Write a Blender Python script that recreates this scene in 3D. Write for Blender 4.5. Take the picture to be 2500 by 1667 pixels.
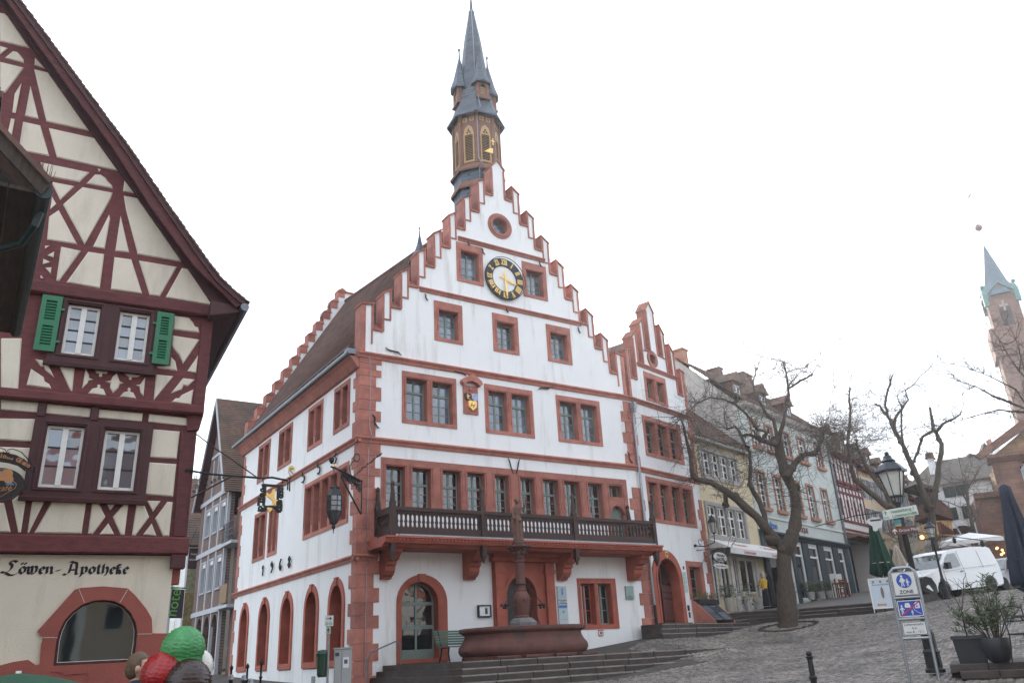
import bpy, bmesh, math, random
import numpy as np
from mathutils import Vector, Matrix
from mathutils.geometry import delaunay_2d_cdt
for o in list(bpy.data.objects): bpy.data.objects.remove(o)
SC = bpy.context.scene
COL = SC.collection
R = math.radians
PI = math.pi
random.seed(7)

# ------------------------------------------------------------------ camera
FPX = 1947.25                      # focal length in photo pixels (photo 2500 x 1667)
YAW, PITCH, ROLL = 0.5993344, 0.37459234, -0.05348154
_fw0 = np.array([math.sin(YAW), math.cos(YAW), 0]); _rt0 = np.array([math.cos(YAW), -math.sin(YAW), 0]); _up = np.array([0, 0, 1.0])
_fw = math.cos(PITCH)*_fw0 + math.sin(PITCH)*_up
_up1 = -math.sin(PITCH)*_fw0 + math.cos(PITCH)*_up
_rt = math.cos(ROLL)*_rt0 + math.sin(ROLL)*_up1
_u = -math.sin(ROLL)*_rt0 + math.cos(ROLL)*_up1
CAM = np.array([-10.46, -24.89, 1.6])
cd = bpy.data.cameras.new('camera'); cam = bpy.data.objects.new('camera', cd); COL.objects.link(cam)
cd.sensor_width = 36; cd.lens = 36*FPX/2500; cd.clip_start = 0.1; cd.clip_end = 2000
m = Matrix.Identity(4)
for i in range(3):
    m[i][0] = _rt[i]; m[i][1] = _u[i]; m[i][2] = -_fw[i]; m[i][3] = CAM[i]
cam.matrix_world = m
SC.camera = cam

def ray(px, py):
    d = (px-1250)*_rt - (py-833.5)*_u + FPX*_fw
    return d/np.linalg.norm(d)
def onplane(px, py, p0, ang):
    """pixel -> (s, z) on the vertical plane through p0 running at ang degrees"""
    a = R(ang); n = np.array([-math.sin(a), math.cos(a), 0]); d = ray(px, py)
    t = ((np.array([p0[0], p0[1], 0])-CAM)@n)/(d@n); p = CAM+t*d
    return ((p[0]-p0[0])*math.cos(a)+(p[1]-p0[1])*math.sin(a), p[2])
def at(px, py, dist):
    d = ray(px, py); return CAM + d*dist/math.hypot(d[0], d[1])

# ------------------------------------------------------------------ sky, sun, exposure
SUN_EL, SUN_AZ = R(24.0), None
_sd = ray(1492, 800); SUN_AZ = math.atan2(_sd[0], _sd[1])          # clockwise from +Y
w = bpy.data.worlds.new('World'); SC.world = w; w.use_nodes = True
nt = w.node_tree; nt.nodes.clear()
out = nt.nodes.new('ShaderNodeOutputWorld'); bg = nt.nodes.new('ShaderNodeBackground')
sky = nt.nodes.new('ShaderNodeTexSky'); sky.sky_type = 'NISHITA'; sky.sun_disc = False
sky.sun_elevation = SUN_EL; sky.sun_rotation = SUN_AZ; sky.air_density = 1.0; sky.dust_density = 0.5; sky.ozone_density = 1.0
tc = nt.nodes.new('ShaderNodeTexCoord'); mp = nt.nodes.new('ShaderNodeMapping'); mp.inputs['Scale'].default_value = (1.0, 1.0, 2.2)
nz = nt.nodes.new('ShaderNodeTexNoise'); nz.inputs['Scale'].default_value = 2.3; nz.inputs['Detail'].default_value = 7; nz.inputs['Roughness'].default_value = 0.55
cr = nt.nodes.new('ShaderNodeValToRGB'); cr.color_ramp.elements[0].position = 0.36; cr.color_ramp.elements[1].position = 0.60
cr.color_ramp.elements[0].color = (0.26, 0.26, 0.26, 1); cr.color_ramp.elements[1].color = (1, 1, 1, 1)
mx = nt.nodes.new('ShaderNodeMix'); mx.data_type = 'RGBA'
mx.inputs[7].default_value = (9.2, 9.9, 10.9, 1)                       # thin bright cloud sheet
nt.links.new(tc.outputs['Generated'], mp.inputs['Vector']); nt.links.new(mp.outputs['Vector'], nz.inputs['Vector'])
nt.links.new(nz.outputs['Fac'], cr.inputs['Fac']); nt.links.new(cr.outputs['Color'], mx.inputs[0])
nt.links.new(sky.outputs['Color'], mx.inputs[6]); nt.links.new(mx.outputs[2], bg.inputs['Color'])
bg.inputs['Strength'].default_value = 0.11
nt.links.new(bg.outputs['Background'], out.inputs['Surface'])
sl = bpy.data.lights.new('sun', 'SUN'); sl.energy = 2.6; sl.angle = R(3); sl.color = (1, 0.93, 0.82)
so = bpy.data.objects.new('sun', sl); COL.objects.link(so)
sv = Vector((math.sin(SUN_AZ)*math.cos(SUN_EL), math.cos(SUN_AZ)*math.cos(SUN_EL), math.sin(SUN_EL)))
so.rotation_euler = sv.to_track_quat('Z', 'Y').to_euler(); so.location = sv*60
SC.view_settings.view_transform = 'Standard'; SC.view_settings.look = 'None'; SC.view_settings.gamma = 1
SC.view_settings.use_curve_mapping = False
SC.view_settings.exposure = 1.0
SC.render.engine = 'CYCLES'

# ------------------------------------------------------------------ materials
MATS = {}
def mat(name, col, rough=0.7, var=0.12, scale=6.0, bump=0.0, bscale=None, metal=0.0, spec=None, dirt=None, emit=None, stretch=None, col2=None):
    if name in MATS: return MATS[name]
    mt = bpy.data.materials.new(name); mt.use_nodes = True; t = mt.node_tree; b = t.nodes['Principled BSDF']
    b.inputs['Roughness'].default_value = rough; b.inputs['Metallic'].default_value = metal
    if spec is not None: b.inputs['Specular IOR Level'].default_value = spec
    tcn = t.nodes.new('ShaderNodeTexCoord'); mpn = t.nodes.new('ShaderNodeMapping')
    if stretch: mpn.inputs['Scale'].default_value = stretch
    t.links.new(tcn.outputs['Object'], mpn.inputs['Vector'])
    n = t.nodes.new('ShaderNodeTexNoise'); n.inputs['Scale'].default_value = scale; n.inputs['Detail'].default_value = 6; n.inputs['Roughness'].default_value = 0.6
    t.links.new(mpn.outputs['Vector'], n.inputs['Vector'])
    r = t.nodes.new('ShaderNodeValToRGB'); r.color_ramp.elements[0].position = 0.3; r.color_ramp.elements[1].position = 0.7
    c2 = col2 or col
    r.color_ramp.elements[0].color = (*[max(0, c*(1-var)) for c in col], 1); r.color_ramp.elements[1].color = (*[min(1, c*(1+var)) for c in c2], 1)
    t.links.new(n.outputs['Fac'], r.inputs['Fac']); last = r.outputs['Color']
    # slight tone difference from piece to piece
    oi = t.nodes.new('ShaderNodeObjectInfo'); mr = t.nodes.new('ShaderNodeMapRange'); mr.inputs[3].default_value = 1-var*0.6; mr.inputs[4].default_value = 1+var*0.6
    t.links.new(oi.outputs['Random'], mr.inputs[0])
    hs = t.nodes.new('ShaderNodeHueSaturation'); t.links.new(mr.outputs[0], hs.inputs['Value']); t.links.new(last, hs.inputs['Color']); last = hs.outputs['Color']
    if dirt:
        n2 = t.nodes.new('ShaderNodeTexNoise'); n2.inputs['Scale'].default_value = dirt[1]; n2.inputs['Detail'].default_value = 8; n2.inputs['Roughness'].default_value = 0.7
        m2 = t.nodes.new('ShaderNodeMapping'); m2.inputs['Scale'].default_value = dirt[3] if len(dirt) > 3 else (1, 1, 1); t.links.new(tcn.outputs['Object'], m2.inputs['Vector']); t.links.new(m2.outputs['Vector'], n2.inputs['Vector'])
        r2 = t.nodes.new('ShaderNodeValToRGB'); r2.color_ramp.elements[0].position = dirt[2]; r2.color_ramp.elements[1].position = min(1, dirt[2]+0.18)
        t.links.new(n2.outputs['Fac'], r2.inputs['Fac'])
        x = t.nodes.new('ShaderNodeMix'); x.data_type = 'RGBA'; t.links.new(r2.outputs['Color'], x.inputs[0]); t.links.new(last, x.inputs[6]); x.inputs[7].default_value = (*dirt[0], 1)
        last = x.outputs[2]
    t.links.new(last, b.inputs['Base Color'])
    if bump:
        bn = t.nodes.new('ShaderNodeTexNoise'); bn.inputs['Scale'].default_value = bscale or scale*4; bn.inputs['Detail'].default_value = 5
        t.links.new(mpn.outputs['Vector'], bn.inputs['Vector'])
        bp = t.nodes.new('ShaderNodeBump'); bp.inputs['Strength'].default_value = bump; bp.inputs['Distance'].default_value = 0.02
        t.links.new(bn.outputs['Fac'], bp.inputs['Height']); t.links.new(bp.outputs['Normal'], b.inputs['Normal'])
    if emit:
        b.inputs['Emission Color'].default_value = (*emit[0], 1); b.inputs['Emission Strength'].default_value = emit[1]
    MATS[name] = mt; return mt

def brickmat(name, c1, c2, mortar, scale, w=0.5, h=0.25, ms=0.02, rough=0.8, bump=0.4, axes='xz'):
    """small courses too far away to build one by one (slates, far bricks)"""
    if name in MATS: return MATS[name]
    mt = bpy.data.materials.new(name); mt.use_nodes = True; t = mt.node_tree; b = t.nodes['Principled BSDF']
    b.inputs['Roughness'].default_value = rough
    tcn = t.nodes.new('ShaderNodeTexCoord'); sp = t.nodes.new('ShaderNodeSeparateXYZ'); cb = t.nodes.new('ShaderNodeCombineXYZ'); ad = t.nodes.new('ShaderNodeMath'); ad.operation = 'ADD'
    t.links.new(tcn.outputs['Object'], sp.inputs[0])
    if axes == 'xyz': t.links.new(sp.outputs['X'], ad.inputs[0]); t.links.new(sp.outputs['Y'], ad.inputs[1]); t.links.new(ad.outputs[0], cb.inputs['X']); t.links.new(sp.outputs['Z'], cb.inputs['Y'])
    elif axes == 'yz': t.links.new(sp.outputs['Y'], cb.inputs['X']); t.links.new(sp.outputs['Z'], cb.inputs['Y'])
    else: t.links.new(sp.outputs['X'], cb.inputs['X']); t.links.new(sp.outputs['Z'], cb.inputs['Y'])
    k = t.nodes.new('ShaderNodeTexBrick'); k.inputs['Color1'].default_value = (*c1, 1); k.inputs['Color2'].default_value = (*c2, 1); k.inputs['Mortar'].default_value = (*mortar, 1)
    k.inputs['Scale'].default_value = scale; k.inputs['Brick Width'].default_value = w; k.inputs['Row Height'].default_value = h; k.inputs['Mortar Size'].default_value = ms
    t.links.new(cb.outputs[0], k.inputs['Vector'])
    n = t.nodes.new('ShaderNodeTexNoise'); n.inputs['Scale'].default_value = 1.3; n.inputs['Detail'].default_value = 8; t.links.new(tcn.outputs['Object'], n.inputs['Vector'])
    mr = t.nodes.new('ShaderNodeMapRange'); mr.inputs[1].default_value = 0.3; mr.inputs[2].default_value = 0.7; mr.inputs[3].default_value = 0.75; mr.inputs[4].default_value = 1.25; t.links.new(n.outputs['Fac'], mr.inputs[0])
    hs = t.nodes.new('ShaderNodeHueSaturation'); t.links.new(mr.outputs[0], hs.inputs['Value']); t.links.new(k.outputs['Color'], hs.inputs['Color'])
    t.links.new(hs.outputs['Color'], b.inputs['Base Color'])
    bp = t.nodes.new('ShaderNodeBump'); bp.inputs['Strength'].default_value = bump; bp.inputs['Distance'].default_value = 0.03; bp.invert = True
    t.links.new(k.outputs['Fac'], bp.inputs['Height']); t.links.new(bp.outputs['Normal'], b.inputs['Normal'])
    MATS[name] = mt; return mt

def glassmat(name, col, rough=0.04, spec=1.0, ior=1.7, wav=0.006):
    if name in MATS: return MATS[name]
    mt = bpy.data.materials.new(name); mt.use_nodes = True; t = mt.node_tree; b = t.nodes['Principled BSDF']
    b.inputs['Base Color'].default_value = (*col, 1); b.inputs['Roughness'].default_value = rough; b.inputs['Specular IOR Level'].default_value = spec; b.inputs['IOR'].default_value = ior
    tcn = t.nodes.new('ShaderNodeTexCoord'); oi = t.nodes.new('ShaderNodeObjectInfo'); mr = t.nodes.new('ShaderNodeMapRange'); mr.inputs[3].default_value = 0.35; mr.inputs[4].default_value = 1.7; hs = t.nodes.new('ShaderNodeHueSaturation'); hs.inputs['Color'].default_value = (*col, 1); t.links.new(oi.outputs['Random'], mr.inputs[0]); t.links.new(mr.outputs[0], hs.inputs['Value']); t.links.new(hs.outputs['Color'], b.inputs['Base Color']); va = t.nodes.new('ShaderNodeVectorMath'); va.operation = 'ADD'
    n = t.nodes.new('ShaderNodeTexNoise'); n.inputs['Scale'].default_value = 1.6; n.inputs['Detail'].default_value = 2
    t.links.new(tcn.outputs['Object'], va.inputs[0]); t.links.new(oi.outputs['Random'], va.inputs[1]); t.links.new(va.outputs[0], n.inputs['Vector'])
    bp = t.nodes.new('ShaderNodeBump'); bp.inputs['Strength'].default_value = 1.0; bp.inputs['Distance'].default_value = wav
    t.links.new(n.outputs['Fac'], bp.inputs['Height']); t.links.new(bp.outputs['Normal'], b.inputs['Normal'])
    MATS[name] = mt; return mt

PLASTER = mat('white_plaster', (0.80, 0.80, 0.79), 0.9, 0.025, 1.2, 0.25, 60, dirt=((0.58, 0.565, 0.53), 1.0, 0.53, (1.6, 1.6, 0.22)))
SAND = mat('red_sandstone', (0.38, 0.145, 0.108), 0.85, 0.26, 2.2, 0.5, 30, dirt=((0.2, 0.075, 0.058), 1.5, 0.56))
SANDLOW = mat('painted_sandstone', (0.35, 0.092, 0.058), 0.8, 0.2, 2.2, 0.4, 30, dirt=((0.2, 0.06, 0.042), 1.5, 0.58))
SANDTOP = mat('weathered_sandstone', (0.33, 0.115, 0.075), 0.9, 0.2, 3.0, 0.4, 30, dirt=((0.09, 0.065, 0.05), 2.2, 0.5))
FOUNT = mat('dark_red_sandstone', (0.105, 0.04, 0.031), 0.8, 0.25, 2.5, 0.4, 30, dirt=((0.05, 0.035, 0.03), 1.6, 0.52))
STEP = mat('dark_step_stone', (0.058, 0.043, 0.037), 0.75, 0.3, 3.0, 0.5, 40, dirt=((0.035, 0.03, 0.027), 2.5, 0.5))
MORTAR = mat('light_mortar', (0.55, 0.50, 0.46), 0.9, 0.1)
TILE = mat('brown_roof_tile', (0.15, 0.08, 0.06), 0.85, 0.3, 2.5, 0.3, 30, dirt=((0.05, 0.04, 0.036), 1.2, 0.5))
TILE2 = mat('old_roof_tile', (0.125, 0.075, 0.055), 0.9, 0.35, 4.0, 0.3, 30, dirt=((0.055, 0.05, 0.045), 1.0, 0.5))
TILEOR = mat('orange_roof_tile', (0.30, 0.095, 0.05), 0.9, 0.25, 4.0, 0.3, 30)
SLATE = brickmat('blue_grey_slate', (0.045, 0.064, 0.088), (0.07, 0.095, 0.125), (0.018, 0.022, 0.03), 1.0, 0.34, 0.17, 0.012, 0.5, 0.6, 'xyz')
LEAD = mat('grey_sheet_metal', (0.16, 0.175, 0.19), 0.45, 0.15, 8, metal=0.6)
ZINC = mat('zinc', (0.30, 0.32, 0.34), 0.4, 0.12, 8, metal=0.7)
IRON = mat('black_iron', (0.014, 0.014, 0.015), 0.5, 0.2, 20, spec=0.4)
DKWOOD = mat('dark_brown_wood', (0.05, 0.024, 0.019), 0.7, 0.3, 4, 0.4, 40, stretch=(4, 4, 0.6))
GOLD = mat('gold_leaf', (0.85, 0.56, 0.17), 0.35, 0.05, 8, metal=0.45)
BLUEBLK = mat('clock_black', (0.012, 0.016, 0.024), 0.5, 0.1)
GRNFRAME = mat('grey_green_paint', (0.17, 0.22, 0.19), 0.6, 0.08, 8)
WHITEFR = mat('white_paint', (0.74, 0.73, 0.69), 0.55, 0.05, 8)
GLASS = glassmat('window_glass', (0.012, 0.014, 0.017))
GLASSR = glassmat('red_reflection_glass', (0.028, 0.008, 0.008), wav=0.02)  # reflection of red roofs put into the pane colour
GLASSC = glassmat('sky_tint_glass', (0.10, 0.125, 0.16), wav=0.015)  # bluish sky reflection put into the pane base colour
DARK = mat('dark_interior', (0.018, 0.016, 0.015), 0.9, 0.1)
RED_TIMBER = mat('oxblood_timber', (0.115, 0.026, 0.026), 0.7, 0.3, 5, 0.5, 40, stretch=(1, 1, 3))
RED_TIMBER_D = mat('dark_oxblood_timber', (0.062, 0.017, 0.018), 0.65, 0.15, 4, 0.2, 40)
CREAM = mat('cream_plaster', (0.66, 0.60, 0.49), 0.9, 0.06, 1.5, 0.35, 40, dirt=((0.50, 0.45, 0.37), 1.2, 0.52, (1.5, 1.5, 0.35)))
GREENSH = mat('green_shutter_paint', (0.022, 0.16, 0.075), 0.5, 0.08, 6)

# ------------------------------------------------------------------ mesh builder
class MB:
    def __init__(s): s.v = []; s.f = []; s.mi = []
    def add(s, vs, fs, mi=0):
        o = len(s.v); s.v += [tuple(p) for p in vs]; s.f += [tuple(i+o for i in f) for f in fs]; s.mi += [mi]*len(fs); return s
    def box(s, x0, x1, y0, y1, z0, z1, mi=0):
        if x0 > x1: x0, x1 = x1, x0
        if y0 > y1: y0, y1 = y1, y0
        if z0 > z1: z0, z1 = z1, z0
        return s.add([(x0,y0,z0),(x1,y0,z0),(x1,y1,z0),(x0,y1,z0),(x0,y0,z1),(x1,y0,z1),(x1,y1,z1),(x0,y1,z1)],
                     [(0,3,2,1),(4,5,6,7),(0,1,5,4),(1,2,6,5),(2,3,7,6),(3,0,4,7)], mi)
    def bbox(s, x0, x1, y0, y1, z0, z1, b=0.02, mi=0):
        """box with its front (-y) edges chamfered"""
        y0, y1 = min(y0, y1), max(y0, y1)
        vs = [(x0+b,y0,z0+b),(x1-b,y0,z0+b),(x1-b,y0,z1-b),(x0+b,y0,z1-b),(x0,y0+b,z0),(x1,y0+b,z0),(x1,y0+b,z1),(x0,y0+b,z1),(x0,y1,z0),(x1,y1,z0),(x1,y1,z1),(x0,y1,z1)]
        fs = [(0,1,2,3),(0,4,5,1),(1,5,6,2),(2,6,7,3),(3,7,4,0),(4,8,9,5),(5,9,10,6),(6,10,11,7),(7,11,8,4),(8,11,10,9)]
        return s.add(vs, fs, mi)
    def prism(s, poly, y0, y1, mi=0, ax='y', bev=0.0):
        """polygon in (x,z) swept along y (ax='y'); (y,z) along x (ax='x'); (x,y) along z (ax='z')"""
        a = sum(poly[i][0]*poly[(i+1) % len(poly)][1]-poly[(i+1) % len(poly)][0]*poly[i][1] for i in range(len(poly)))
        if a < 0: poly = poly[::-1]
        n = len(poly)
        mk = {'y': lambda p, t: (p[0], t, p[1]), 'x': lambda p, t: (t, p[0], p[1]), 'z': lambda p, t: (p[0], p[1], t)}[ax]
        y0, y1 = min(y0, y1), max(y0, y1)
        if bev:
            cx = sum(p[0] for p in poly)/n; cy = sum(p[1] for p in poly)/n
            inn = []
            for i in range(n):
                p0, p1, p2 = Vector(poly[i-1]), Vector(poly[i]), Vector(poly[(i+1) % n])
                d1 = (p1-p0).normalized(); d2 = (p2-p1).normalized(); nn = Vector((-d1.y-d2.y, d1.x+d2.x))
                if nn.length < 1e-6: nn = Vector((-d1.y, d1.x))
                nn.normalize(); c = max(0.45, nn.dot(Vector((-d1.y, d1.x)))); q = p1+nn*min(bev/c, bev*1.8)
                inn.append((q.x, q.y))
            vs = [mk(p, y0) for p in inn]+[mk(p, y0+bev) for p in poly]+[mk(p, y1) for p in poly]
            fs = [tuple(range(n)), tuple(range(3*n-1, 2*n-1, -1))]
            for i in range(n):
                j = (i+1) % n; fs += [(i, n+i, n+j, j), (n+i, 2*n+i, 2*n+j, n+j)]
        else:
            vs = [mk(p, y0) for p in poly]+[mk(p, y1) for p in poly]
            fs = [tuple(range(n)), tuple(range(2*n-1, n-1, -1))]+[(i, n+i, n+(i+1) % n, (i+1) % n) for i in range(n)]
        return s.add(vs, fs, mi)
    def tube(s, pts, rad, n=6, mi=0, cap=True):
        pts = [Vector(p) for p in pts]; k = len(pts)
        if not isinstance(rad, (list, tuple)): rad = [rad]*k
        base = len(s.v); prev = None; vs = []; fs = []
        for i, p in enumerate(pts):
            t = (pts[min(i+1, k-1)]-pts[max(i-1, 0)])
            t = t.normalized() if t.length > 1e-9 else Vector((0, 0, 1))
            if prev is None: a = t.orthogonal().normalized()
            else:
                a = prev-t*prev.dot(t); a = a.normalized() if a.length > 1e-6 else t.orthogonal().normalized()
            prev = a; b = t.cross(a)
            for j in range(n):
                th = 2*PI*j/n; vs.append(p+(a*math.cos(th)+b*math.sin(th))*rad[i])
        for i in range(k-1):
            for j in range(n):
                fs.append((i*n+j, i*n+(j+1) % n, (i+1)*n+(j+1) % n, (i+1)*n+j))
        if cap: fs += [tuple(range(n-1, -1, -1)), tuple(range((k-1)*n, k*n))]
        return s.add(vs, fs, mi)
    def lathe(s, prof, c=(0, 0, 0), n=16, mi=0, a0=0.0, sx=1.0, sy=1.0):
        vs = []; fs = []; k = len(prof)
        for r, z in prof:
            for j in range(n):
                th = a0+2*PI*j/n; vs.append((c[0]+r*sx*math.cos(th), c[1]+r*sy*math.sin(th), c[2]+z))
        for i in range(k-1):
            for j in range(n):
                fs.append((i*n+j, i*n+(j+1) % n, (i+1)*n+(j+1) % n, (i+1)*n+j))
        fs += [tuple(range(n-1, -1, -1)), tuple(range((k-1)*n, k*n))]
        return s.add(vs, fs, mi)
    def ball(s, c, r, n=10, mi=0, sz=1.0):
        m_ = max(4, n//2); pr = [(max(1e-3, math.sin(PI*i/m_))*r, -math.cos(PI*i/m_)*r*sz) for i in range(m_+1)]
        return s.lathe(pr, c, n, mi)
    def wall(s, outer, holes, y0, y1, mi=0):
        """vertical wall in the local xz plane with real openings"""
        loops = [list(outer)]+[list(h) for h in holes]; vs = []; ed = []
        for lp in loops:
            o = len(vs); vs += [Vector(p) for p in lp]; ed += [(o+i, o+(i+1) % len(lp)) for i in range(len(lp))]
        rv, re, rf, *_ = delaunay_2d_cdt(vs, ed, [], 0, 1e-5)
        def inside(p, poly):
            c = False; j = len(poly)-1
            for i in range(len(poly)):
                if (poly[i][1] > p[1]) != (poly[j][1] > p[1]) and p[0] < (poly[j][0]-poly[i][0])*(p[1]-poly[i][1])/(poly[j][1]-poly[i][1])+poly[i][0]: c = not c
                j = i
            return c
        fr = []
        for f in rf:
            cx = sum(rv[i].x for i in f)/len(f); cz = sum(rv[i].y for i in f)/len(f)
            if inside((cx, cz), outer) and not any(inside((cx, cz), h) for h in holes): fr.append(tuple(f))
        n = len(rv)
        allv = [(p.x, y0, p.y) for p in rv]+[(p.x, y1, p.y) for p in rv]
        fs = [f for f in fr]+[tuple(i+n for i in f[::-1]) for f in fr]
        cnt = {}
        for f in fr:
            for i in range(len(f)):
                a, b = f[i], f[(i+1) % len(f)]; cnt[(a, b)] = 1
        for (a, b) in cnt:
            if (b, a) not in cnt: fs.append((b, a, a+n, b+n))
        return s.add(allv, fs, mi)
    def build(s, name, mats, parent=None, smooth=False, loc=None, kind=None, label=None):
        me = bpy.data.meshes.new(name); me.from_pydata(s.v, [], s.f)
        if not isinstance(mats, (list, tuple)): mats = [mats]
        for mm in mats: me.materials.append(mm)
        if len(mats) > 1: me.polygons.foreach_set('material_index', s.mi)
        if smooth: me.polygons.foreach_set('use_smooth', [True]*len(me.polygons))
        me.update()
        return link(name, me, parent, loc, kind, label)

def link(name, me, parent=None, loc=None, kind=None, label=None, rot=None):
    o = bpy.data.objects.new(name, me); COL.objects.link(o)
    if parent is not None: o.parent = parent
    if loc is not None: o.location = loc
    if rot is not None: o.rotation_euler = rot
    if kind: o['kind'] = kind
    if label: o['label'] = label
    return o
def tag(o, label, cat, group=None):
    o['label'] = label; o['category'] = cat
    if group: o['group'] = group
    return o
def thing(name, label, cat, loc=(0, 0, 0), rz=0.0, group=None):
    o = bpy.data.objects.new(name, None); o.empty_display_size = 0.2; COL.objects.link(o); o.location = loc; o.rotation_euler = (0, 0, rz)
    return tag(o, label, cat, group)
def copy_tree(o, parent=None):
    c = o.copy(); COL.objects.link(c); c.parent = parent
    for ch in [x for x in bpy.data.objects if x.parent == o]: copy_tree(ch, c)
    return c
def smooth(o, ang=40):
    me = o.data; me.polygons.foreach_set('use_smooth', [True]*len(me.polygons))
    try: me.set_sharp_from_angle(angle=R(ang))
    except Exception: pass
    return o
_pm = {}
def boxmesh(key, x0, x1, y0, y1, z0, z1, mt, bev=0.0):
    k = (key, round(x1-x0, 4), round(y1-y0, 4), round(z1-z0, 4), mt.name)
    if k not in _pm:
        b = MB(); hx, hy, hz = (x1-x0)/2, (y1-y0)/2, (z1-z0)/2
        (b.bbox(-hx, hx, -hy, hy, -hz, hz, bev) if bev else b.box(-hx, hx, -hy, hy, -hz, hz))
        me = bpy.data.meshes.new(key); me.from_pydata(b.v, [], b.f); me.materials.append(mt); _pm[k] = me
    return _pm[k]
def piece(name, x0, x1, y0, y1, z0, z1, mt, parent, bev=0.0):
    """box-shaped piece that shares its mesh with equal pieces"""
    return link(name, boxmesh(name, x0, x1, y0, y1, z0, z1, mt, bev), parent, ((x0+x1)/2, (y0+y1)/2, (z0+z1)/2))
def text(s, size, mt, parent, loc, rot=(PI/2, 0, 0), depth=0.004, name='lettering', align='LEFT', sx=1.0, shear=0.0, bold=0.0):
    cu = bpy.data.curves.new(name, 'FONT'); cu.body = s; cu.size = size; cu.extrude = depth; cu.align_x = align; cu.shear = shear; cu.offset = bold; cu.resolution_u = 3
    ob = bpy.data.objects.new('tmp_text', cu); COL.objects.link(ob)
    dg = bpy.context.evaluated_depsgraph_get(); me = bpy.data.meshes.new_from_object(ob.evaluated_get(dg)); bpy.data.objects.remove(ob)
    me.materials.clear(); me.materials.append(mt)
    o = link(name, me, parent, loc, rot=rot); o.scale = (sx, 1, 1); return o
# ================================================================== TOWN HALL
def rect(x0, x1, z0, z1): return [(x0, z0), (x1, z0), (x1, z1), (x0, z1)]
def arch(x0, x1, z0, zs, zt, n=10):
    """opening with a round (elliptical) head: spring zs, crown zt"""
    c = (x0+x1)/2; a = (x1-x0)/2
    return [(x0, z0), (x1, z0)]+[(c+a*math.cos(PI*i/n), zs+(zt-zs)*math.sin(PI*i/n)) for i in range(n+1)]
def casement(par, x0, x1, z0, z1, y, cols, rows, fm, gm, fw=0.05, bw=0.026, transom=None, head=None):
    """glazing: frame + bars as one mesh, every pane an object. transom = (z, rows above)"""
    b = MB(); f = fw
    b.box(x0, x0+f, y-0.03, y+0.03, z0, z1); b.box(x1-f, x1, y-0.03, y+0.03, z0, z1)
    b.box(x0+f, x1-f, y-0.028, y+0.028, z0, z0+f); b.box(x0+f, x1-f, y-0.028, y+0.028, z1-f, z1)
    fields = [(z0+f, z1-f, rows)]
    if transom:
        zt, ra = transom; b.box(x0+f, x1-f, y-0.045, y+0.03, zt-0.045, zt+0.045); fields = [(z0+f, zt-0.045, rows), (zt+0.045, z1-f, ra)]
    cw = (x1-x0-2*f)/cols
    for (a, c, r) in fields:
        for i in range(1, cols):
            xx = x0+f+cw*i; ww = bw*(1.5 if (cols == 2) else 1); b.box(xx-ww, xx+ww, y-0.026, y+0.026, a, c)
        hh = (c-a)/r
        for j in range(1, r):
            for i in range(cols): b.box(x0+f+cw*i+0.02, x0+f+cw*(i+1)-0.02, y-0.016, y+0.016, a+hh*j-bw*0.5, a+hh*j+bw*0.5)
        for i in range(cols):
            for j in range(r):
                piece('pane', x0+f+cw*i, x0+f+cw*(i+1), y-0.004, y+0.004, a+hh*j, a+hh*(j+1), gm, par)
    return b.build('casement', fm, par)
def stone_window(par, x0, x1, z0, z1, lights, zo, zt, glass, cols=2, rows=3, transom=None, rot=0, yo=0.0, fm=None, loc=None, depth=0.3, mould=True):
    """moulded stone surround with one or more lights; lights = [(xa, xb)], zo..zt = opening height"""
    holes = [rect(a, b, zo, zt) for a, b in lights]
    b = MB(); b.wall(rect(x0, x1, z0, z1), holes, yo-0.03, yo+depth)
    w = b.build('window', SAND, par, loc=loc); w.rotation_euler = (0, 0, rot)
    mb = MB()
    gx0 = lights[0][0]-0.07; gx1 = lights[-1][1]+0.07
    if mould:
        # projecting hood fillet over each light and splayed inner jambs
        for a, c in lights:
            mb.box(a-0.07, c+0.07, yo-0.055, yo-0.03, zt+0.03, zt+0.065)
            mb.box(a-0.075, a-0.045, yo-0.055, yo-0.03, zo+0.28, zt+0.03); mb.box(c+0.045, c+0.075, yo-0.055, yo-0.03, zo+0.28, zt+0.03)
        mb.build('moulding', SAND, w)
    for a, c in lights:
        casement(w, a+0.004, c-0.004, zo+0.004, zt-0.004, yo+depth-0.06, cols, rows, fm or GRNFRAME, glass, transom=transom)
    return w

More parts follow.
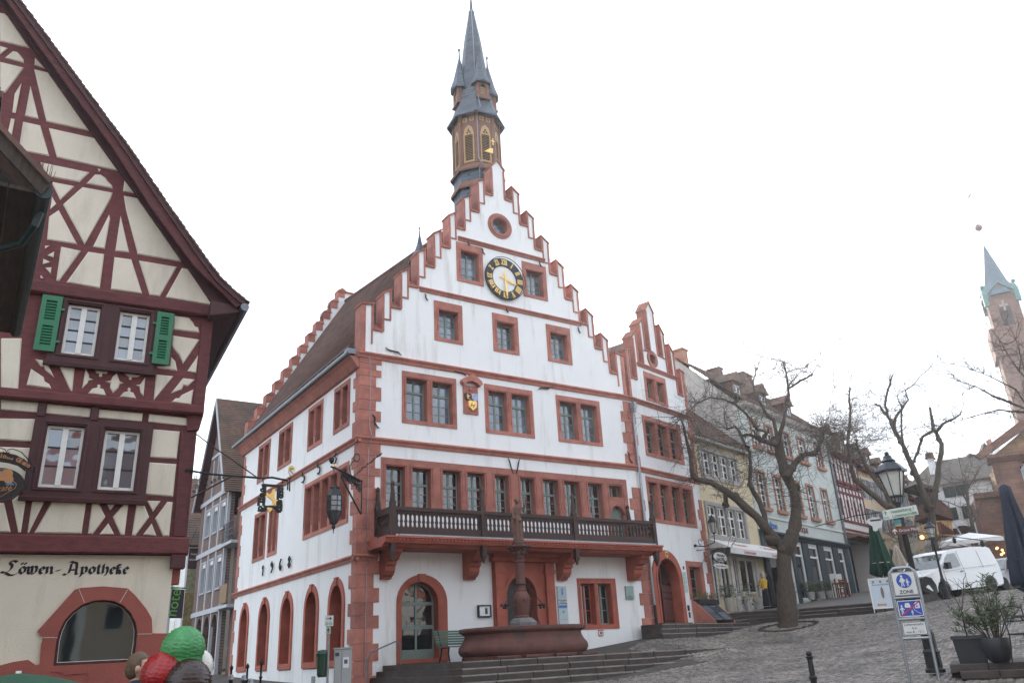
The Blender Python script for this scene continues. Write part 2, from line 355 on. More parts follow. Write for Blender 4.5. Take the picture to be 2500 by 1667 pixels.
def stepped_gable(par, cl, cr, hw, notch, pier, z0, dz, n, zapex, zsh, y0, y1, base_z, xl, xr, end_top, wallpts=None, holes=(), sill=0.57, rise=0.72, drop=0.3, name='gable_wall'):
    """white stepped gable with red framed piers; returns nothing"""
    # outline, right side going down then left side going up
    per = notch+pier
    ptsR = []; ptsL = []
    for side, c, acc in ((1, cr, ptsR), (-1, cl, ptsL)):
        x = c
        acc.append((x, zsh))
        for k in range(n):
            zf = z0-dz*k
            acc.append((x, zf)); x2 = x+side*notch; acc.append((x2, zf))
            x3 = x2+side*pier
            if k < n-1:
                zt = zf+rise
                acc.append((x2, zt)); acc.append((x3, zt-drop)); x = x3
            else:
                xe = xr if side > 0 else xl
                acc.append((x2, end_top)); acc.append((xe, end_top-0.1)); acc.append((xe, base_z))
    outer = [((cl+cr)/2, zapex)]+ptsR+ptsL[::-1]
    outer = outer[::-1]
    MB().wall(outer, holes, y0, y1).build(name, PLASTER, par)
    e = 0.05
    for side, c in ((1, cr), (-1, cl)):
        x = c
        for k in range(n):
            zf = z0-dz*k; x2 = x+side*notch; x3 = x2+side*pier
            a, b_ = min(x, x2), max(x, x2)
            mb = MB()
            # steep weathered ledge in the notch
            mb.prism([(y0-0.06, zf-0.05), (y0-0.06, zf+0.01), (y1-0.06, zf+0.42*dz), (y1+0.02, zf+0.42*dz), (y1+0.02, zf-0.05)], a-0.012, b_+0.012, ax='x')
            mb.build('notch_ledge', SANDTOP, par)
            mb = MB()
            ztop_in = zf+rise; ztop_out = ztop_in-drop
            if k == n-1:
                x3 = xr if side > 0 else xl; ztop_in = end_top; ztop_out = end_top-0.1
            prev_top = zsh if k == 0 else (z0-dz*(k-1)+rise-drop)
            # facing of the upper pier's side down to the notch
            mb.box(x-side*0.0, x+side*0.03, y0-0.05, y1+0.01, zf+0.01, prev_top-0.005)
            # facing of the lower pier's inner side, running on as a strip below the notch
            zb = zf-sill*dz/1.03
            mb.box(x2-side*0.03, x2, y0-0.045, y1+0.01, zf+0.012, ztop_in-0.005)
            mb.box(x2+side*0.0, x2+side*e, y0-0.045, y0+0.02, zb, ztop_in-0.02)
            if k < n-1:
                mb.box(x3-side*e, x3, y0-0.045, y0+0.02, zf-dz+0.0, ztop_out-0.02)
                mb.box(min(x2, x3)+e, max(x2, x3)-e, y0-0.04, y0+0.02, zb, zb+e)
            else:
                mb.box(x3-side*0.16, x3+side*0.02, y0-0.045, y1+0.01, base_z+0.05, ztop_out-0.012)
            mb.build('pier_facing', SAND, par)
            mb = MB()
            lo, hi = (x2, x3) if x2 < x3 else (x3, x2); zl, zh = (ztop_in, ztop_out) if x2 < x3 else (ztop_out, ztop_in)
            mb.prism([(lo-0.05, zl-0.01), (hi+0.05, zh-0.02), (hi+0.05, zh+0.06), (lo-0.05, zl+0.07)], y0-0.07, y1+0.05)
            mb.build('pier_cap', SANDTOP, par)
            x = x2+side*pier
    mb = MB(); mid = (cl+cr)/2
    mb.prism([(cl-0.06, zsh-0.02), (mid, zapex-0.0), (cr+0.06, zsh-0.02), (cr+0.06, zsh+0.05), (mid, zapex+0.09), (cl-0.06, zsh+0.05)], y0-0.07, y1+0.05)
    mb.build('apex_cap', SANDTOP, par)
    mb = MB()
    mb.box(cl, cl+e, y0-0.045, y0+0.02, z0, zsh-0.02); mb.box(cr-e, cr, y0-0.045, y0+0.02, z0, zsh-0.02)
    mb.build('apex_facing', SAND, par)

def string_course(par, x0, x1, z0, z1, y=0.0, out=0.15, name='string_course', mt=None, axis='x'):
    h = z1-z0
    prof = [(y+0.05, z0), (y-out*0.35, z0+0.02*h), (y-out*0.55, z0+0.35*h), (y-out, z0+0.6*h), (y-out, z0+0.8*h), (y-0.01, z1), (y+0.05, z1)]
    return MB().prism(prof, x0, x1, ax='x').build(name, mt or SAND, par)

TH = thing('town_hall', 'tall white town hall with red sandstone trim, stepped gable, clock and slate tower', 'town hall')
WX = 12.46
front_holes = []
# gable windows
for (x0, z0, x1, z1) in ((4.04, 15.63, 5.29, 17.40), (7.25, 15.63, 8.51, 17.28), (2.98, 12.89, 4.23, 14.55), (5.63, 12.89, 6.87, 14.55), (8.30, 12.89, 9.57, 14.56)):
    stone_window(TH, x0, x1, z0, z1, [(x0+0.2, x1-0.2)], z0+0.14, z1-0.36, GLASSC, 2, 4, yo=0.0, depth=0.34)
    front_holes.append(rect(x0+0.03, x1-0.03, z0+0.03, z1-0.03))
# second floor: three double windows
for x0, x1 in ((1.62, 3.87), (5.12, 7.38), (8.55, 10.84)):
    c = (x0+x1)/2
    stone_window(TH, x0, x1, 9.49, 11.45, [(x0+0.17, c-0.11), (c+0.11, x1-0.17)], 9.63, 11.20, GLASSC, 2, 3, transom=(10.73, 1), depth=0.34)
    front_holes.append(rect(x0+0.03, x1-0.03, 9.52, 11.42))
# first floor: one band of nine lights and the balcony door
L1 = [(1.02, 1.74), (2.02, 2.75), (3.22, 3.96), (4.24, 4.98), (5.42, 6.05), (6.57, 7.22), (7.62, 8.36), (8.66, 9.42), (9.84, 10.58)]
band = MB(); doorh = [(10.90, 5.5), (11.66, 5.5), (11.66, 6.75), (11.5, 7.0), (11.28, 7.08), (11.06, 7.0), (10.90, 6.75)]
band.wall([(0.83, 6.30), (10.72, 6.30), (10.72, 5.34), (11.9, 5.34), (11.9, 8.18), (0.83, 8.18)], [rect(a, b, 6.42, 7.9) for a, b in L1]+[rect(10.94, 11.62, 7.42, 7.88), doorh], -0.03, 0.36)
band = band.build('window_band', SAND, TH)
mb = MB()
for a, b in L1+[(10.94, 11.62)]:
    mb.box(a-0.08, b+0.08, -0.06, -0.03, 7.94, 7.98); mb.box(a-0.085, a-0.055, -0.06, -0.03, 6.75, 7.94); mb.box(b+0.055, b+0.085, -0.06, -0.03, 6.75, 7.94)
mb.build('moulding', SAND, band)
for a, b in L1: casement(band, a+0.004, b-0.004, 6.424, 7.895, 0.28, 2, 3, GRNFRAME, GLASSR, transom=(7.35, 1))
casement(band, 10.945, 11.615, 7.425, 7.875, 0.28, 2, 1, GRNFRAME, GLASSR)
front_holes.append([(0.86, 6.33), (10.75, 6.33), (10.75, 5.40), (11.87, 5.40), (11.87, 8.15), (0.86, 8.15)])
bd = MB().prism([(10.92, 5.5), (11.64, 5.5), (11.64, 6.75), (11.49, 6.98), (11.28, 7.06), (11.07, 6.98), (10.92, 6.75)], 0.2, 0.26).build('balcony_door', GRNFRAME, TH)
for i in range(13):
    for sgn in (-1, 1):
        xa = 11.28; xb = 11.28+sgn*0.34; zz = 5.6+i*0.11
        mb = MB(); mb.prism([(xa, zz+0.0), (xb, zz+0.2), (xb, zz+0.30), (xa, zz+0.10)], 0.185, 0.199)
        mb.build('board', GRNFRAME, bd)
# ground floor: arched shop window
aw = MB(); oh = arch(1.43, 3.30, 1.53, 3.40, 4.29, 16); ih = arch(1.60, 2.95, 1.66, 3.38, 4.05, 16)
aw.wall(oh, [ih], -0.05, 0.42); aw = aw.build('arched_window', SANDLOW, TH)
MB().prism([(2.24, 4.05), (2.44, 4.05), (2.48, 4.31), (2.20, 4.31)], -0.09, 0.1).build('keystone', SANDLOW, aw)
mb = MB()
mb.wall(arch(1.605, 2.945, 1.665, 3.38, 4.045, 16), [rect(1.66, 2.24, 2.70, 3.33), rect(2.31, 2.89, 2.70, 3.33), rect(1.66, 2.24, 1.95, 2.58), rect(2.31, 2.89, 1.95, 2.58),
    [(1.67, 3.44), (2.24, 3.44), (2.24, 3.97), (2.0, 3.93), (1.78, 3.77), (1.68, 3.6)], [(2.31, 3.44), (2.88, 3.44), (2.87, 3.6), (2.77, 3.77), (2.55, 3.93), (2.31, 3.97)]], 0.28, 0.36)
mb.build('casement', GRNFRAME, aw)
for r_ in ((1.66, 2.24, 2.70, 3.33), (2.31, 2.89, 2.70, 3.33), (1.66, 2.24, 1.95, 2.58), (2.31, 2.89, 1.95, 2.58)):
    piece('pane', r_[0], r_[1], 0.315, 0.322, r_[2], r_[3], GLASS, aw)
for pl in ([(1.67, 3.44), (2.24, 3.44), (2.24, 3.97), (2.0, 3.93), (1.78, 3.77), (1.68, 3.6)], [(2.31, 3.44), (2.88, 3.44), (2.87, 3.6), (2.77, 3.77), (2.55, 3.93), (2.31, 3.97)]):
    MB().prism(pl, 0.315, 0.322).build('pane', GLASSR, aw)
front_holes.append(arch(1.46, 3.27, 1.50, 3.39, 4.26, 16))
# portal
pt = MB(); pt.wall(rect(5.14, 7.78, 1.45, 5.02), [arch(5.66, 6.96, 1.40, 3.55, 4.27, 16)], -0.08, 0.45); pt = pt.build('portal', SANDLOW, TH)
for xa in (5.14, 7.33):
    mb = MB(); mb.box(xa+0.04, xa+0.41, -0.2, -0.08, 1.52, 4.35); mb.box(xa, xa+0.45, -0.24, -0.08, 4.35, 4.48); mb.box(xa+0.03, xa+0.42, -0.21, -0.08, 4.48, 4.74); mb.box(xa, xa+0.45, -0.24, -0.08, 1.46, 1.75)
    mb.build('pilaster', SANDLOW, pt)
MB().prism([(-0.08, 4.74), (-0.26, 4.76), (-0.3, 4.86), (-0.38, 4.92), (-0.4, 5.02), (-0.08, 5.06)], 5.02, 7.95, ax='x').build('cornice', SANDLOW, pt)
mb = MB(); mb.wall(arch(5.55, 7.07, 1.47, 3.55, 4.4, 18), [arch(5.663, 6.957, 1.3, 3.55, 4.267, 18)], -0.12, -0.075); mb.build('archivolt', SANDLOW, pt)
MB().wall(arch(5.66, 6.96, 1.4, 3.55, 4.265, 16), [], 0.34, 0.4).build('door', mat('dark_door', (0.03, 0.015, 0.012), 0.5), pt)
front_holes.append(rect(5.2, 7.72, 1.47, 4.98))
# ground floor double window
w = stone_window(TH, 8.92, 10.81, 2.375, 4.215, [(9.07, 9.72), (9.90, 10.54)], 2.54, 4.02, GLASS, 2, 3, depth=0.34)
front_holes.append(rect(8.95, 10.78, 2.4, 4.19)); w.data.materials[0] = SANDLOW; w.children[0].data.materials[0] = SANDLOW
# oculus
def ring(cx, cz, r, n=28): return [(cx+r*math.cos(2*PI*i/n), cz+r*math.sin(2*PI*i/n)) for i in range(n)]
oc = MB(); oc.wall(ring(6.22, 18.69, 0.6), [ring(6.22, 18.69, 0.37)], -0.04, 0.4); oc.wall(ring(6.22, 18.69, 0.5), [ring(6.22, 18.69, 0.42)], -0.075, -0.035); oc = oc.build('round_window', SAND, TH)
MB().wall(ring(6.22, 18.69, 0.37), [], 0.26, 0.28).build('pane', GLASSC, oc)
mb = MB()
for i in range(6):
    a = PI/3*i; mb.tube([(6.22+0.16*math.cos(a)+0.16*math.cos(b), 0.25, 18.69+0.16*math.sin(a)+0.16*math.sin(b)) for b in [a-1.9+3.8*j/10 for j in range(11)]], 0.012, 4)
mb.tube([(6.22+0.07*math.cos(t), 0.25, 18.69+0.07*math.sin(t)) for t in [2*PI*i/10 for i in range(11)]], 0.012, 4)
mb.build('tracery', LEAD, oc)
front_holes.append(ring(6.22, 18.69, 0.57))

# white front, stepped gable
MB().wall(rect(0, WX, 0.2, 11.72), [h for h in front_holes if h[0][1] < 11.7 and max(p[1] for p in h) < 11.75], 0, 0.45).build('front_wall', PLASTER, TH)
stepped_gable(TH, 5.91, 6.56, 0.33, 0.40, 0.324, 20.12, 1.036, 8, 22.0, 21.55, 0.0, 0.5, 11.72, 0.0, WX, 13.86, holes=[h for h in front_holes if max(p[1] for p in h) > 12])
string_course(TH, -0.12, WX+0.05, 11.70, 11.96)
string_course(TH, -0.12, WX+0.05, 8.62, 8.87)
string_course(TH, 2.36, 10.22, 14.79, 15.0, out=0.12); string_course(TH, 4.14, 8.46, 17.46, 17.67, out=0.12)
# side wall (faces -x): local frame turned by -90 deg, local x = -Y
SD = -PI/2
side_holes = []
def P_side(px, py): s_, z_ = onplane(px, py, (0, 0), 90); return (-s_, z_)
def side_win(xa, xb, z0, z1, nl, rows, transom=None):
    sw = 0.17; g = 0.1; n = nl; w_ = (xb-xa-2*sw-(n-1)*2*g)/n
    ls = [(xa+sw+i*(w_+2*g), xa+sw+i*(w_+2*g)+w_) for i in range(n)]
    stone_window(TH, xa, xb, z0, z1, ls, z0+0.15, z1-0.2, GLASS, 2, rows, transom, rot=SD, depth=0.34)
    side_holes.append(rect(xa+0.03, xb-0.03, z0+0.03, z1-0.03))
for xa, xb in ((-2.35, -0.85), (-5.1, -3.5), (-8.75, -7.0), (-11.65, -9.95)): side_win(xa, xb, 9.45, 11.2, 2, 3, (10.55, 1))
side_win(-5.15, -0.75, 6.05, 8.15, 5, 3, (7.4, 1)); side_win(-9.5, -8.25, 5.95, 8.05, 2, 3, (7.3, 1)); side_win(-11.6, -9.85, 5.95, 8.05, 2, 3, (7.3, 1))
for i, yc in enumerate((-1.55, -3.9, -6.55, -9.35, -12.15)):
    hw = 0.72 if i < 4 else 0.68; zt = 4.32
    o_ = arch(yc-hw, yc+hw, 1.55, 3.45, zt, 16); i_ = arch(yc-hw+0.19, yc+hw-0.19, 1.75, 3.45, zt-0.22, 16)
    ob = MB().wall(o_, [i_], -0.05, 0.5).build('arched_window', SANDLOW, TH); ob.rotation_euler = (0, 0, SD)
    MB().prism([(yc-0.1, zt-0.25), (yc+0.1, zt-0.25), (yc+0.13, zt+0.02), (yc-0.13, zt+0.02)], -0.09, 0.05).build('keystone', SANDLOW, ob)
    b = MB(); b.wall(arch(yc-hw+0.195, yc+hw-0.195, 1.755, 3.45, zt-0.225, 16), [rect(yc-hw+0.25, yc-0.03, 1.85, 2.5), rect(yc+0.03, yc+hw-0.25, 1.85, 2.5), rect(yc-hw+0.25, yc-0.03, 2.58, 3.3), rect(yc+0.03, yc+hw-0.25, 2.58, 3.3)], 0.36, 0.42); b.build('casement', mat('dark_bronze', (0.05, 0.042, 0.034), 0.5), ob)
    for (a, c, d, e_) in ((yc-hw+0.25, yc-0.03, 1.85, 2.5), (yc+0.03, yc+hw-0.25, 1.85, 2.5), (yc-hw+0.25, yc-0.03, 2.58, 3.3), (yc+0.03, yc+hw-0.25, 2.58, 3.3)): piece('pane', a, c, 0.39, 0.396, d, e_, GLASS, ob)
    side_holes.append(arch(yc-hw+0.03, yc+hw-0.03, 1.52, 3.45, zt-0.03, 16))
o = MB().wall(rect(-14.0, -0.45, 0.2, 11.55), [h for h in side_holes], 0, 0.45).build('side_wall', PLASTER, TH); o.rotation_euler = (0, 0, SD)
for (z0, z1) in ((4.70, 4.93), (8.62, 8.86)):
    o = string_course(TH, -14.2, 0.12, z0, z1, out=0.14); o.rotation_euler = (0, 0, SD)
o = MB().prism([(0.05, 11.3), (-0.1, 11.34), (-0.3, 11.62), (-0.42, 11.72), (0.05, 11.75)], -14.3, 0.0, ax='x').build('eaves_moulding', SAND, TH); o.rotation_euler = (0, 0, SD)
mb = MB(); mb.tube([(-0.45, 0.02, 11.82), (-0.45, 14.6, 11.82)], 0.085, 8); mb.box(-0.5, -0.2, -0.05, 0.28, 11.78, 11.98); mb.build('gutter', LEAD, TH)
# vent grille at the foot of the side wall
b = MB().wall(rect(-1.2, -0.9, 0.9, 1.3), [rect(-1.19+0.075*i, -1.19+0.075*i+0.045, 0.92+0.075*j, 0.92+0.075*j+0.045) for i in range(4) for j in range(5)], -0.03, 0.02)
b.v = [(v[0]-2.4, v[1], v[2]) for v in b.v]; o = b.build('vent_grille', ZINC, TH); o.rotation_euler = (0, 0, SD)

# quoins of the near corner (each block wraps round the corner)
def quoins(seq, ztop, first):
    z = ztop
    for i, h in enumerate(seq):
        wide = (i % 2 == 0) == first
        wf, ws = (0.80, 0.30) if wide else (0.60, 0.52)
        p = 0.035+random.uniform(-0.004, 0.006)
        MB().prism([(-p, -p), (wf, -p), (wf, 0.02), (0.02, 0.02), (0.02, ws), (-p, ws)], z-h+0.012, z, ax='z').build('quoin', SAND, TH)
        z -= h
quoins((0.19, 0.21, 0.26, 0.37, 0.51, 0.37, 0.38, 0.54), 11.70, True)
quoins((0.43, 0.42, 0.29, 0.39, 0.41, 0.46, 0.5, 0.45, 0.35), 8.62, True)
quoins((0.42, 0.42, 0.45, 0.39, 0.39, 0.45, 0.51, 0.43, 0.54, 0.5), 4.70, True)
for i in range(22):                                       # far corner, small blocks
    z = 11.2-i*0.47
    if 8.5 < z < 8.9 or 4.6 < z < 5: continue
    wd = 0.42 if i % 2 else 0.26
    piece('quoin', -0.03, 0.02, 14.02-wd, 14.02, z-0.45, z, SAND, TH)
string_course(TH, -0.14, 0.72, 4.70, 4.93, out=0.16)
# low plinth strip and patched plaster at the foot of the front
# rear stepped gable (seen from behind, over the roof)
zr0 = 11.6
pts = []; n = 12
for k in range(n): pts += [(-0.05+0.40*k, 12.25+0.73*k), (-0.05+0.40*k, 12.98+0.73*k-0.0)]
poly = [(-0.05, 11.4)]+pts[1:]+[(4.75, 20.9), (5.1, 20.9)]+[(9.9-(p[0]+0.05), p[1]) for p in pts[::-1]]+[(9.9, 11.4)]
MB().wall(poly, [], 13.62, 14.1).build('rear_gable_wall', PLASTER, TH)
for k in range(n):
    x = -0.05+0.40*k; z = 12.98+0.73*k
    b = MB(); b.box(x-0.04, x, 13.60, 14.12, z-0.75, z); b.prism([(x-0.06, z-0.02), (x+0.2, z+0.16), (x+0.42, z+0.02), (x+0.42, z-0.03)], 13.55, 14.15); b.box(x-0.045, x+0.36, 13.585, 13.62, z-0.42, z)
    b.build('rear_step', SAND, TH)
MB().box(4.3, 5.5, 13.55, 14.15, 20.9, 21.0).build('rear_apex_cap', SANDTOP, TH)
# roof: courses of tiles between front and rear gable, ridge slightly skewed
def roof_side(sgn):
    b = MB(); N = 62; yf, yr = 0.5, 13.62
    for i in range(N):
        t0 = i/N; t1 = (i+1.25)/N; lift = 0.035
        def pt(t, y):
            u = (y-yf)/(yr-yf); xr_ = 6.23+(4.8-6.23)*u; zr_ = 20.25+0.15*u; xe = -0.4 if sgn < 0 else 12.86-(12.86-10.1)*u
            bow = 0.0
            return (xe+(xr_-xe)*t, y, 11.78+(zr_-11.78)*t+bow)
        nx = -0.6*1 if sgn < 0 else 0.6
        a = pt(t0, yf); c = pt(t0, yr); d = pt(min(1, t1), yr); e_ = pt(min(1, t1), yf)
        up = lambda p, h: (p[0]+nx*h, p[1], p[2]+0.8*h)
        A, B_, C_, D_ = up(a, lift), up(c, lift), up(d, 0.004), up(e_, 0.004)
        fs = [(0, 1, 2, 3), (4, 5, 1, 0)] if sgn > 0 else [(3, 2, 1, 0), (0, 1, 5, 4)]
        b.add([A, B_, C_, D_, up(a, -0.01), up(c, -0.01)], fs)
    return b.build('roof_tiles', TILE, TH, kind='stuff')
roof_side(-1); roof_side(1)
b = MB(); b.tube([(6.23, 0.5, 20.27), (4.8, 13.62, 20.42)], 0.12, 8); b.build('ridge_tiles', TILE, TH)
# iron snow rail above the gutter
b = MB()
b.tube([(-0.18, 0.6, 12.34), (-0.18, 13.5, 12.34)], 0.02, 5)
for i in range(14): b.tube([(-0.2, 0.8+i*0.98, 12.02), (-0.18, 0.8+i*0.98, 12.36)], 0.015, 4)
b.build('snow_guard', LEAD, TH)
# right (hidden) wall and back so that the house is closed
MB().box(9.4, WX-0.01, 13.6, 14.0, 0.2, 11.5).build('rear_wall', PLASTER, TH)
MB().box(WX-0.4, WX-0.02, 0.45, 13.6, 0.2, 11.6).build('right_wall', PLASTER, TH)
for z in (4.9, 8.7, 11.6): MB().box(0.45, WX-0.45, 0.46, 13.6, z-0.1, z).build('floor_slab', DARK, TH)
MB().box(0.45, WX-0.45, 3.2, 3.3, 0.3, 11.4).build('partition', DARK, TH)
MB().box(3.2, 3.3, 3.4, 13.5, 0.3, 11.4).build('partition', DARK, TH)

# ---- clock
CK = thing('tower_clock', 'round clock with black ring, gold Roman numerals and gold hands on the gable', 'clock', (6.28, -0.0, 16.17))
MB().wall(ring(0, 0, 0.94, 48), [ring(0, 0, 0.585, 48)], -0.1, -0.03).build('dial_ring', BLUEBLK, CK)
MB().wall(ring(0, 0, 0.58, 48), [], -0.06, -0.03).build('dial_centre', PLASTER, CK)
b = MB(); b.tube([(0.95*math.cos(t), -0.06, 0.95*math.sin(t)) for t in [2*PI*i/48 for i in range(49)]], 0.016, 5); b.build('rim', IRON, CK)
NUM = ['XII', 'I', 'II', 'III', 'IIII', 'V', 'VI', 'VII', 'VIII', 'IX', 'X', 'XI']
for i, s_ in enumerate(NUM):
    wd = {'I': 0.075, 'V': 0.15, 'X': 0.15}; tot = sum(wd[c] for c in s_); a = R(90-30*i); b = MB()
    ux, uz = math.sin(a), -math.cos(a)                  # local right (text upright when read from the rim)
    rx, rz = math.cos(a), math.sin(a)
    x = -tot/2
    def bar(xa, ra, xb, rb, hw):
        pa = (ux*xa+rx*ra, uz*xa+rz*ra); pb = (ux*xb+rx*rb, uz*xb+rz*rb); d = Vector((pb[0]-pa[0], pb[1]-pa[1])).normalized(); nx, nz_ = -d.y*hw, d.x*hw
        b.prism([(pa[0]-nx, pa[1]-nz_), (pb[0]-nx, pb[1]-nz_), (pb[0]+nx, pb[1]+nz_), (pa[0]+nx, pa[1]+nz_)], -0.118, -0.1)
    for c in s_:
        w_ = wd[c]; m_ = x+w_/2
        if c == 'I': bar(m_, 0.645, m_, 0.875, 0.024)
        if c == 'X': bar(m_-0.05, 0.645, m_+0.05, 0.875, 0.022); bar(m_+0.05, 0.645, m_-0.05, 0.875, 0.012)
        if c == 'V': bar(m_-0.055, 0.875, m_, 0.645, 0.022); bar(m_+0.055, 0.875, m_, 0.645, 0.012)
        x += w_
    bar(-tot/2+0.01, 0.645, tot/2-0.01, 0.645, 0.012); bar(-tot/2+0.01, 0.875, tot/2-0.01, 0.875, 0.012)
    b.build('numeral', GOLD, CK)
def hand(name, ang, L, tail, w1, y):
    a = R(90-ang); b = MB(); c, s_ = math.cos(a), math.sin(a)
    f = lambda u, v: (c*u-s_*v, s_*u+c*v)
    b.prism([f(-tail, -w1*0.6), f(-tail, w1*0.6), f(0, w1*0.35), f(L*0.55, w1*0.8), f(L*0.85, w1*0.45), f(L, 0), f(L*0.85, -w1*0.45), f(L*0.55, -w1*0.8), f(0, -w1*0.35)], y-0.012, y)
    b.build(name, GOLD, CK)
hand('minute_hand', 176, 0.86, 0.34, 0.075, -0.15); hand('hour_hand', 107, 0.62, 0.26, 0.07, -0.13)
MB().lathe([(0.05, -0.02), (0.05, 0.02)], n=10).build('hub', GOLD, CK).rotation_euler = (PI/2, 0, 0)
CK.children[-1].location = (0, -0.15, 0)

# ---- heraldic niche between the first two upper windows
NC = thing('coat_of_arms_niche', 'small red stone tablet with gold, black and blue shields under a pointed hood', 'relief', (4.48, 0, 10.13))
MB().box(-0.32, 0.32, -0.05, 0.0, 0.0, 1.12).build('tablet', SAND, NC)
MB().prism([(-0.45, 1.2), (-0.36, 1.1), (-0.2, 1.22), (0, 1.27), (0.2, 1.22), (0.36, 1.1), (0.47, 1.2), (0.42, 1.32), (0.05, 1.57), (-0.4, 1.32)], -0.22, 0.0).build('hood', SAND, NC)
def shield(cx, cz, w_, h_): return [(cx-w_, cz+h_*0.7), (cx-w_*0.4, cz+h_*0.9), (cx, cz+h_*0.78), (cx+w_*0.4, cz+h_*0.9), (cx+w_, cz+h_*0.7), (cx+w_*0.9, cz-h_*0.3), (cx, cz-h_), (cx-w_*0.9, cz-h_*0.3)]
MB().prism(shield(-0.15, 0.66, 0.14, 0.17), -0.1, -0.05).build('shield', BLUEBLK, NC, label='black shield with a gold lion')
b = MB(); b.tube([(-0.1, -0.11, 0.56), (-0.17, -0.11, 0.62), (-0.13, -0.11, 0.68), (-0.2, -0.11, 0.75)], 0.03, 5); b.tube([(-0.22, -0.11, 0.66), (-0.15, -0.11, 0.66), (-0.08, -0.11, 0.7)], 0.018, 4); b.tube([(-0.2, -0.11, 0.58), (-0.15, -0.11, 0.62)], 0.016, 4); b.build('lion_charge', GOLD, NC)
MB().prism(shield(0.17, 0.66, 0.14, 0.17), -0.1, -0.05).build('shield', mat('heraldic_white', (0.75, 0.77, 0.8), 0.5), NC, label='white and blue lozenge shield')
for i in range(4):
    for j in range(5):
        cx = 0.08+0.06*i; cz = 0.55+0.055*j
        if abs(cx-0.17) < 0.11 and abs(cz-0.66) < 0.13: MB().prism([(cx-0.03, cz-0.01), (cx, cz-0.025), (cx+0.03, cz+0.01), (cx, cz+0.025)], -0.106, -0.1).build('lozenge', mat('heraldic_blue', (0.08, 0.2, 0.55), 0.5), NC)
MB().prism(shield(0.04, 0.33, 0.19, 0.22), -0.13, -0.05, bev=0.02).build('shield', GOLD, NC, label='gold shield')
b = MB(); b.tube([(-0.05, -0.14, 0.28), (0.0, -0.14, 0.42)], 0.016, 4); b.tube([(0.06, -0.14, 0.25), (0.12, -0.14, 0.39)], 0.016, 4); b.tube([(-0.03, -0.14, 0.35), (0.1, -0.14, 0.31)], 0.014, 4); b.build('charge', SAND, NC)
b = MB(); b.ball((0.0, -0.05, 0.95), 0.09, 8); b.lathe([(0.17, 0.72), (0.15, 0.8), (0.06, 0.87)], (0, -0.03, 0), 8, sy=0.4); b.build('bust_relief', SAND, NC)

# ---- wrought wall anchors
def anchor(pts, y=-0.05):
    b = MB(); b.tube([(p[0], y, p[1]) for p in pts], [0.012]+[0.03]*(len(pts)-2)+[0.016], 5); b.build('wall_anchor', IRON, TH)
for (x, z, h, f) in ((1.25, 12.15, 0, 1), (3.98, 11.75, 0, 1), (7.98, 11.62, 0, -1)):
    anchor([(x-0.32, z+0.08*f), (x-0.2, z+0.0), (x, z-0.02*f), (x+0.2, z-0.03*f), (x+0.32, z-0.13*f)])
for (x, z) in ((0.58, 9.35), (12.2, 9.1), (2.62, 14.55), (6.33, 14.78), (4.6, 17.43), (8.2, 17.32), (5.3, 17.2), (10.05, 14.55)):
    k = 0.55 if z > 12 else 1
    anchor([(x-0.12*k, z+0.3*k), (x-0.02*k, z+0.2*k), (x-0.02*k, z), (x+0.08*k, z-0.15*k), (x+0.16*k, z-0.17*k)], -0.06)
for sgn in (-1, 1):
    anchor([(6.3+sgn*0.28, 8.6), (6.3+sgn*0.2, 8.45), (6.3+sgn*0.16, 8.25), (6.3+sgn*0.06, 8.0)], -0.07)
# iron year figures on the side wall
def side_fig(ch, yc, z, h, r=0.032):
    S = {'1': [[(-0.25, 0.75), (0.0, 1.0), (0.0, 0.0)]], '9': [[(0.28, 0.75), (0.0, 0.55), (-0.25, 0.75), (0.0, 1.0), (0.28, 0.75), (0.2, 0.3), (-0.1, 0.0)]], '6': [[(-0.28, 0.25), (0.0, 0.45), (0.25, 0.25), (0.0, 0.0), (-0.28, 0.25), (-0.15, 0.7), (0.15, 1.0)]],
         '8': [[(0.0, 0.52), (0.24, 0.75), (0.0, 1.0), (-0.24, 0.75), (0.0, 0.52), (0.28, 0.25), (0.0, 0.0), (-0.28, 0.25), (0.0, 0.52)]], '5': [[(0.25, 1.0), (-0.2, 1.0), (-0.22, 0.55), (0.2, 0.5), (0.28, 0.2), (0.0, 0.0), (-0.28, 0.1)]], '3': [[(-0.25, 0.9), (0.1, 1.0), (0.2, 0.75), (-0.05, 0.55), (0.25, 0.35), (0.1, 0.0), (-0.28, 0.1)]]}[ch]
    b = MB()
    for st in S: b.tube([(yc+p[0]*h, -0.07, z+p[1]*h) for p in st], r, 6)
    o = b.build('iron_numeral', IRON, TH); o.rotation_euler = (0, 0, SD)
for ch, px, py in (('1', 645, 1405), ('9', 666.5, 1397), ('6', 688, 1391), ('8', 709.5, 1385)):
    x, z = P_side(px, py); side_fig(ch, x, z, 0.42)
for ch, px, py in (('1', 706, 1196), ('5', 744, 1178), ('5', 782, 1157), ('3', 822, 1132)):
    x, z = P_side(px, py); side_fig(ch, x, z, 0.48)
# lightning wire on the corner
b = MB(); b.tube([(0.3, -0.06, 11.75), (0.38, -0.07, 11.3), (0.36, -0.07, 9.2), (0.42, -0.2, 8.8), (0.34, -0.07, 8.4), (0.34, -0.07, 5.2), (0.44, -0.2, 4.85), (0.33, -0.07, 4.5), (0.33, -0.07, 1.2)], 0.011, 4); b.build('lightning_wire', ZINC, TH)

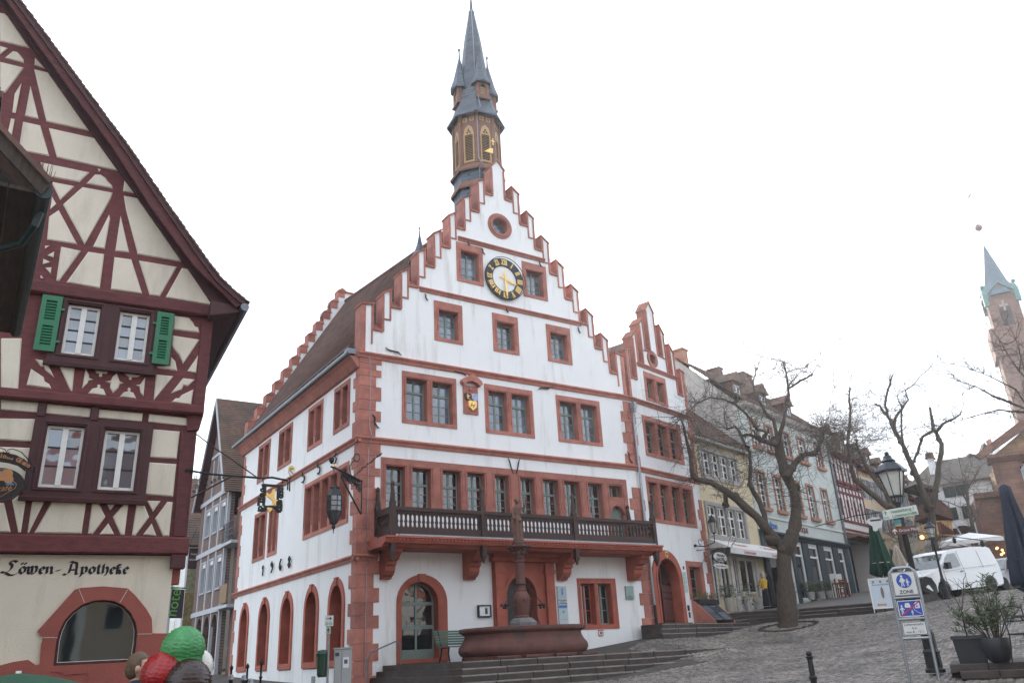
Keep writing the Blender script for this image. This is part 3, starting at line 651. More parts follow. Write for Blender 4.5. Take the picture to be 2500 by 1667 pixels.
# ---- slate tower on the ridge
TW = thing('slate_tower', 'slender octagonal slate ridge tower with brown louvred belfry and pointed spire', 'tower', (6.42, 1.9, 19.2)); TW.scale = (0.85, 0.85, 1)
A0 = R(240); BROWN = mat('red_brown_wood', (0.17, 0.075, 0.045), 0.7, 0.2, 5); OCHRE = mat('ochre_wood', (0.40, 0.26, 0.12), 0.7, 0.15, 5)
zz = lambda z: z-19.2
MB().lathe([(1.33, zz(18.2)), (1.33, zz(21.25))], n=8, a0=A0).build('slate_base', SLATE, TW)
MB().lathe([(1.35, zz(21.2)), (1.5, zz(21.12)), (1.52, zz(21.22)), (1.36, zz(21.5)), (1.33, zz(21.5))], n=8, a0=A0).build('lower_band', BROWN, TW)
MB().lathe([(1.32, zz(21.45)), (1.32, zz(22.3))], n=8, a0=A0).build('slate_drum', SLATE, TW)
MB().lathe([(1.33, zz(22.12)), (1.5, zz(22.02)), (1.52, zz(22.12)), (1.28, zz(22.42)), (1.2, zz(22.42))], n=8, a0=A0).build('upper_band', BROWN, TW)
MB().lathe([(1.16, zz(22.4)), (1.16, zz(25.2))], n=8, a0=A0).build('belfry_core', mat('belfry_dark', (0.03, 0.02, 0.015), 0.9), TW)
for i in range(8):
    a = A0+PI/4*i; b = MB(); b.tube([(1.23*math.cos(a), 1.23*math.sin(a), zz(22.4)), (1.23*math.cos(a), 1.23*math.sin(a), zz(25.15))], 0.13, 6); b.build('corner_post', BROWN, TW)
ap = 1.25*math.cos(PI/8)
fmesh = {}
for i in range(8):
    a = A0+PI/4*i+PI/8
    rot = (0, 0, a+PI/2); loc = (ap*math.cos(a)*0.985, ap*math.sin(a)*0.985, zz(0))
    b = MB(); hw = 0.30
    op = [(-hw+0.07, 22.6), (hw-0.07, 22.6), (hw-0.07, 24.0), (0.16, 24.28), (0, 24.42), (-0.16, 24.28), (-hw+0.07, 24.0)]
    b.wall(rect(-0.46, 0.46, 22.42, 25.15), [[(-hw, 22.5), (hw, 22.5), (hw, 24.02), (0.2, 24.38), (0, 24.52), (-0.2, 24.38), (-hw, 24.02)]], -0.03, 0.06)
    p = b.build('belfry_face', BROWN, TW, loc=loc); p.rotation_euler = rot
    b = MB(); b.wall([(-hw, 22.5), (hw, 22.5), (hw, 24.02), (0.2, 24.38), (0, 24.52), (-0.2, 24.38), (-hw, 24.02)], [rect(-hw+0.07, hw-0.07, 22.58, 23.98), ring(-0.075, 24.1, 0.06, 8), ring(0.075, 24.1, 0.06, 8), ring(0, 24.23, 0.06, 8)], -0.06, 0.04); b.build('arch_frame', OCHRE, p)
    for j in range(16):
        zc = 22.62+j*0.086; k = 'lv'
        if k not in fmesh:
            q = MB(); q.prism([(-0.05, -0.035), (-0.055, -0.02), (0.05, 0.055), (0.055, 0.04)], -0.23, 0.23, ax='x'); me = bpy.data.meshes.new('louvre'); me.from_pydata(q.v, [], q.f); me.materials.append(OCHRE); fmesh[k] = me
        link('louvre', fmesh[k], p, (0, 0.0, zc))
    for sx in (-0.2, 0.2):
        b = MB(); b.wall(rect(sx-0.13, sx+0.13, 24.72, 24.96), [ring(sx, 24.84, 0.07, 8)], -0.06, 0.0); b.build('quatrefoil', OCHRE, p)
MB().lathe([(1.2, zz(25.1)), (1.35, zz(25.15)), (1.62, zz(24.98)), (1.64, zz(25.06)), (1.3, zz(25.62)), (1.06, zz(26.3)), (0.9, zz(27.3)), (0.68, zz(28.8)), (0.5, zz(30.2)), (0.16, zz(32.1)), (0.1, zz(32.2)), (0.05, zz(33.0)), (0.02, zz(33.3))], n=8, a0=A0).build('spire', SLATE, TW)
b = MB(); b.ball((0, 0, zz(33.2)), 0.12, 8); b.lathe([(0.19, zz(32.05)), (0.19, zz(32.13))], n=8); b.build('spire_finial', LEAD, TW)
for i in range(4):
    a = R(262)+PI/2*i
    loc = (0.98*math.cos(a), 0.98*math.sin(a), zz(0))
    b = MB(); b.wall([(-0.36, 26.1), (0.36, 26.1), (0.36, 27.05), (-0.36, 27.05)], [[(-0.17, 26.3), (0.17, 26.3), (0.17, 26.75), (0, 26.95), (-0.17, 26.75)]], -0.2, -0.1); b.box(-0.36, -0.26, -0.1, 0.5, 26.0, 27.05); b.box(0.26, 0.36, -0.1, 0.5, 26.0, 27.05); b.box(-0.42, 0.42, -0.26, 0.3, 26.02, 26.1)
    p = b.build('spire_dormer', BROWN, TW, loc=loc); p.rotation_euler = (0, 0, a+PI/2)
    for j in range(4): piece('louvre', -0.16, 0.16, -0.16, -0.12, 26.34+j*0.1, 26.39+j*0.1, OCHRE, p)
    MB().lathe([(0.44, 26.95), (0.58, 26.9), (0.6, 26.96), (0.4, 27.5), (0.2, 28.3), (0.05, 28.9), (0.03, 29.5)], (0, 0.1, 0), n=8).build('dormer_roof', SLATE, p)
    b = MB(); b.ball((0, 0.1, 29.45), 0.085, 8); b.tube([(0, 0.1, 29.5), (0, 0.1, 29.95)], 0.01, 4); b.build('finial', LEAD, p)
b = MB(); q = [(-0.72, -1.32, zz(20.3)), (-0.7, -1.32, zz(22.0)), (-0.66, -1.55, zz(22.1)), (-0.66, -1.2, zz(22.6)), (-0.66, -1.2, zz(24.9)), (-0.7, -1.66, zz(25.1)), (-0.45, -1.0, zz(26.4)), (-0.42, -0.8, zz(27.2)), (-0.25, -0.48, zz(30)), (-0.08, -0.15, zz(32.2))]
b.tube(q, 0.022, 4); b.build('lightning_wire', ZINC, TW)
# weather vane on the gable top
VN = thing('weather_vane', 'small gold cross and banner vane on the gable tip', 'weather vane', (6.22, 0.2, 22.05))
b = MB(); b.tube([(0, 0, 0), (0, 0, 1.15)], 0.014, 5); b.build('rod', IRON, VN)
b = MB(); b.box(-0.02, 0.02, -0.015, 0.015, 0.9, 1.25); b.box(-0.09, 0.09, -0.014, 0.014, 1.09, 1.13); b.build('cross', GOLD, VN)
MB().prism([(-0.02, 0.45), (-0.02, 0.72), (-0.2, 0.66), (-0.42, 0.46), (-0.5, 0.42)], -0.012, 0.012).build('banner', GOLD, VN)
# little ridge turret
RT = thing('ridge_turret', 'small round slate turret roof poking over the town hall roof', 'turret', (4.45, 4.0, 17.2))
b = MB(); b.lathe([(0.3, 0.0), (0.3, 1.2)], n=10); b.build('drum', BROWN, RT)
MB().lathe([(0.3, 1.18), (0.5, 1.12), (0.52, 1.18), (0.28, 1.6), (0.12, 2.1), (0.03, 2.6), (0.02, 2.95)], n=12).build('turret_roof', SLATE, RT, smooth=True)
b = MB(); b.ball((0, 0, 2.95), 0.05, 8); b.build('finial', SAND, RT)

# ================================================================== BALCONY
BL = thing('balcony', 'long dark wooden balcony with carved posts and pierced balustrade on red stone brackets', 'balcony', (0.0, 0.0, 5.2))
YB = -1.25; X0B, X1B = 0.68, 11.95; zb = lambda z: z-5.2
MB().prism([(0.0, zb(5.02)), (YB+0.1, zb(5.02)), (YB+0.02, zb(5.1)), (YB-0.12, zb(5.12)), (YB-0.16, zb(5.2)), (YB-0.16, zb(5.25)), (YB-0.22, zb(5.27)), (YB-0.22, zb(5.33)), (0.0, zb(5.33))], X0B-0.3, X1B+0.25, ax='x').build('floor_slab', SANDLOW, BL)
dm = boxmesh('dentil', 0, 0.055, 0, 0.05, 0, 0.05, SANDLOW)
for i in range(86): link('dentil', dm, BL, (X0B-0.1+i*0.135, YB-0.185, zb(5.225)))
b = MB(); b.box(X0B+0.15, X1B-0.1, YB-0.2, YB-0.14, zb(5.335), zb(5.385)); b.build('metal_flashing', ZINC, BL)
PW = 0.16
posts = [(X0B, YB), (4.05, YB), (8.02, YB), (X1B, YB), (X0B, -0.1), (X1B-0.2, -0.1)]
for i, (px, py) in enumerate(posts):
    b = MB(); h = PW/2; low = 4.72 if i < 4 else 5.35
    b.box(px-h, px+h, py-h-0.03, py+h, zb(low+0.14), zb(6.32))
    if i < 4: b.lathe([(0.02, zb(low-0.18)), (0.11, zb(low+0.06)), (0.12, zb(low+0.15))], (px, py-0.015, 0), 4, a0=PI/4)
    b.lathe([(0.125, zb(6.3)), (0.125, zb(6.4)), (0.1, zb(6.43))], (px, py-0.015, 0), 4, a0=PI/4)
    b.lathe([(0.105, zb(6.42)), (0.085, zb(6.62)), (0.05, zb(6.95)), (0.075, zb(6.98)), (0.075, zb(7.03)), (0.03, zb(7.1))], (px, py-0.015, 0), 8)
    b.build('post', DKWOOD, BL)
def rail(x0, x1, y0, y1, z0, z1, nm='rail'): MB().box(x0, x1, y0, y1, zb(z0), zb(z1)).build(nm, DKWOOD, BL)
bal_prof = [(0.5, 0.0), (0.44, 0.04), (0.26, 0.13), (0.22, 0.2), (0.22, 0.34), (0.36, 0.42), (0.36, 0.47), (0.22, 0.55), (0.2, 0.78), (0.3, 0.88), (0.46, 0.95), (0.5, 1.0)]
def balu(w_, h_):
    right = [(x*w_, z*h_) for x, z in bal_prof]; left = [(-x*w_, z*h_) for x, z in bal_prof[::-1]]
    b = MB(); b.prism(right+left, -0.02, 0.02); me = bpy.data.meshes.new('baluster'); me.from_pydata(b.v, [], b.f); me.materials.append(DKWOOD); return me
segs = [(X0B+PW/2, 4.05-PW/2, 20), (4.05+PW/2, 8.02-PW/2, 23), (8.02+PW/2, X1B-PW/2, 22)]
for (a, c, n) in segs:
    rail(a, c, YB-0.06, YB+0.06, 5.42, 5.62, 'bottom_rail'); rail(a, c, YB-0.04, YB+0.04, 6.06, 6.15, 'top_rail'); rail(a, c, YB-0.1, YB+0.08, 6.15, 6.27, 'hand_rail')
    me = balu((c-a)/n, 0.46)
    for i in range(n): link('baluster', me, BL, (a+(i+0.5)*(c-a)/n, YB, zb(5.61)))
me = balu(0.14, 0.46)
for xs in (X0B, X1B):
    MB().box(xs-0.05, xs+0.05, YB+0.08, -0.18, zb(5.42), zb(5.62)).build('bottom_rail', DKWOOD, BL); MB().box(xs-0.08, xs+0.08, YB+0.08, -0.18, zb(6.06), zb(6.27)).build('hand_rail', DKWOOD, BL)
    for i in range(7): link('baluster', me, BL, (xs, YB+0.15+i*0.142, zb(5.61)), rot=(0, 0, PI/2))
# stone brackets
prof = [(0.0, 4.12), (-0.16, 4.12), (-0.2, 4.18), (-0.34, 4.24), (-0.44, 4.36), (-0.46, 4.5), (-0.54, 4.54), (-0.56, 4.64), (-0.74, 4.70), (-0.86, 4.84), (-0.98, 4.88), (-1.0, 5.02), (0.0, 5.02)]
for x0, x1 in ((0.82, 1.17), (3.95, 4.37), (7.98, 8.36), (11.45, 11.84)):
    MB().prism([(y, zb(z)) for y, z in prof], x0, x1, ax='x').build('bracket', SANDLOW, BL)

# ---- signs and fittings on the front wall
SGN = mat('sign_grey_blue', (0.42, 0.50, 0.53), 0.4, 0.05); INK = mat('ink_dark', (0.03, 0.035, 0.04), 0.6); INKB = mat('ink_blue', (0.03, 0.14, 0.45), 0.5); PAPER = mat('paper_white', (0.72, 0.74, 0.74), 0.7, 0.04)
s1 = thing('notice_case', 'small black-framed notice case on white wall left of the portal', 'notice case', (4.75, -0.02, 2.89))
b = MB(); b.wall(rect(-0.26, 0.26, 0, 0.4), [rect(-0.22, 0.22, 0.04, 0.36)], -0.08, 0.02); b.build('frame', IRON, s1)
MB().box(-0.22, 0.22, -0.045, 0.0, 0.04, 0.36).build('sheet', PAPER, s1); MB().box(0.02, 0.12, -0.05, -0.046, 0.1, 0.3).build('print', INK, s1)
s2 = thing('tourist_info_panels', 'column of pale glass tourist information panels right of the portal', 'sign', (8.14, -0.02, 2.56))
for z0, z1 in ((0.98, 1.36), (0.58, 0.97), (0.19, 0.57), (0.0, 0.18)): MB().box(-0.2, 0.2, -0.05, 0.02, z0, z1).build('panel', SGN, s2)
text('i', 0.36, INKB, s2, (-0.035, -0.056, 1.05), bold=0.012); MB().box(-0.19, 0.19, -0.055, -0.05, 0.6, 0.68).build('stripe', INKB, s2)
for k, t_ in enumerate(('Kerwe Weinheim', 'Stadt- und', 'Tourismusmarketing')): text(t_, 0.05, INK, s2, (0, -0.055, 0.85-0.06*k), align='CENTER')
b = MB(); b.lathe([(0.05, 0), (0.05, 0.004)], n=10); o = b.build('emblem', mat('emblem_teal', (0.05, 0.35, 0.4)), s2, loc=(0.0, -0.056, 0.45)); o.rotation_euler = (PI/2, 0, 0)
s3 = thing('wall_plaque', 'pale green glass plaque beside the corner quoins of the town hall', 'plaque', (11.47, -0.02, 3.43))
MB().box(-0.2, 0.2, -0.05, 0.02, 0.12, 0.5).build('plate', mat('plaque_green', (0.22, 0.32, 0.30), 0.4), s3); MB().box(-0.2, 0.2, -0.05, 0.02, 0.0, 0.1).build('plate', mat('plaque_green', (0.22, 0.32, 0.30), 0.4), s3); text('Altes Rathaus', 0.045, INK, s3, (0, -0.055, 0.04), align='CENTER')
s4 = thing('no_ball_sign', 'little white square sign with red border below the ground floor window', 'sign', (9.86, -0.01, 2.14))
MB().box(-0.11, 0.11, -0.02, 0.0, 0, 0.2).build('plate', PAPER, s4); MB().wall(rect(-0.115, 0.115, -0.005, 0.205), [rect(-0.085, 0.085, 0.025, 0.175)], -0.026, -0.02).build('border', mat('sign_red', (0.5, 0.02, 0.02), 0.5), s4); MB().box(-0.04, 0.05, -0.024, -0.02, 0.05, 0.14).build('print', INK, s4)

# ================================================================== RIGHT WING (own small stepped gable, plane turned by 14 deg)
BAYA = 14.0; BAYP = (12.45, 0.0)
BY = thing('gabled_wing', 'narrow white wing with small stepped gable and arched wooden door, right of the town hall', 'building', (12.45, 0, 0), R(BAYA))
bh = []
def bw(x0, x1, z0, z1, lights, zo, zt, rows, transom=None):
    stone_window(BY, x0, x1, z0, z1, lights, zo, zt, GLASS, 2, rows, transom, depth=0.34); bh.append(rect(x0+0.03, x1-0.03, z0+0.03, z1-0.03))
bw(1.57, 3.40, 12.04, 13.43, [(1.74, 2.36), (2.6, 3.2)], 12.16, 13.12, 3)
bw(1.03, 4.20, 9.41, 11.26, [(1.21, 1.98), (2.2, 2.96), (3.2, 3.98)], 9.56, 11.0, 3, (10.5, 1))
bw(0.77, 4.60, 6.55, 8.48, [(0.94, 1.6), (1.84, 2.52), (2.76, 3.44), (3.68, 4.38)], 6.70, 8.24, 3, (7.8, 1))
bw(3.2, 4.60, 3.45, 5.06, [(3.42, 4.32)], 3.5, 4.82, 3)
oc = MB(); oc.wall(ring(2.47, 14.2, 0.42, 24), [ring(2.47, 14.2, 0.25, 24)], -0.06, 0.35); oc = oc.build('round_window', SAND, BY); MB().wall(ring(2.47, 14.2, 0.25, 20), [], 0.2, 0.22).build('pane', GLASS, oc); bh.append(ring(2.47, 14.2, 0.38, 24))
dr = MB(); dr.wall(arch(0.45, 2.73, 2.3, 4.3, 5.42, 18), [arch(0.78, 2.40, 2.3, 4.25, 5.07, 18)], -0.06, 0.5); dr.wall(arch(0.68, 2.50, 2.45, 4.27, 5.17, 18), [arch(0.775, 2.405, 2.3, 4.25, 5.075, 18)], -0.09, -0.055); dr = dr.build('arched_doorway', SANDLOW, BY)
DOORW = mat('red_brown_door', (0.085, 0.022, 0.016), 0.5, 0.15, 5)
dl = MB().wall(arch(0.78, 2.40, 2.5, 4.25, 5.06, 18), [], 0.36, 0.42).build('door', DOORW, BY)
for xa, xb in ((0.84, 1.5), (1.64, 2.34)):
    for z0, z1 in ((2.62, 3.42), (3.5, 3.66), (3.74, 3.98)): MB().bbox(xa, xb, 0.325, 0.36, z0, z1, 0.02).build('door_panel', DOORW, dl)
MB().box(1.53, 1.61, 0.3, 0.36, 2.5, 5.0).build('meeting_post', DOORW, dl)
MB().prism([(0.86, 4.08), (1.48, 4.08), (1.48, 4.9), (1.2, 4.75), (0.95, 4.5)], 0.335, 0.355).build('pane', GLASS, dl); MB().prism([(1.66, 4.08), (2.3, 4.08), (2.25, 4.5), (2.0, 4.75), (1.66, 4.9)], 0.335, 0.355).build('pane', GLASS, dl)
b = MB(); b.tube([(1.2, 0.3, 3.55), (1.32, 0.3, 3.55)], 0.018, 6); b.ball((1.18, 0.3, 3.58), 0.035, 8); b.build('door_handle', ZINC, dl)
MB().prism(shield(1.62, 5.24, 0.1, 0.15), -0.1, -0.06).build('door_shield', GOLD, BY); MB().prism(shield(1.62, 5.25, 0.05, 0.08), -0.108, -0.1).build('door_shield_field', BLUEBLK, BY)
bh.append(arch(0.5, 2.68, 2.3, 4.3, 5.38, 18))
MB().wall(rect(0.0, 5.25, 1.0, 11.72), [h for h in bh if max(p[1] for p in h) < 11.8], 0, 0.45).build('front_wall', PLASTER, BY)
stepped_gable(BY, 2.39, 3.03, 0.32, 0.42, 0.29, 14.56, 0.83, 3, 17.18, 16.7, 0.0, 0.5, 11.72, 0.25, 5.2, 14.2, holes=[h for h in bh if max(p[1] for p in h) > 11.8], sill=0.1, rise=1.62, drop=0.42, name='gable_wall')
# taller piers: extra inner blocks like the photograph's steep steps
string_course(BY, 0.0, 5.35, 11.71, 11.95); string_course(BY, 0.0, 5.35, 8.61, 8.86); string_course(BY, 1.15, 4.5, 13.58, 13.78, out=0.12)
for sgn in (0, 1):
    for i in range(21):
        z = 11.65-i*0.47
        if 8.3 < z < 9.1 or z < 2.6: continue
        wd = 0.50 if i % 2 else 0.33
        if sgn == 0: MB().bbox(0.0, wd, -0.035, 0.02, z-0.455, z, 0.006).build('quoin', SAND, BY)
        else: MB().bbox(5.25-wd+0.1, 5.285, -0.035, 0.3, z-0.455, z, 0.006).build('quoin', SAND, BY)
for i in range(21):
    z = 11.65-i*0.47
    if 8.3 < z < 9.1 or z < 1.8: continue
    wd = 0.46 if i % 2 else 0.28
    MB().bbox(WX-wd, WX-0.008, -0.036, 0.02, z-0.455, z, 0.006).build('quoin', SAND, TH)
b = MB(); b.box(0.06, 0.26, -0.3, -0.08, 11.35, 11.6); b.prism([(0.1, 11.15), (0.22, 11.15), (0.26, 11.35), (0.06, 11.35)], -0.28, -0.1); b.tube([(0.16, -0.19, 11.2), (0.16, -0.14, 10.95), (0.18, -0.14, 5.3), (0.2, -0.14, 3.2)], 0.055, 8); b.build('downpipe', ZINC, BY)
b = MB(); b.tube([(0.2, -0.14, 3.2), (0.2, -0.14, 2.2)], 0.06, 8); b.build('downpipe_foot', IRON, BY)
MB().box(4.95, 5.24, 0.3, 6.5, 1.0, 11.7).build('side_wall', PLASTER, BY)
b = MB(); b.prism([(0.1, 11.7), (5.3, 11.7), (2.7, 15.6)], 0.5, 7.0); b.build('roof', TILE, BY)
MB().box(0.1, 4.9, 2.6, 2.7, 1.2, 11.6).build('partition', DARK, BY)
# plates by the door
PG = mat('plate_green', (0.40, 0.55, 0.52), 0.4, 0.05)
for k in range(5): MB().box(2.86, 3.09, -0.03, 0.02, 3.75+0.168*k, 3.75+0.168*k+0.155).build('name_plate', PG, BY)
MB().box(2.93, 3.0, -0.03, 0.02, 4.69, 4.82).build('house_plate', IRON, BY); MB().box(2.9, 3.02, -0.04, 0.02, 3.0, 3.22).build('letter_slot', IRON, BY); MB().box(2.94, 3.02, -0.04, 0.02, 2.72, 2.95).build('letter_slot', IRON, BY)
# tall iron spike on the small gable
b = MB(); b.tube([(2.5, 0.25, 17.2), (2.46, 0.25, 18.5)], 0.012, 4); b.box(2.4, 2.53, 0.24, 0.26, 18.2, 18.24); b.build('gable_spike', ZINC, BY)
# ================================================================== HALF-TIMBERED CORNER HOUSE (left)
LA = -5.0; LP0 = (-7.37, -9.19)
LH = thing('half_timbered_house', 'cream half-timbered gable house with oxblood beams and green shutters', 'house', (LP0[0], LP0[1], 0), R(LA))
_ln = (math.sin(R(LA)), -math.cos(R(LA)))
def LPt(px, py, n=0.0): return onplane(px, py, (LP0[0]+_ln[0]*n, LP0[1]+_ln[1]*n), LA)
ZS = {'T1': (0, 0, .2551), 'T2': (0, 380, .2551), 'T3': (280, 380, .2551), 'T4': (60, 700, .2232), 'T5': (330, 700, .2232), 'T6': (0, 1020, .2168), 'T7': (220, 1020, .2169), 'T8': (0, 1360, .1958)}
def ZP(t, p, n=0.0): o = ZS[t]; return LPt(o[0]+p[0]*o[2], o[1]+p[1]*o[2], n)
N0, N1, N2, N3 = 0.0, 0.15, 0.28, 0.36
PAN = [
('T1', N3, [(0,120),(45,128),(75,155),(283,460),(0,393)]), ('T1', N3, [(0,440),(75,462),(0,520)]), ('T1', N3, [(45,553),(125,487),(165,497),(190,522),(228,570),(228,603)]),
('T1', N3, [(335,550),(430,655),(330,620)]), ('T1', N3, [(0,590),(230,645),(50,885),(0,880)]), ('T1', N3, [(207,793),(150,1085),(118,1080),(140,900)]), ('T1', N3, [(292,818),(370,1138),(238,1110)]),
('T1', N3, [(327,660),(460,692),(480,720),(855,1252),(445,1162)]), ('T1', N3, [(105,1135),(142,1140),(98,1365),(62,1325)]), ('T1', N3, [(220,1162),(385,1198),(472,1493),(178,1435)]), ('T1', N3, [(467,1222),(905,1320),(1130,1635),(545,1505)]),
('T2', N3, [(275,42),(318,48),(375,165),(320,155),(265,80)]), ('T2', N3, [(385,60),(858,158),(760,253),(455,195)]), ('T2', N3, [(935,125),(965,130),(950,152)]), ('T2', N3, [(828,265),(910,178),(965,180),(1010,210),(1030,240),(1075,285),(1078,313)]),
('T2', N3, [(485,245),(715,290),(577,422),(515,300)]), ('T2', N3, [(498,392),(538,463),(480,512)]), ('T2', N3, [(603,465),(790,298),(1080,352),(1060,410),(810,848)]), ('T2', N3, [(562,518),(740,848),(450,803),(470,580)]), ('T2', N3, [(1045,562),(1055,600),(1002,890),(888,872)]),
('T2', N3, [(430,862),(475,860),(430,890)]), ('T2', N3, [(455,953),(520,915),(512,975)]), ('T2', N3, [(413,985),(483,1018),(410,1038)]), ('T2', N3, [(435,1072),(493,1067),(485,1130)]), ('T2', N3, [(388,1140),(420,1175),(388,1172)]),
('T2', N3, [(585,868),(775,908),(565,1197),(538,1193)]), ('T2', N3, [(845,917),(998,940),(955,1268),(635,1212)]),
('T3', N3, [(95,235),(190,360),(80,340)]), ('T3', N3, [(88,380),(220,405),(645,1015),(222,942),(110,520)]), ('T3', N3, [(57,572),(140,925),(5,912)]), ('T3', N3, [(-2,968),(160,990),(265,1320),(-37,1278)]), ('T3', N3, [(232,1000),(597,1062),(432,1345),(335,1332)]), ('T3', N3, [(645,1072),(705,1082),(938,1430),(487,1355)]),
('T4', N2, [(115,787),(240,805),(325,990),(225,905),(215,870),(178,868)]), ('T4', N2, [(70,893),(210,985),(220,1032),(270,1060),(295,1113),(20,1075)]), ('T4', N2, [(362,822),(552,843),(522,1138),(500,1130)]),
('T4', N2, [(667,888),(705,965),(705,995),(755,1012),(700,1025),(692,1050),(630,1110)]), ('T4', N2, [(745,868),(948,888),(895,950),(850,945),(850,975),(830,985),(812,970),(820,945),(790,945)]), ('T4', N2, [(697,1165),(740,1110),(795,1100),(795,1075),(815,1065),(832,1080),(822,1105),(862,1115),(895,1188)]),
('T4', N2, [(1008,938),(1040,1030),(1085,1050),(1040,1062),(1025,1105),(968,1158),(935,1100),(940,1050),(885,1035),(945,1020),(960,985)]), ('T4', N2, [(1077,908),(1305,942),(1240,985),(1170,985),(1175,1005),(1155,1020),(1140,1005),(1145,980),(1115,970)]),
('T4', N2, [(1042,1200),(1085,1150),(1130,1140),(1128,1110),(1145,1097),(1163,1115),(1155,1145),(1190,1155),(1223,1222)]), ('T4', N2, [(1322,985),(1300,1195),(1265,1150),(1258,1090),(1215,1075),(1265,1065)]),
('T4', N1, [(-260,1228),(165,1265),(152,1375),(-260,1340)]), ('T4', N1, [(235,1275),(743,1325),(725,1430),(218,1382)]), ('T4', N1, [(805,1335),(1295,1382),(1282,1472),(793,1430)]),
('T4', N2, [(-260,560),(-30,560),(-75,1170),(-260,1150)]),
('T5', N2, [(425,313),(590,335),(632,385),(655,430),(690,440),(703,500),(415,465)]), ('T5', N2, [(410,530),(705,575),(523,840),(480,745),(420,680),(400,640)]), ('T5', N2, [(390,760),(440,810),(462,918),(238,885),(240,865),(375,865)]), ('T5', N2, [(690,745),(668,940),(570,922)]),
('T5', N2, [(228,955),(420,975),(203,1240)]), ('T5', N2, [(525,995),(655,1012),(575,1085),(530,1075),(510,1120),(390,1165)]), ('T5', N2, [(640,1118),(612,1290),(398,1258),(445,1215),(480,1215),(510,1180)]), ('T5', N1, [(155,1388),(635,1440),(620,1525),(142,1475)]),
('T6', N1, [(-60,0),(425,8),(385,268),(-60,240)]), ('T6', N1, [(-60,320),(375,335),(310,820),(-60,800)]), ('T6', N1, [(-60,950),(45,955),(120,1283),(-60,1280)]), ('T6', N1, [(135,925),(215,865),(298,868),(235,1285),(205,1285)]), ('T6', N1, [(370,878),(525,885),(325,1290),(308,1290)]), ('T6', N1, [(615,888),(977,905),(918,1300),(385,1292)]),
('T7', N1, [(30,908),(76,910),(173,1110),(28,1305),(-25,1300)]), ('T7', N1, [(160,912),(322,918),(225,1037)]), ('T7', N1, [(205,1180),(272,1308),(105,1308)]), ('T7', N1, [(438,925),(388,1312),(345,1312),(255,1112),(410,930)]), ('T7', N1, [(527,928),(592,928),(665,1112),(510,1320),(472,1315)]), ('T7', N1, [(638,928),(795,933),(707,1052)]), ('T7', N1, [(693,1183),(748,1325),(597,1312)]), ('T7', N1, [(870,940),(932,945),(890,1330),(820,1328),(733,1128)]),
('T7', N1, [(660,120),(1013,150),(975,458),(630,440)]), ('T7', N1, [(620,493),(973,517),(935,885),(587,855)]),
]
for t, n, pl in PAN:
    q = [ZP(t, p, n+0.02) for p in pl]; sz = min(max(p[0] for p in q)-min(p[0] for p in q), max(p[1] for p in q)-min(p[1] for p in q))
    MB().prism(q, -n-0.022, -n+0.02, bev=min(0.02, sz*0.08)).build('infill_panel', CREAM, LH)
# levels measured on the facade
zA = ZP('T7', (470, 1532), N1)[1]+0.02; zB = ZP('T4', (480, 1296), N1)[1]+0.03; zC = ZP('T3', (938, 1432), N3)[1]-0.14; SL = -9.0; zA1 = ZP('T7', (450, 1322), N1)[1]-0.01; zB1 = ZP('T4', (895, 1196), N2)[1]-0.01
def quad(t, pts, n): return [ZP(t, p, n) for p in pts]
def rq(q):                                   # square up a traced opening
    xs = [p[0] for p in q]; zs = [p[1] for p in q]
    x0 = (q[0][0]+q[3][0])/2; x1 = (q[1][0]+q[2][0])/2; z1 = (q[0][1]+q[1][1])/2; z0 = (q[2][1]+q[3][1])/2
    return x0, x1, z0, z1
W2 = [rq(quad('T4', [(475, 180), (835, 238), (765, 778), (395, 735)], N2)), rq(quad('T4', [(1040, 265), (1372, 310), (1318, 845), (975, 805)], N2))]
W1 = [rq(quad('T6', [(525, 75), (955, 105), (870, 803), (425, 782)], N1)), rq(quad('T7', [(160, 128), (565, 160), (497, 830), (80, 812)], N1))]
e1 = ZP('T7', (1130, 900), N1)[0]; e2 = ZP('T5', (740, 1150), N2)[0]
TW1 = MB().wall(rect(SL, e1, zA-0.02, zB), [rect(a+0.01, b-0.01, c+0.01, d-0.01) for a, b, c, d in W1], -N1, 0.15).build('timber_wall', RED_TIMBER, LH)
TW2 = MB().wall(rect(SL, e2, zB, zC), [rect(a+0.01, b-0.01, c+0.01, d-0.01) for a, b, c, d in W2], -N2, 0.15).build('timber_wall', RED_TIMBER, LH)
def louver_window(x0, x1, z0, z1, n, rows, y):
    b = MB(); f = 0.055; c = (x0+x1)/2
    b.box(x0, x0+f, y-0.05, y+0.03, z0, z1); b.box(x1-f, x1, y-0.05, y+0.03, z0, z1); b.box(x0+f, x1-f, y-0.048, y+0.028, z0, z0+f*1.2); b.box(x0+f, x1-f, y-0.048, y+0.028, z1-f, z1); b.box(c-0.045, c+0.045, y-0.06, y+0.028, z0+f, z1-f)
    w = b.build('window', WHITEFR, LH)
    a0, a1 = z0+f*1.2, z1-f
    for (xa, xb) in ((x0+f, c-0.045), (c+0.045, x1-f)):
        h = (a1-a0)/rows
        for j in range(rows):
            piece('pane', xa, xb, y-0.004, y+0.004, a0+h*j, a0+h*(j+1), GLASSC, w)
            if j: piece('glazing_bar', xa, xb, y-0.02, y-0.005, a0+h*j-0.012, a0+h*j+0.012, IRON, w)
for q in W2: louver_window(*q, N2, 4, -N2+0.07)
for q in W1: louver_window(*q, N1, 3, -N1+0.07)
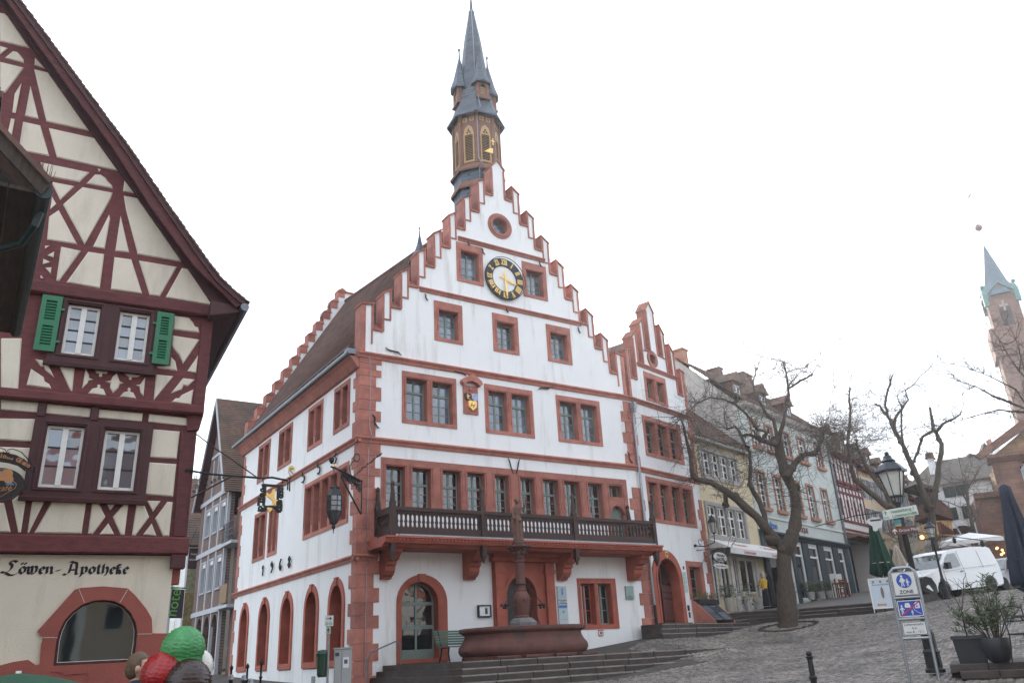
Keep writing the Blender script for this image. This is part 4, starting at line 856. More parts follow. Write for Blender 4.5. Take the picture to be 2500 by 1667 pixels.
# heavy window surrounds
for W, n, ex in ((W2, N2, (0.20, 0.17)), (W1, N1, (0.2, 0.2))):
    x0 = W[0][0]-ex[0]; x1 = W[1][1]+ex[1]; z0 = min(W[0][2], W[1][2])-0.2; z1 = max(W[0][3], W[1][3])+0.14
    MB().wall(rect(x0, x1, z0, z1), [rect(a, b, c, d) for a, b, c, d in W], -n-0.07, -n-0.001).build('window_surround', RED_TIMBER_D, LH)
    MB().prism([(-n-0.07, z0-0.05), (-n-0.12, z0-0.04), (-n-0.13, z0+0.02), (-n-0.07, z0+0.05)], x0-0.04, x1+0.04, ax='x').build('window_sill', RED_TIMBER_D, LH)
    for a, b, c, d in W: MB().wall(rect(a-0.07, b+0.07, c-0.05, d+0.07), [rect(a-0.03, b+0.03, c-0.015, d+0.03)], -n-0.09, -n-0.07).build('surround_moulding', RED_TIMBER_D, LH)
# horizontal beams, each with rounded nose
for z0, z1, n, xe in ((zA-0.02, zA1, N1+0.04, e1+0.05), (zB-0.03, zB1, N2+0.04, e2+0.05), (zC-0.12, zC+0.12, N3+0.05, e2+0.32)):
    MB().prism([(-n, z0+0.03), (-n+0.03, z0), (0.1, z0), (0.1, z1), (-n+0.02, z1), (-n, z1-0.03)], SL, xe, ax='x').build('sill_beam', RED_TIMBER, LH)
for (t, p0, p1, n, wd) in (('T7', (1085, 160), (1005, 1330), N1, 0.2), ('T5', (800, 320), (690, 1340), N2, 0.2)):
    a = ZP(t, p0, n); b_ = ZP(t, p1, n); MB().prism([(a[0]-wd/2, a[1]), (a[0]+wd/2, a[1]), (b_[0]+wd/2, b_[1]), (b_[0]-wd/2, b_[1])], -n-0.03, -n+0.1).build('corner_post', RED_TIMBER, LH)
b = MB(); b.box(e1-0.22, e1+0.02, -N1-0.02, 0.1, zA-0.25, zA-0.02); b.build('bracket_block', RED_TIMBER_D, LH)
b = MB(); b.prism([(-0.22+e1, zB-0.02), (e1+0.08, zB-0.02), (e1+0.03, zB-0.3), (e1-0.18, zB-0.34)], -N1-0.06, -N1+0.1); b.build('bracket_block', RED_TIMBER, LH)
for px in ((185, 1380), (765, 1380)):                 # joist ends under the upper floor
    x, z = ZP('T4', px, N1); MB().bbox(x-0.07, x+0.07, -N1-0.09, 0.0, zB-0.30, zB-0.03, 0.02).build('joist_end', RED_TIMBER_D, LH)
# gable
ga = ZP('T3', (940, 1440), N3); gb = ZP('T1', (20, 60), N3); sl = (gb[1]-ga[1])/(gb[0]-ga[0]); ridge = -5.6
gz = ga[1]+sl*(ridge-ga[0]); GX = ga[0]+0.3
MB().wall([(2*ridge-GX, zC), (GX, zC), (ga[0]+0.05, ga[1]), (ridge, gz), (2*ridge-ga[0]-0.05, ga[1])], [], -N3, 0.1).build('gable_wall', RED_TIMBER, LH)
mb = MB(); d_ = Vector((ridge-ga[0], gz-ga[1])).normalized(); nr = Vector((d_.y, -d_.x))
if nr.x < 0: nr = -nr
A_ = Vector(ga); B_ = Vector((ridge, gz)); mb.prism([tuple(A_-d_*0.3), tuple(B_), tuple(B_+nr*0.3), tuple(A_-d_*0.3+nr*0.3)], -N3-0.06, -N3+0.05); mb.build('gable_rafter', RED_TIMBER_D, LH)  # dark timber colour carries the shade under the verge
NV = 0.72
top = [ZP('T1', p, NV) for p in ((115, 0), (480, 490), (1176, 1430))]+[ZP('T3', p, NV) for p in ((430, 455), (810, 1000), (970, 1210), (1100, 1330), (1215, 1425))]
low = [ZP('T1', p, NV) for p in ((60, 0), (430, 520), (1060, 1380))]+[ZP('T3', p, NV) for p in ((350, 490), (760, 1050), (930, 1215), (1060, 1340), (1160, 1445))]
# straighten: extend up to the ridge
u = (top[2][1]-top[0][1])/(top[2][0]-top[0][0]); top = [(ridge, top[0][1]+u*(ridge-top[0][0]))]+top; low = [(ridge, top[0][1]-0.42)]+low
MB().prism(low+top[::-1], -NV, -NV+0.06).build('bargeboard', RED_TIMBER, LH)
off = lambda pts, h: [(p[0]+0.75*h, p[1]+0.65*h) for p in pts]
b = MB(); b.prism(off(top, 0.0)+off(top, 0.09)[::-1], -NV-0.05, 11.0); b.build('roof_deck', RED_TIMBER_D, LH)
lt = off(top, 0.1); seg = []                           # plain tiles along the verge and a few courses back
L_ = [0]
for i in range(1, len(lt)): L_.append(L_[-1]+(Vector(lt[i])-Vector(lt[i-1])).length)
tm = boxmesh('roof_tile', 0, 0.19, 0, 0.2, 0, 0.022, TILE)
k = 0; d = 0.0
while d < L_[-1]:
    i = max(j for j in range(len(L_)) if L_[j] <= d); i = min(i, len(lt)-2); t = (d-L_[i])/(L_[i+1]-L_[i]); a = Vector(lt[i]).lerp(Vector(lt[i+1]), t); dv = (Vector(lt[i+1])-Vector(lt[i])); an = math.atan2(dv.y, dv.x)
    o = link('roof_tile', tm, LH, (a.x, -NV+0.02+random.uniform(-0.015, 0.015), a.y+0.01), rot=(0, -an-0.18, 0)); d += 0.115
b = MB(); b.prism(off(top, 0.09)+off(top, 0.13)[::-1], -NV+0.1, 11.0); b.build('roof_tiles', TILE, LH, kind='stuff')
pe = ZP('T3', (1215, 1430), NV); b = MB(); b.tube([(pe[0]+0.06, -NV-0.05, pe[1]-0.05), (pe[0]+0.06, 11, pe[1]-0.05)], 0.085, 8); b.build('gutter', LEAD, LH)
b = MB(); b.prism([(e2-0.05, zC-0.2), (pe[0]-0.02, pe[1]-0.12), (pe[0]-0.1, pe[1]), (e2-0.05, zC+0.12)], -NV+0.08, 11); b.build('eaves_soffit', RED_TIMBER_D, LH)
q = ZP('T3', (640, 720), NV-0.4); b = MB(); b.prism([(q[0]-0.28, q[1]+0.02), (q[0]+0.06, q[1]-0.02), (q[0]+0.12, q[1]-0.12), (q[0]+0.0, q[1]-0.24)], -0.3, 1.0); b.build('roof_dormer_edge', TILE, LH)
# shutters
for t, pl in (('T4', [(195, 90), (418, 108), (330, 712), (95, 690)]), ('T5', [(240, 270), (420, 295), (375, 862), (185, 835)])):
    x0, x1, z0, z1 = rq(quad(t, pl, N2+0.1)); c = (z0+z1)/2; y = -N2-0.12
    h = [rect(x0+0.08, x1-0.08, z0+0.1, c-0.05), rect(x0+0.08, x1-0.08, c+0.05, z1-0.1)]
    s_ = MB().wall(rect(x0, x1, z0, z1), h, y, y+0.035).build('shutter', GREENSH, LH)
    for hh in h:
        zz0, zz1 = hh[0][1], hh[2][1]; n_ = 7
        for i in range(n_):
            zc = zz0+(i+0.35)*(zz1-zz0)/n_; g = MB(); g.prism([(y+0.002, zc-0.02), (y+0.03, zc+0.02), (y+0.034, zc+0.008), (y+0.006, zc-0.032)], x0+0.08, x1-0.08, ax='x'); g.build('slat', GREENSH, s_)
    MB().box(x0+0.05, x1-0.05, y+0.036, y+0.04, z0+0.05, z1-0.05).build('backing', mat('shutter_dark', (0.006, 0.02, 0.012), 0.8), s_)
    for zc in (z0+0.2, z1-0.25): MB().box(x0-0.06 if t == 'T5' else x1, x0 if t == 'T5' else x1+0.06, y+0.0, y+0.03, zc-0.02, zc+0.02).build('hinge', GREENSH, s_)
# ground floor with arched shop window in red stone
def G(p, n=0.0): return ZP('T8', p, n)
inner = [G(p) for p in ((665,1350),(700,1050),(735,930),(800,790),(900,680),(1020,590),(1160,540),(1290,530),(1420,545),(1540,600),(1630,690),(1690,810),(1715,930),(1700,1100),(1670,1300))]
outer = [G(p) for p in ((490,1350),(510,1100),(535,995),(465,920),(930,405),(1000,382),(1285,362),(1590,388),(1690,480),(1820,640),(1890,760),(1897,945),(2085,948),(2060,1280),(2040,1640),(480,1640))]
zf = 0.2
outer2 = outer[:-2]+[(outer[-2][0], -0.4), (outer[-1][0]-0.02, -0.4)]
MB().wall([(SL, -0.4), (0.0, -0.4), (0.0, zA), (SL, zA)], [[(p[0], p[1]) for p in inner]], 0.0, 0.3).build('ground_floor_wall', CREAM, LH)
PINK = mat('salmon_stone', (0.30, 0.085, 0.066), 0.85, 0.1, 2.5, 0.3, 30)
ss = MB().wall(outer2, [inner], -0.045, 0.1).build('shop_window_surround', PINK, LH)
vb = [G(p) for p in ((1035,515),(1520,510),(1750,780),(1745,950),(1690,810),(1540,600),(1420,545),(1290,530),(1160,540),(1020,590),(900,680),(740,810),(900,640))]
for pa, pb in (((985, 395), (1055, 565)), ((1592, 400), (1492, 568)), ((540, 998), (715, 1000)), ((1720, 955), (1895, 950))):
    a, b_ = G(pa, 0.05), G(pb, 0.05); g = MB(); g.tube([(a[0], -0.047, a[1]), (b_[0], -0.047, b_[1])], 0.007, 4); g.build('stone_joint', MORTAR, ss)
cx = sum(p[0] for p in inner)/len(inner); cz = sum(p[1] for p in inner)/len(inner)
sc = lambda k: [(cx+(p[0]-cx)*k, cz+(p[1]-cz)*k) for p in inner]
MB().wall(sc(1.02), [sc(0.93)], 0.06, 0.14).build('window_frame', RED_TIMBER_D, LH); MB().wall(sc(0.935), [sc(0.915)], 0.09, 0.12).build('window_bead', WHITEFR, LH)
MB().wall(sc(0.93), [], 0.125, 0.132).build('shop_pane', glassmat('shop_glass', (0.014, 0.018, 0.02), 0.03, 0.5, 1.5, 0.001), LH)
x0 = LPt(0, 1600)[0]
bs = [G(p) for p in ((-80,1365),(0,1345),(170,1300),(350,1275),(390,1300),(450,1342),(490,1330))]
MB().wall([(bs[0][0], -0.4)]+[(outer[0][0]+0.0, -0.4), (outer[0][0]+0.005, bs[-1][1])]+bs[::-1], [], -0.04, 0.05).build('plinth_patch', PINK, LH)
b = MB()
for pa, pb in (((630,1420),(775,1425)), ((775,1425),(770,1458)), ((770,1458),(1090,1437)), ((1090,1437),(1088,1640))):
    a, b_ = G(pa, 0.05), G(pb, 0.05); b.tube([(a[0], -0.05, a[1]), (b_[0], -0.05, b_[1])], 0.011, 4)
b.build('stone_ledge', PINK, LH)
# side and rear walls
MB().box(-0.02, 0.0, 0.3, 10.8, -0.4, zA).build('side_wall', CREAM, LH); MB().box(e1-0.3, e1-0.02, 0.15, 10.8, zA, zC).build('side_wall', RED_TIMBER, LH)
MB().box(-0.01, 0.14, 0.06, 0.3, 3.1, 3.58).build('corner_stone', PINK, LH); b = MB(); b.tube([(0.09, 0.9, 0.2), (0.09, 0.9, 3.4)], 0.045, 8); b.build('downpipe', ZINC, LH)
MB().box(SL, 0, 10.7, 10.8, -0.4, 8.5).build('rear_wall', CREAM, LH); MB().box(SL, SL+0.1, 0.2, 10.8, -0.4, 8.5).build('left_wall', CREAM, LH); MB().box(SL+0.1, -0.1, 1.6, 1.7, -0.3, 8.5).build('partition', DARK, LH)
# ---- black-letter shop name, written with a broad nib
NIBM = mat('blackletter_paint', (0.008, 0.006, 0.012), 0.6, 0.05)
GL = {
 'L': (1.15, [[(0.95,1.18),(0.75,1.32),(0.5,1.3),(0.42,1.1),(0.62,0.85),(0.6,0.55),(0.4,0.25),(0.1,0.12),(-0.15,0.22)], [(0.2,0.1),(0.55,-0.12),(0.9,-0.1),(1.05,0.1)]]),
 'o': (0.62, [[(0.3,0.75),(0.12,0.55),(0.12,0.2),(0.32,0.02)], [(0.28,0.75),(0.52,0.58),(0.5,0.2),(0.3,0.0)]]),
 'ö': (0.62, [[(0.3,0.75),(0.12,0.55),(0.12,0.2),(0.32,0.02)], [(0.28,0.75),(0.52,0.58),(0.5,0.2),(0.3,0.0)], [(0.18,1.1),(0.24,0.98)], [(0.44,1.1),(0.5,0.98)]]),
 'w': (0.92, [[(0.0,0.72),(0.14,0.65),(0.14,0.12),(0.3,0.02)], [(0.32,0.8),(0.42,0.66),(0.42,0.12),(0.3,0.0)], [(0.5,0.75),(0.66,0.78),(0.78,0.62),(0.74,0.2),(0.56,0.0),(0.44,0.08)]]),
 'e': (0.52, [[(0.3,0.75),(0.12,0.55),(0.12,0.2),(0.28,0.0),(0.46,0.14)], [(0.28,0.74),(0.46,0.56),(0.4,0.44),(0.14,0.34)]]),
 'n': (0.68, [[(0.02,0.68),(0.14,0.72),(0.16,0.1),(0.1,0.0)], [(0.18,0.55),(0.38,0.74),(0.5,0.62),(0.5,0.12),(0.6,0.04)]]),
 '-': (0.8, [[(0.15,0.3),(0.55,0.42)]]),
 'A': (1.3, [[(0.25,1.15),(0.45,1.28),(0.95,1.12),(1.0,0.7),(0.98,0.05),(1.1,-0.05)], [(0.55,1.1),(0.5,0.6),(0.42,0.1),(0.2,-0.1),(-0.02,0.0)], [(0.5,0.42),(0.95,0.42)]]),
 'p': (0.66, [[(0.02,0.7),(0.16,0.72),(0.16,0.0),(0.06,-0.28)], [(0.2,0.6),(0.38,0.76),(0.52,0.58),(0.5,0.2),(0.3,0.0),(0.16,0.1)]]),
 't': (0.46, [[(0.24,1.0),(0.2,0.75),(0.2,0.15),(0.34,0.02)], [(0.06,0.7),(0.36,0.72)]]),
 'h': (0.66, [[(0.22,1.08),(0.14,0.95),(0.14,0.1),(0.08,0.0)], [(0.18,0.58),(0.38,0.76),(0.52,0.56),(0.5,0.15),(0.34,-0.18)]]),
 'k': (0.6, [[(0.26,1.08),(0.14,0.95),(0.14,0.1),(0.22,0.0)], [(0.2,0.98),(0.4,0.92),(0.3,0.8)], [(0.04,0.62),(0.42,0.66)], [(0.2,0.45),(0.36,0.3),(0.38,0.1),(0.46,0.02)]]),
}
pa = G((30, 205), 0.02); pb = G((1600, 215), 0.02)
word = 'Löwen-Apotheke'; adv = [GL[c][0]+(0.0 if c != '-' else 0) for c in word]; hgt = (G((300, 60), 0.02)[1]-G((300, 205), 0.02)[1])*0.86
SC_ = (pb[0]-pa[0])/sum(adv); x = pa[0]
nib = Vector((0.11, 0.085))
for c, a in zip(word, adv):
    mb = MB()
    for st in GL[c][1]:
        for i in range(len(st)-1):
            p0 = Vector((x+st[i][0]*SC_, pa[1]+st[i][1]*hgt)); p1 = Vector((x+st[i+1][0]*SC_, pa[1]+st[i+1][1]*hgt)); nn = Vector((nib.x*SC_, nib.y*hgt))
            pts = [p0-nn, p0+nn, p1+nn, p1-nn]
            ar = sum(pts[k].x*pts[(k+1) % 4].y-pts[(k+1) % 4].x*pts[k].y for k in range(4))
            if abs(ar) < 1e-5: continue
            mb.prism([tuple(q) for q in pts], -0.005, 0.0)
    mb.build('painted_letter', NIBM, LH); x += a*SC_
# ---- golden lion hanging sign on a long wrought bracket
WS = thing('lion_hanging_sign', 'wrought iron hanging sign with gold lion and heart on long scrolled bracket', 'hanging sign', (LP0[0], LP0[1], 0), R(LA))
def W(px, py, n=N1): s_, z_ = LPt(px, py, n); return (s_, -n, z_)
def ztp(off, f): return lambda x, y, n=N1: W(off[0]+x*f, off[1]+y*f, n)
q6 = ztp((600, 1080), .13397); q8 = ztp((420, 980), .2806)
b = MB(); b.tube([q8(110, 598), q8(180, 600)], 0.05, 6); b.tube([q8(150, 600), q8(330, 630), q8(560, 648), q8(740, 662), q6(305, 645), q6(480, 635), q6(670, 672), q6(760, 684)], 0.02, 6); b.tube([q8(165, 835), q8(300, 765), q8(520, 648)], 0.016, 5); b.tube([q8(215, 285), q8(350, 390), q8(500, 490), q8(740, 660)], 0.012, 5); b.build('bracket_arm', IRON, WS)
b = MB()
for (cx_, cy_, r_) in ((255, 685, 28), (215, 735, 22), (205, 655, 18), (290, 725, 20), (300, 670, 14), (370, 680, 16), (410, 665, 16), (445, 660, 10), (345, 700, 12), (190, 780, 14), (240, 770, 12)):
    b.tube([q8(cx_+r_*(1-t*0.75)*math.cos(t*9), cy_+r_*(1-t*0.75)*math.sin(t*9)) for t in [i/18 for i in range(19)]], 0.0075, 4)
b.build('bracket_scrolls', IRON, WS)
b = MB(); b.tube([q6(312, 645), q6(318, 740)], 0.012, 5); b.tube([q6(672, 675), q6(668, 745)], 0.012, 5)
b.prism([(lambda w_: (w_[0], w_[2]))(q6(*p)) for p in ((285, 755), (325, 750), (610, 775), (690, 770), (680, 800), (590, 812), (360, 800), (300, 810))], -N1-0.02, -N1+0.02)
for pts in (((355, 800), (345, 900), (335, 1050), (320, 1150)), ((600, 800), (590, 900), (585, 1000), (575, 1150)), ((230, 1150), (240, 1050), (250, 1000)), ((640, 1050), (650, 1150), (640, 1250))): b.tube([q6(*p) for p in pts], 0.028, 5)
for pts in (((320, 1150), (380, 1165), (440, 1160), (500, 1170), (580, 1160)), ((215, 1235), (280, 1245), (350, 1240), (370, 1180)), ((560, 1180), (600, 1270), (640, 1260))): b.tube([q6(*p) for p in pts], 0.02, 5)
for (cx_, cy_, r_) in ((300, 860, 38), (295, 950, 42), (285, 1060, 45), (270, 1190, 48), (345, 1205, 28), (640, 850, 40), (645, 920, 38), (640, 975, 38), (630, 1080, 38), (610, 1150, 40), (605, 1220, 44), (540, 1180, 28)):
    b.tube([q6(cx_+r_*(1-t*0.7)*math.cos(t*8+cx_), cy_+r_*(1-t*0.7)*math.sin(t*8+cx_)) for t in [i/14 for i in range(15)]], 0.02, 5)
b.build('scroll_frame', IRON, WS)
xz = lambda pts: [(lambda w_: (w_[0], w_[2]))(q6(*p)) for p in pts]
MB().prism(xz([(487,855),(510,845),(545,862),(530,880),(522,930),(525,960),(515,1000),(545,1045),(585,1042),(560,1075),(545,1090),(550,1150),(530,1155),(515,1110),(495,1110),(480,1150),(463,1148),(490,1085),(480,1050),(440,1020),(400,985),(360,1010),(345,990),(380,950),(360,925),(395,905),(405,935),(435,945),(475,905)]), -N1-0.025, -N1+0.025).build('lion', GOLD, WS)
MB().prism(xz([(393,1200),(410,1188),(430,1195),(445,1185),(470,1195),(475,1225),(430,1275),(400,1240)]), -N1-0.03, -N1+0.03).build('heart', GOLD, WS)
b = MB(); b.tube([q6(800, 640), q6(800, 885)], 0.014, 5); b.tube([q6(775, 650), q6(830, 645)], 0.012, 5); b.build('end_rod', IRON, WS)
MB().prism(xz([(785,450),(810,425),(835,415),(860,430),(888,455),(890,540),(865,590),(830,605),(795,590),(775,530)]), -N1-0.015, -N1+0.015).build('crest', mat('crest_yellow', (0.72, 0.55, 0.18), 0.5), WS); MB().prism(xz([(790,515),(880,510),(870,575),(830,600),(795,580)]), -N1-0.02, -N1-0.016).build('crest_field', PAPER, WS)
MB().prism(xz([(795,505),(806,502),(868,575),(860,582)]), -N1-0.025, -N1-0.021).build('crest_bar', IRON, WS); MB().prism(xz([(795,470),(870,472),(868,488),(797,485)]), -N1-0.025, -N1-0.021).build('crest_bar', mat('crest_brown', (0.2, 0.06, 0.03)), WS)
# ---- cafe sign at the left edge
GS = thing('gelato_cafe_sign', 'black oval ice cream cafe sign with gold lettering hanging from scrolled iron', 'sign', (LP0[0], LP0[1], 0), R(LA))
NG = 0.62; BLK = mat('sign_black', (0.012, 0.012, 0.014), 0.4); COPPER = mat('copper_paint', (0.45, 0.22, 0.09), 0.4)
g6 = lambda x, y: (lambda w_: (w_[0], w_[1]))(ZP('T6', (x, y), NG))
cxo, czo = g6(-20, 742); ro = g6(280, 742)[0]-cxo
MB().prism([(cxo+ro*math.cos(2*PI*i/32), czo+ro*0.72*math.sin(2*PI*i/32)) for i in range(32)], -NG, -NG+0.04).build('oval_board', BLK, GS)
MB().prism([g6(*p) for p in ((-200,420),(-60,380),(60,385),(180,415),(280,465),(330,520),(315,565),(268,585),(200,535),(100,505),(0,490),(-120,500))], -NG, -NG+0.04).build('name_board', BLK, GS)
for i, c in enumerate('io und Gelato'):
    xx = 0+i*24; 
    if c == ' ': continue
    yy = 445+0.0009*(xx+40)**2*1.0
    p = g6(xx, yy); text(c, 0.105 if c not in 'und' else 0.05, COPPER, GS, (p[0], -NG-0.004, p[1]), rot=(PI/2, math.atan(0.0018*(xx+40)*1.0), 0), bold=0.003)
b = MB()
for (x_, y_, r_) in ((25, 655, 40), (80, 630, 45), (98, 690, 36)): 
    c0 = g6(x_, y_); rr = r_*0.0019; b.prism([(c0[0]+rr*math.cos(2*PI*i/14), c0[1]+rr*math.sin(2*PI*i/14)) for i in range(14)], -NG-0.006-0.0006*r_/10, -NG)
b.build('scoop_emblem', COPPER, GS)
MB().prism([g6(*p) for p in ((50,750),(125,715),(165,755))], -NG-0.005, -NG).build('blue_emblem', mat('emblem_blue', (0.03, 0.25, 0.5)), GS); MB().prism([g6(*p) for p in ((-20,640),(0,590),(30,600),(10,650))], -NG-0.005, -NG).build('blue_emblem', mat('emblem_blue', (0.03, 0.25, 0.5)), GS)
b = MB(); pts = [(-10,575),(60,580),(120,610),(130,690),(185,745),(170,790),(0,890)]; b.tube([(g6(*p)[0], -NG-0.004, g6(*p)[1]) for p in pts], 0.006, 4); b.build('emblem_outline', COPPER, GS)
p = g6(-40, 825); text('café', 0.13, COPPER, GS, (p[0], -NG-0.004, p[1]), rot=(PI/2, -0.12, 0), shear=0.2)
b = MB()
for pts in (((-60,335),(0,330),(60,355),(75,385),(90,355),(140,342),(240,380),(330,480),(378,540)), ((75,385),(50,390),(35,375)), ((75,385),(100,390),(108,375)), ((330,520),(350,560),(300,605),(330,620)), ((268,585),(300,595),(330,680),(300,770),(280,810)), ((285,770),(320,800),(380,540))): b.tube([(g6(*p)[0], -NG+0.02, g6(*p)[1]) for p in pts], 0.008, 5)
b.tube([(g6(378, 540)[0], -NG+0.02, g6(378, 540)[1]), (g6(378, 540)[0], -N1, g6(378, 540)[1])], 0.014, 5); b.build('scroll_bracket', IRON, GS)
# ---- hotel sign on the corner
HSn = thing('hotel_sign', 'dark purple vertical sign with green letters projecting from the corner', 'sign', (LP0[0], LP0[1], 0), R(LA))
NH = -0.5; h9 = lambda x, y: LPt(360+x*.183, 1380+y*.183, NH)
a = h9(325, 312); c = h9(460, 700); d = h9(495, 320)
MB().prism([a, h9(288, 700), c, d], -NH-0.02, -NH+0.02).build('board', mat('sign_purple', (0.02, 0.014, 0.03), 0.5), HSn)
LIME = mat('lime_letters', (0.10, 0.32, 0.05), 0.5); p = h9(378, 685); text('hotel', 0.27, LIME, HSn, (p[0], -NH-0.025, p[1]), rot=(PI/2, -PI/2+0.1, 0), sx=0.95)
b = MB(); p0_, p1_ = h9(320, 295), h9(515, 298); b.tube([(p0_[0]-0.2, -NH, p0_[1]), (p1_[0], -NH, p1_[1])], 0.012, 5); b.tube([(p0_[0], -NH, p0_[1]+0.1), (p1_[0]+0.1, -NH, p1_[1]+1.1)], 0.006, 4); b.build('sign_arm', IRON, HSn)

# ================================================================== NEAR EAVES at the left edge of the picture
NE = thing('dark_roof_eaves', 'dark wooden eaves with green gutter jutting in at the left edge', 'building', (-10.42, -15.9, 0))
BRN = mat('weathered_brown_board', (0.045, 0.03, 0.022), 0.8, 0.4, 3, 0.5, 30, stretch=(6, 1, 1)); GUT = mat('green_gutter', (0.018, 0.035, 0.034), 0.45, 0.2, 6)
zg = 6.57
b = MB(); b.tube([(0, 0, zg), (0, 4.5, zg)], 0.075, 10); b.build('gutter', GUT, NE); b = MB(); b.tube([(0, -0.03, zg), (0, 0.02, zg)], 0.085, 10); b.build('gutter_end', GUT, NE)
for i in range(5): MB().box(-0.06-0.28*i-0.27, -0.06-0.28*i, 0.02, 4.5, zg-0.02+0.0*i, zg+0.03).build('soffit_board', BRN, NE)
MB().prism([(-0.02, zg-0.06), (-3.0, zg+2.75), (-3.0, zg+2.95), (0.04, zg+0.09)], -0.06, 0.0).build('verge_board', BRN, NE)
MB().prism([(0.03, zg+0.08), (-3.0, zg+2.94), (-3.0, zg+3.0), (0.06, zg+0.13)], -0.1, 4.6).build('roof_tiles', TILE, NE, kind='stuff')
MB().prism([(-0.3, zg+0.05), (-3.0, zg+0.05), (-3.0, zg+2.6)], 0.05, 0.12).build('gable_board', mat('near_gable_dark', (0.02, 0.016, 0.013), 0.9), NE)
MB().box(-3.2, -1.45, 0.1, 4.4, -0.2, zg-0.03).build('house_wall', CREAM, NE)
b = MB(); b.tube([(0, 0.35, zg-0.06), (-0.03, 0.38, zg-0.22), (-0.12, 0.6, zg-0.36), (-0.6, 0.95, zg-0.5), (-1.38, 1.2, zg-0.6), (-1.4, 1.2, zg-3)], 0.045, 8); b.build('downpipe', GUT, NE)
b = MB()
for (x, dz) in ((0.0, 0.0), (-0.12, 0.05), (-0.26, 0.09)):
    s_, z_ = onplane(28+x*40, 238, (-10.3, -15.9), 0); b.box(s_-0.18, s_+0.04+x*0.1, -0.1, 0.5, z_-0.1+dz, z_-0.02+dz)
b.build('upper_tiles', TILE, NE); s_, z_ = onplane(26, 262, (-10.3, -15.9), 0); MB().box(s_-0.5, s_-0.02, -0.05, 0.3, z_-0.32, z_+0.05).build('upper_beam', mat('bare_wood', (0.2, 0.13, 0.07), 0.8, 0.4, 5), NE)
b = MB(); random.seed(3)
for i in range(26):
    x = random.uniform(-0.14, 0.06); b.tube([(x, random.uniform(0, 0.1), zg+0.05), (x+random.uniform(-0.05, 0.05), 0.02, zg+0.12+random.uniform(0.03, 0.3))], 0.003, 3)
b.build('dry_weeds', mat('dry_grass', (0.12, 0.1, 0.06), 0.9), NE, kind='stuff')

# ================================================================== ALLEY HOUSES
AH = thing('alley_timber_house', 'narrow brick-infilled timber house with pale blue beams, behind the town hall', 'house', (0, 16.4, 0), -PI/2)
# local x = -(Y-16.4): from -5.6 (far) to 0 ; outward = -x world
PALE = mat('pale_blue_beam', (0.42, 0.43, 0.46), 0.6, 0.08); BRK = brickmat('small_red_brick', (0.16, 0.075, 0.05), (0.12, 0.055, 0.04), (0.2, 0.17, 0.15), 1.0, 0.22, 0.07, 0.012, 0.9, 0.3)
wins = []
for fl, (za, zb_) in enumerate(((8.25, 9.75), (5.35, 7.0))):
    for i in range(3): wins.append((-4.3+1.53*i, -4.3+1.53*i+0.95, za, zb_))
wins.append((-2.6, -1.75, 11.3, 12.4))
gf = [arch(-4.5+1.5*i, -4.5+1.5*i+1.1, 1.65, 3.4, 4.2, 10) for i in range(3)]
MB().wall([(-5.7, 0.3), (0, 0.3), (0, 10.2), (-2.9, 15.3), (-5.7, 10.2)], [rect(*w_) for w_ in wins]+gf, 0, 0.3).build('brick_wall', BRK, AH)
for xx in (-4.6, -3.07, -1.54, -0.05): MB().box(xx-0.08, xx+0.08, -0.05, 0.1, 4.4, 10.2).build('post', PALE, AH); MB().box(xx-0.07, xx+0.07, -0.05, 0.1, 1.6, 4.4).build('post', PALE, AH)
for z in (10.2, 7.42, 4.42, 1.6): MB().box(-5.7, 0.1, -0.07, 0.1, z-0.12, z+0.12).build('beam', PALE, AH)
for xx in (-3.6, -1.5): MB().box(xx-0.06, xx+0.06, -0.04, 0.1, 10.3, 12.4).build('post', PALE, AH)
MB().box(-4.2, -1.2, -0.05, 0.1, 12.5, 12.66).build('beam', PALE, AH)
for w_ in wins:
    k = MB().wall(rect(*w_), [rect(w_[0]+0.07, w_[1]-0.07, w_[2]+0.07, w_[3]-0.07)], -0.06, 0.25).build('window', PALE, AH)
    MB().box(w_[0]+0.07, w_[1]-0.07, 0.12, 0.13, w_[2]+0.07, w_[3]-0.3).build('pane', GLASS, k); MB().box(w_[0]+0.06, w_[1]-0.06, 0.0, 0.12, w_[3]-0.3, w_[3]-0.07).build('blind_box', WHITEFR, k)
for g_ in gf:
    x0, x1 = g_[0][0], g_[1][0]; MB().box(x0, x1, 0.24, 0.25, 1.65, 4.2).build('shop_pane', GLASS, AH); MB().box(x0, x1, 0.2, 0.24, 3.3, 3.36).build('glazing_bar', IRON, AH)
for (x0, x1, z0, z1, xr_, zr_) in ((0.15, None, 9.9, None, -2.9, 15.55),):
    b = MB(); b.prism([(0.25, 9.95), (-2.9, 15.5), (-2.9, 15.7), (0.4, 9.95)], -0.35, 8.0); b.prism([(-5.95, 9.95), (-2.9, 15.5), (-2.9, 15.7), (-6.1, 9.95)], -0.35, 8.0); b.build('roof_deck', RED_TIMBER_D, AH)
b = MB(); N_ = 46                                        # overlapping tile courses on the slope towards the square
for i in range(N_):
    t0, t1 = i/N_, (i+1.2)/N_; f = lambda t: (0.42+(-2.88-0.42)*min(1, t), 9.95+(15.74-9.95)*min(1, t))
    a, c = f(t0), f(t1); b.add([(a[0]+0.03, -0.36, a[1]+0.03), (a[0]+0.03, 8, a[1]+0.03), (c[0]+0.004, 8, c[1]+0.004), (c[0]+0.004, -0.36, c[1]+0.004), (a[0], -0.36, a[1]), (a[0], 8, a[1])], [(0, 1, 2, 3), (4, 5, 1, 0)])
b.build('roof_tiles', TILE2, AH, kind='stuff')
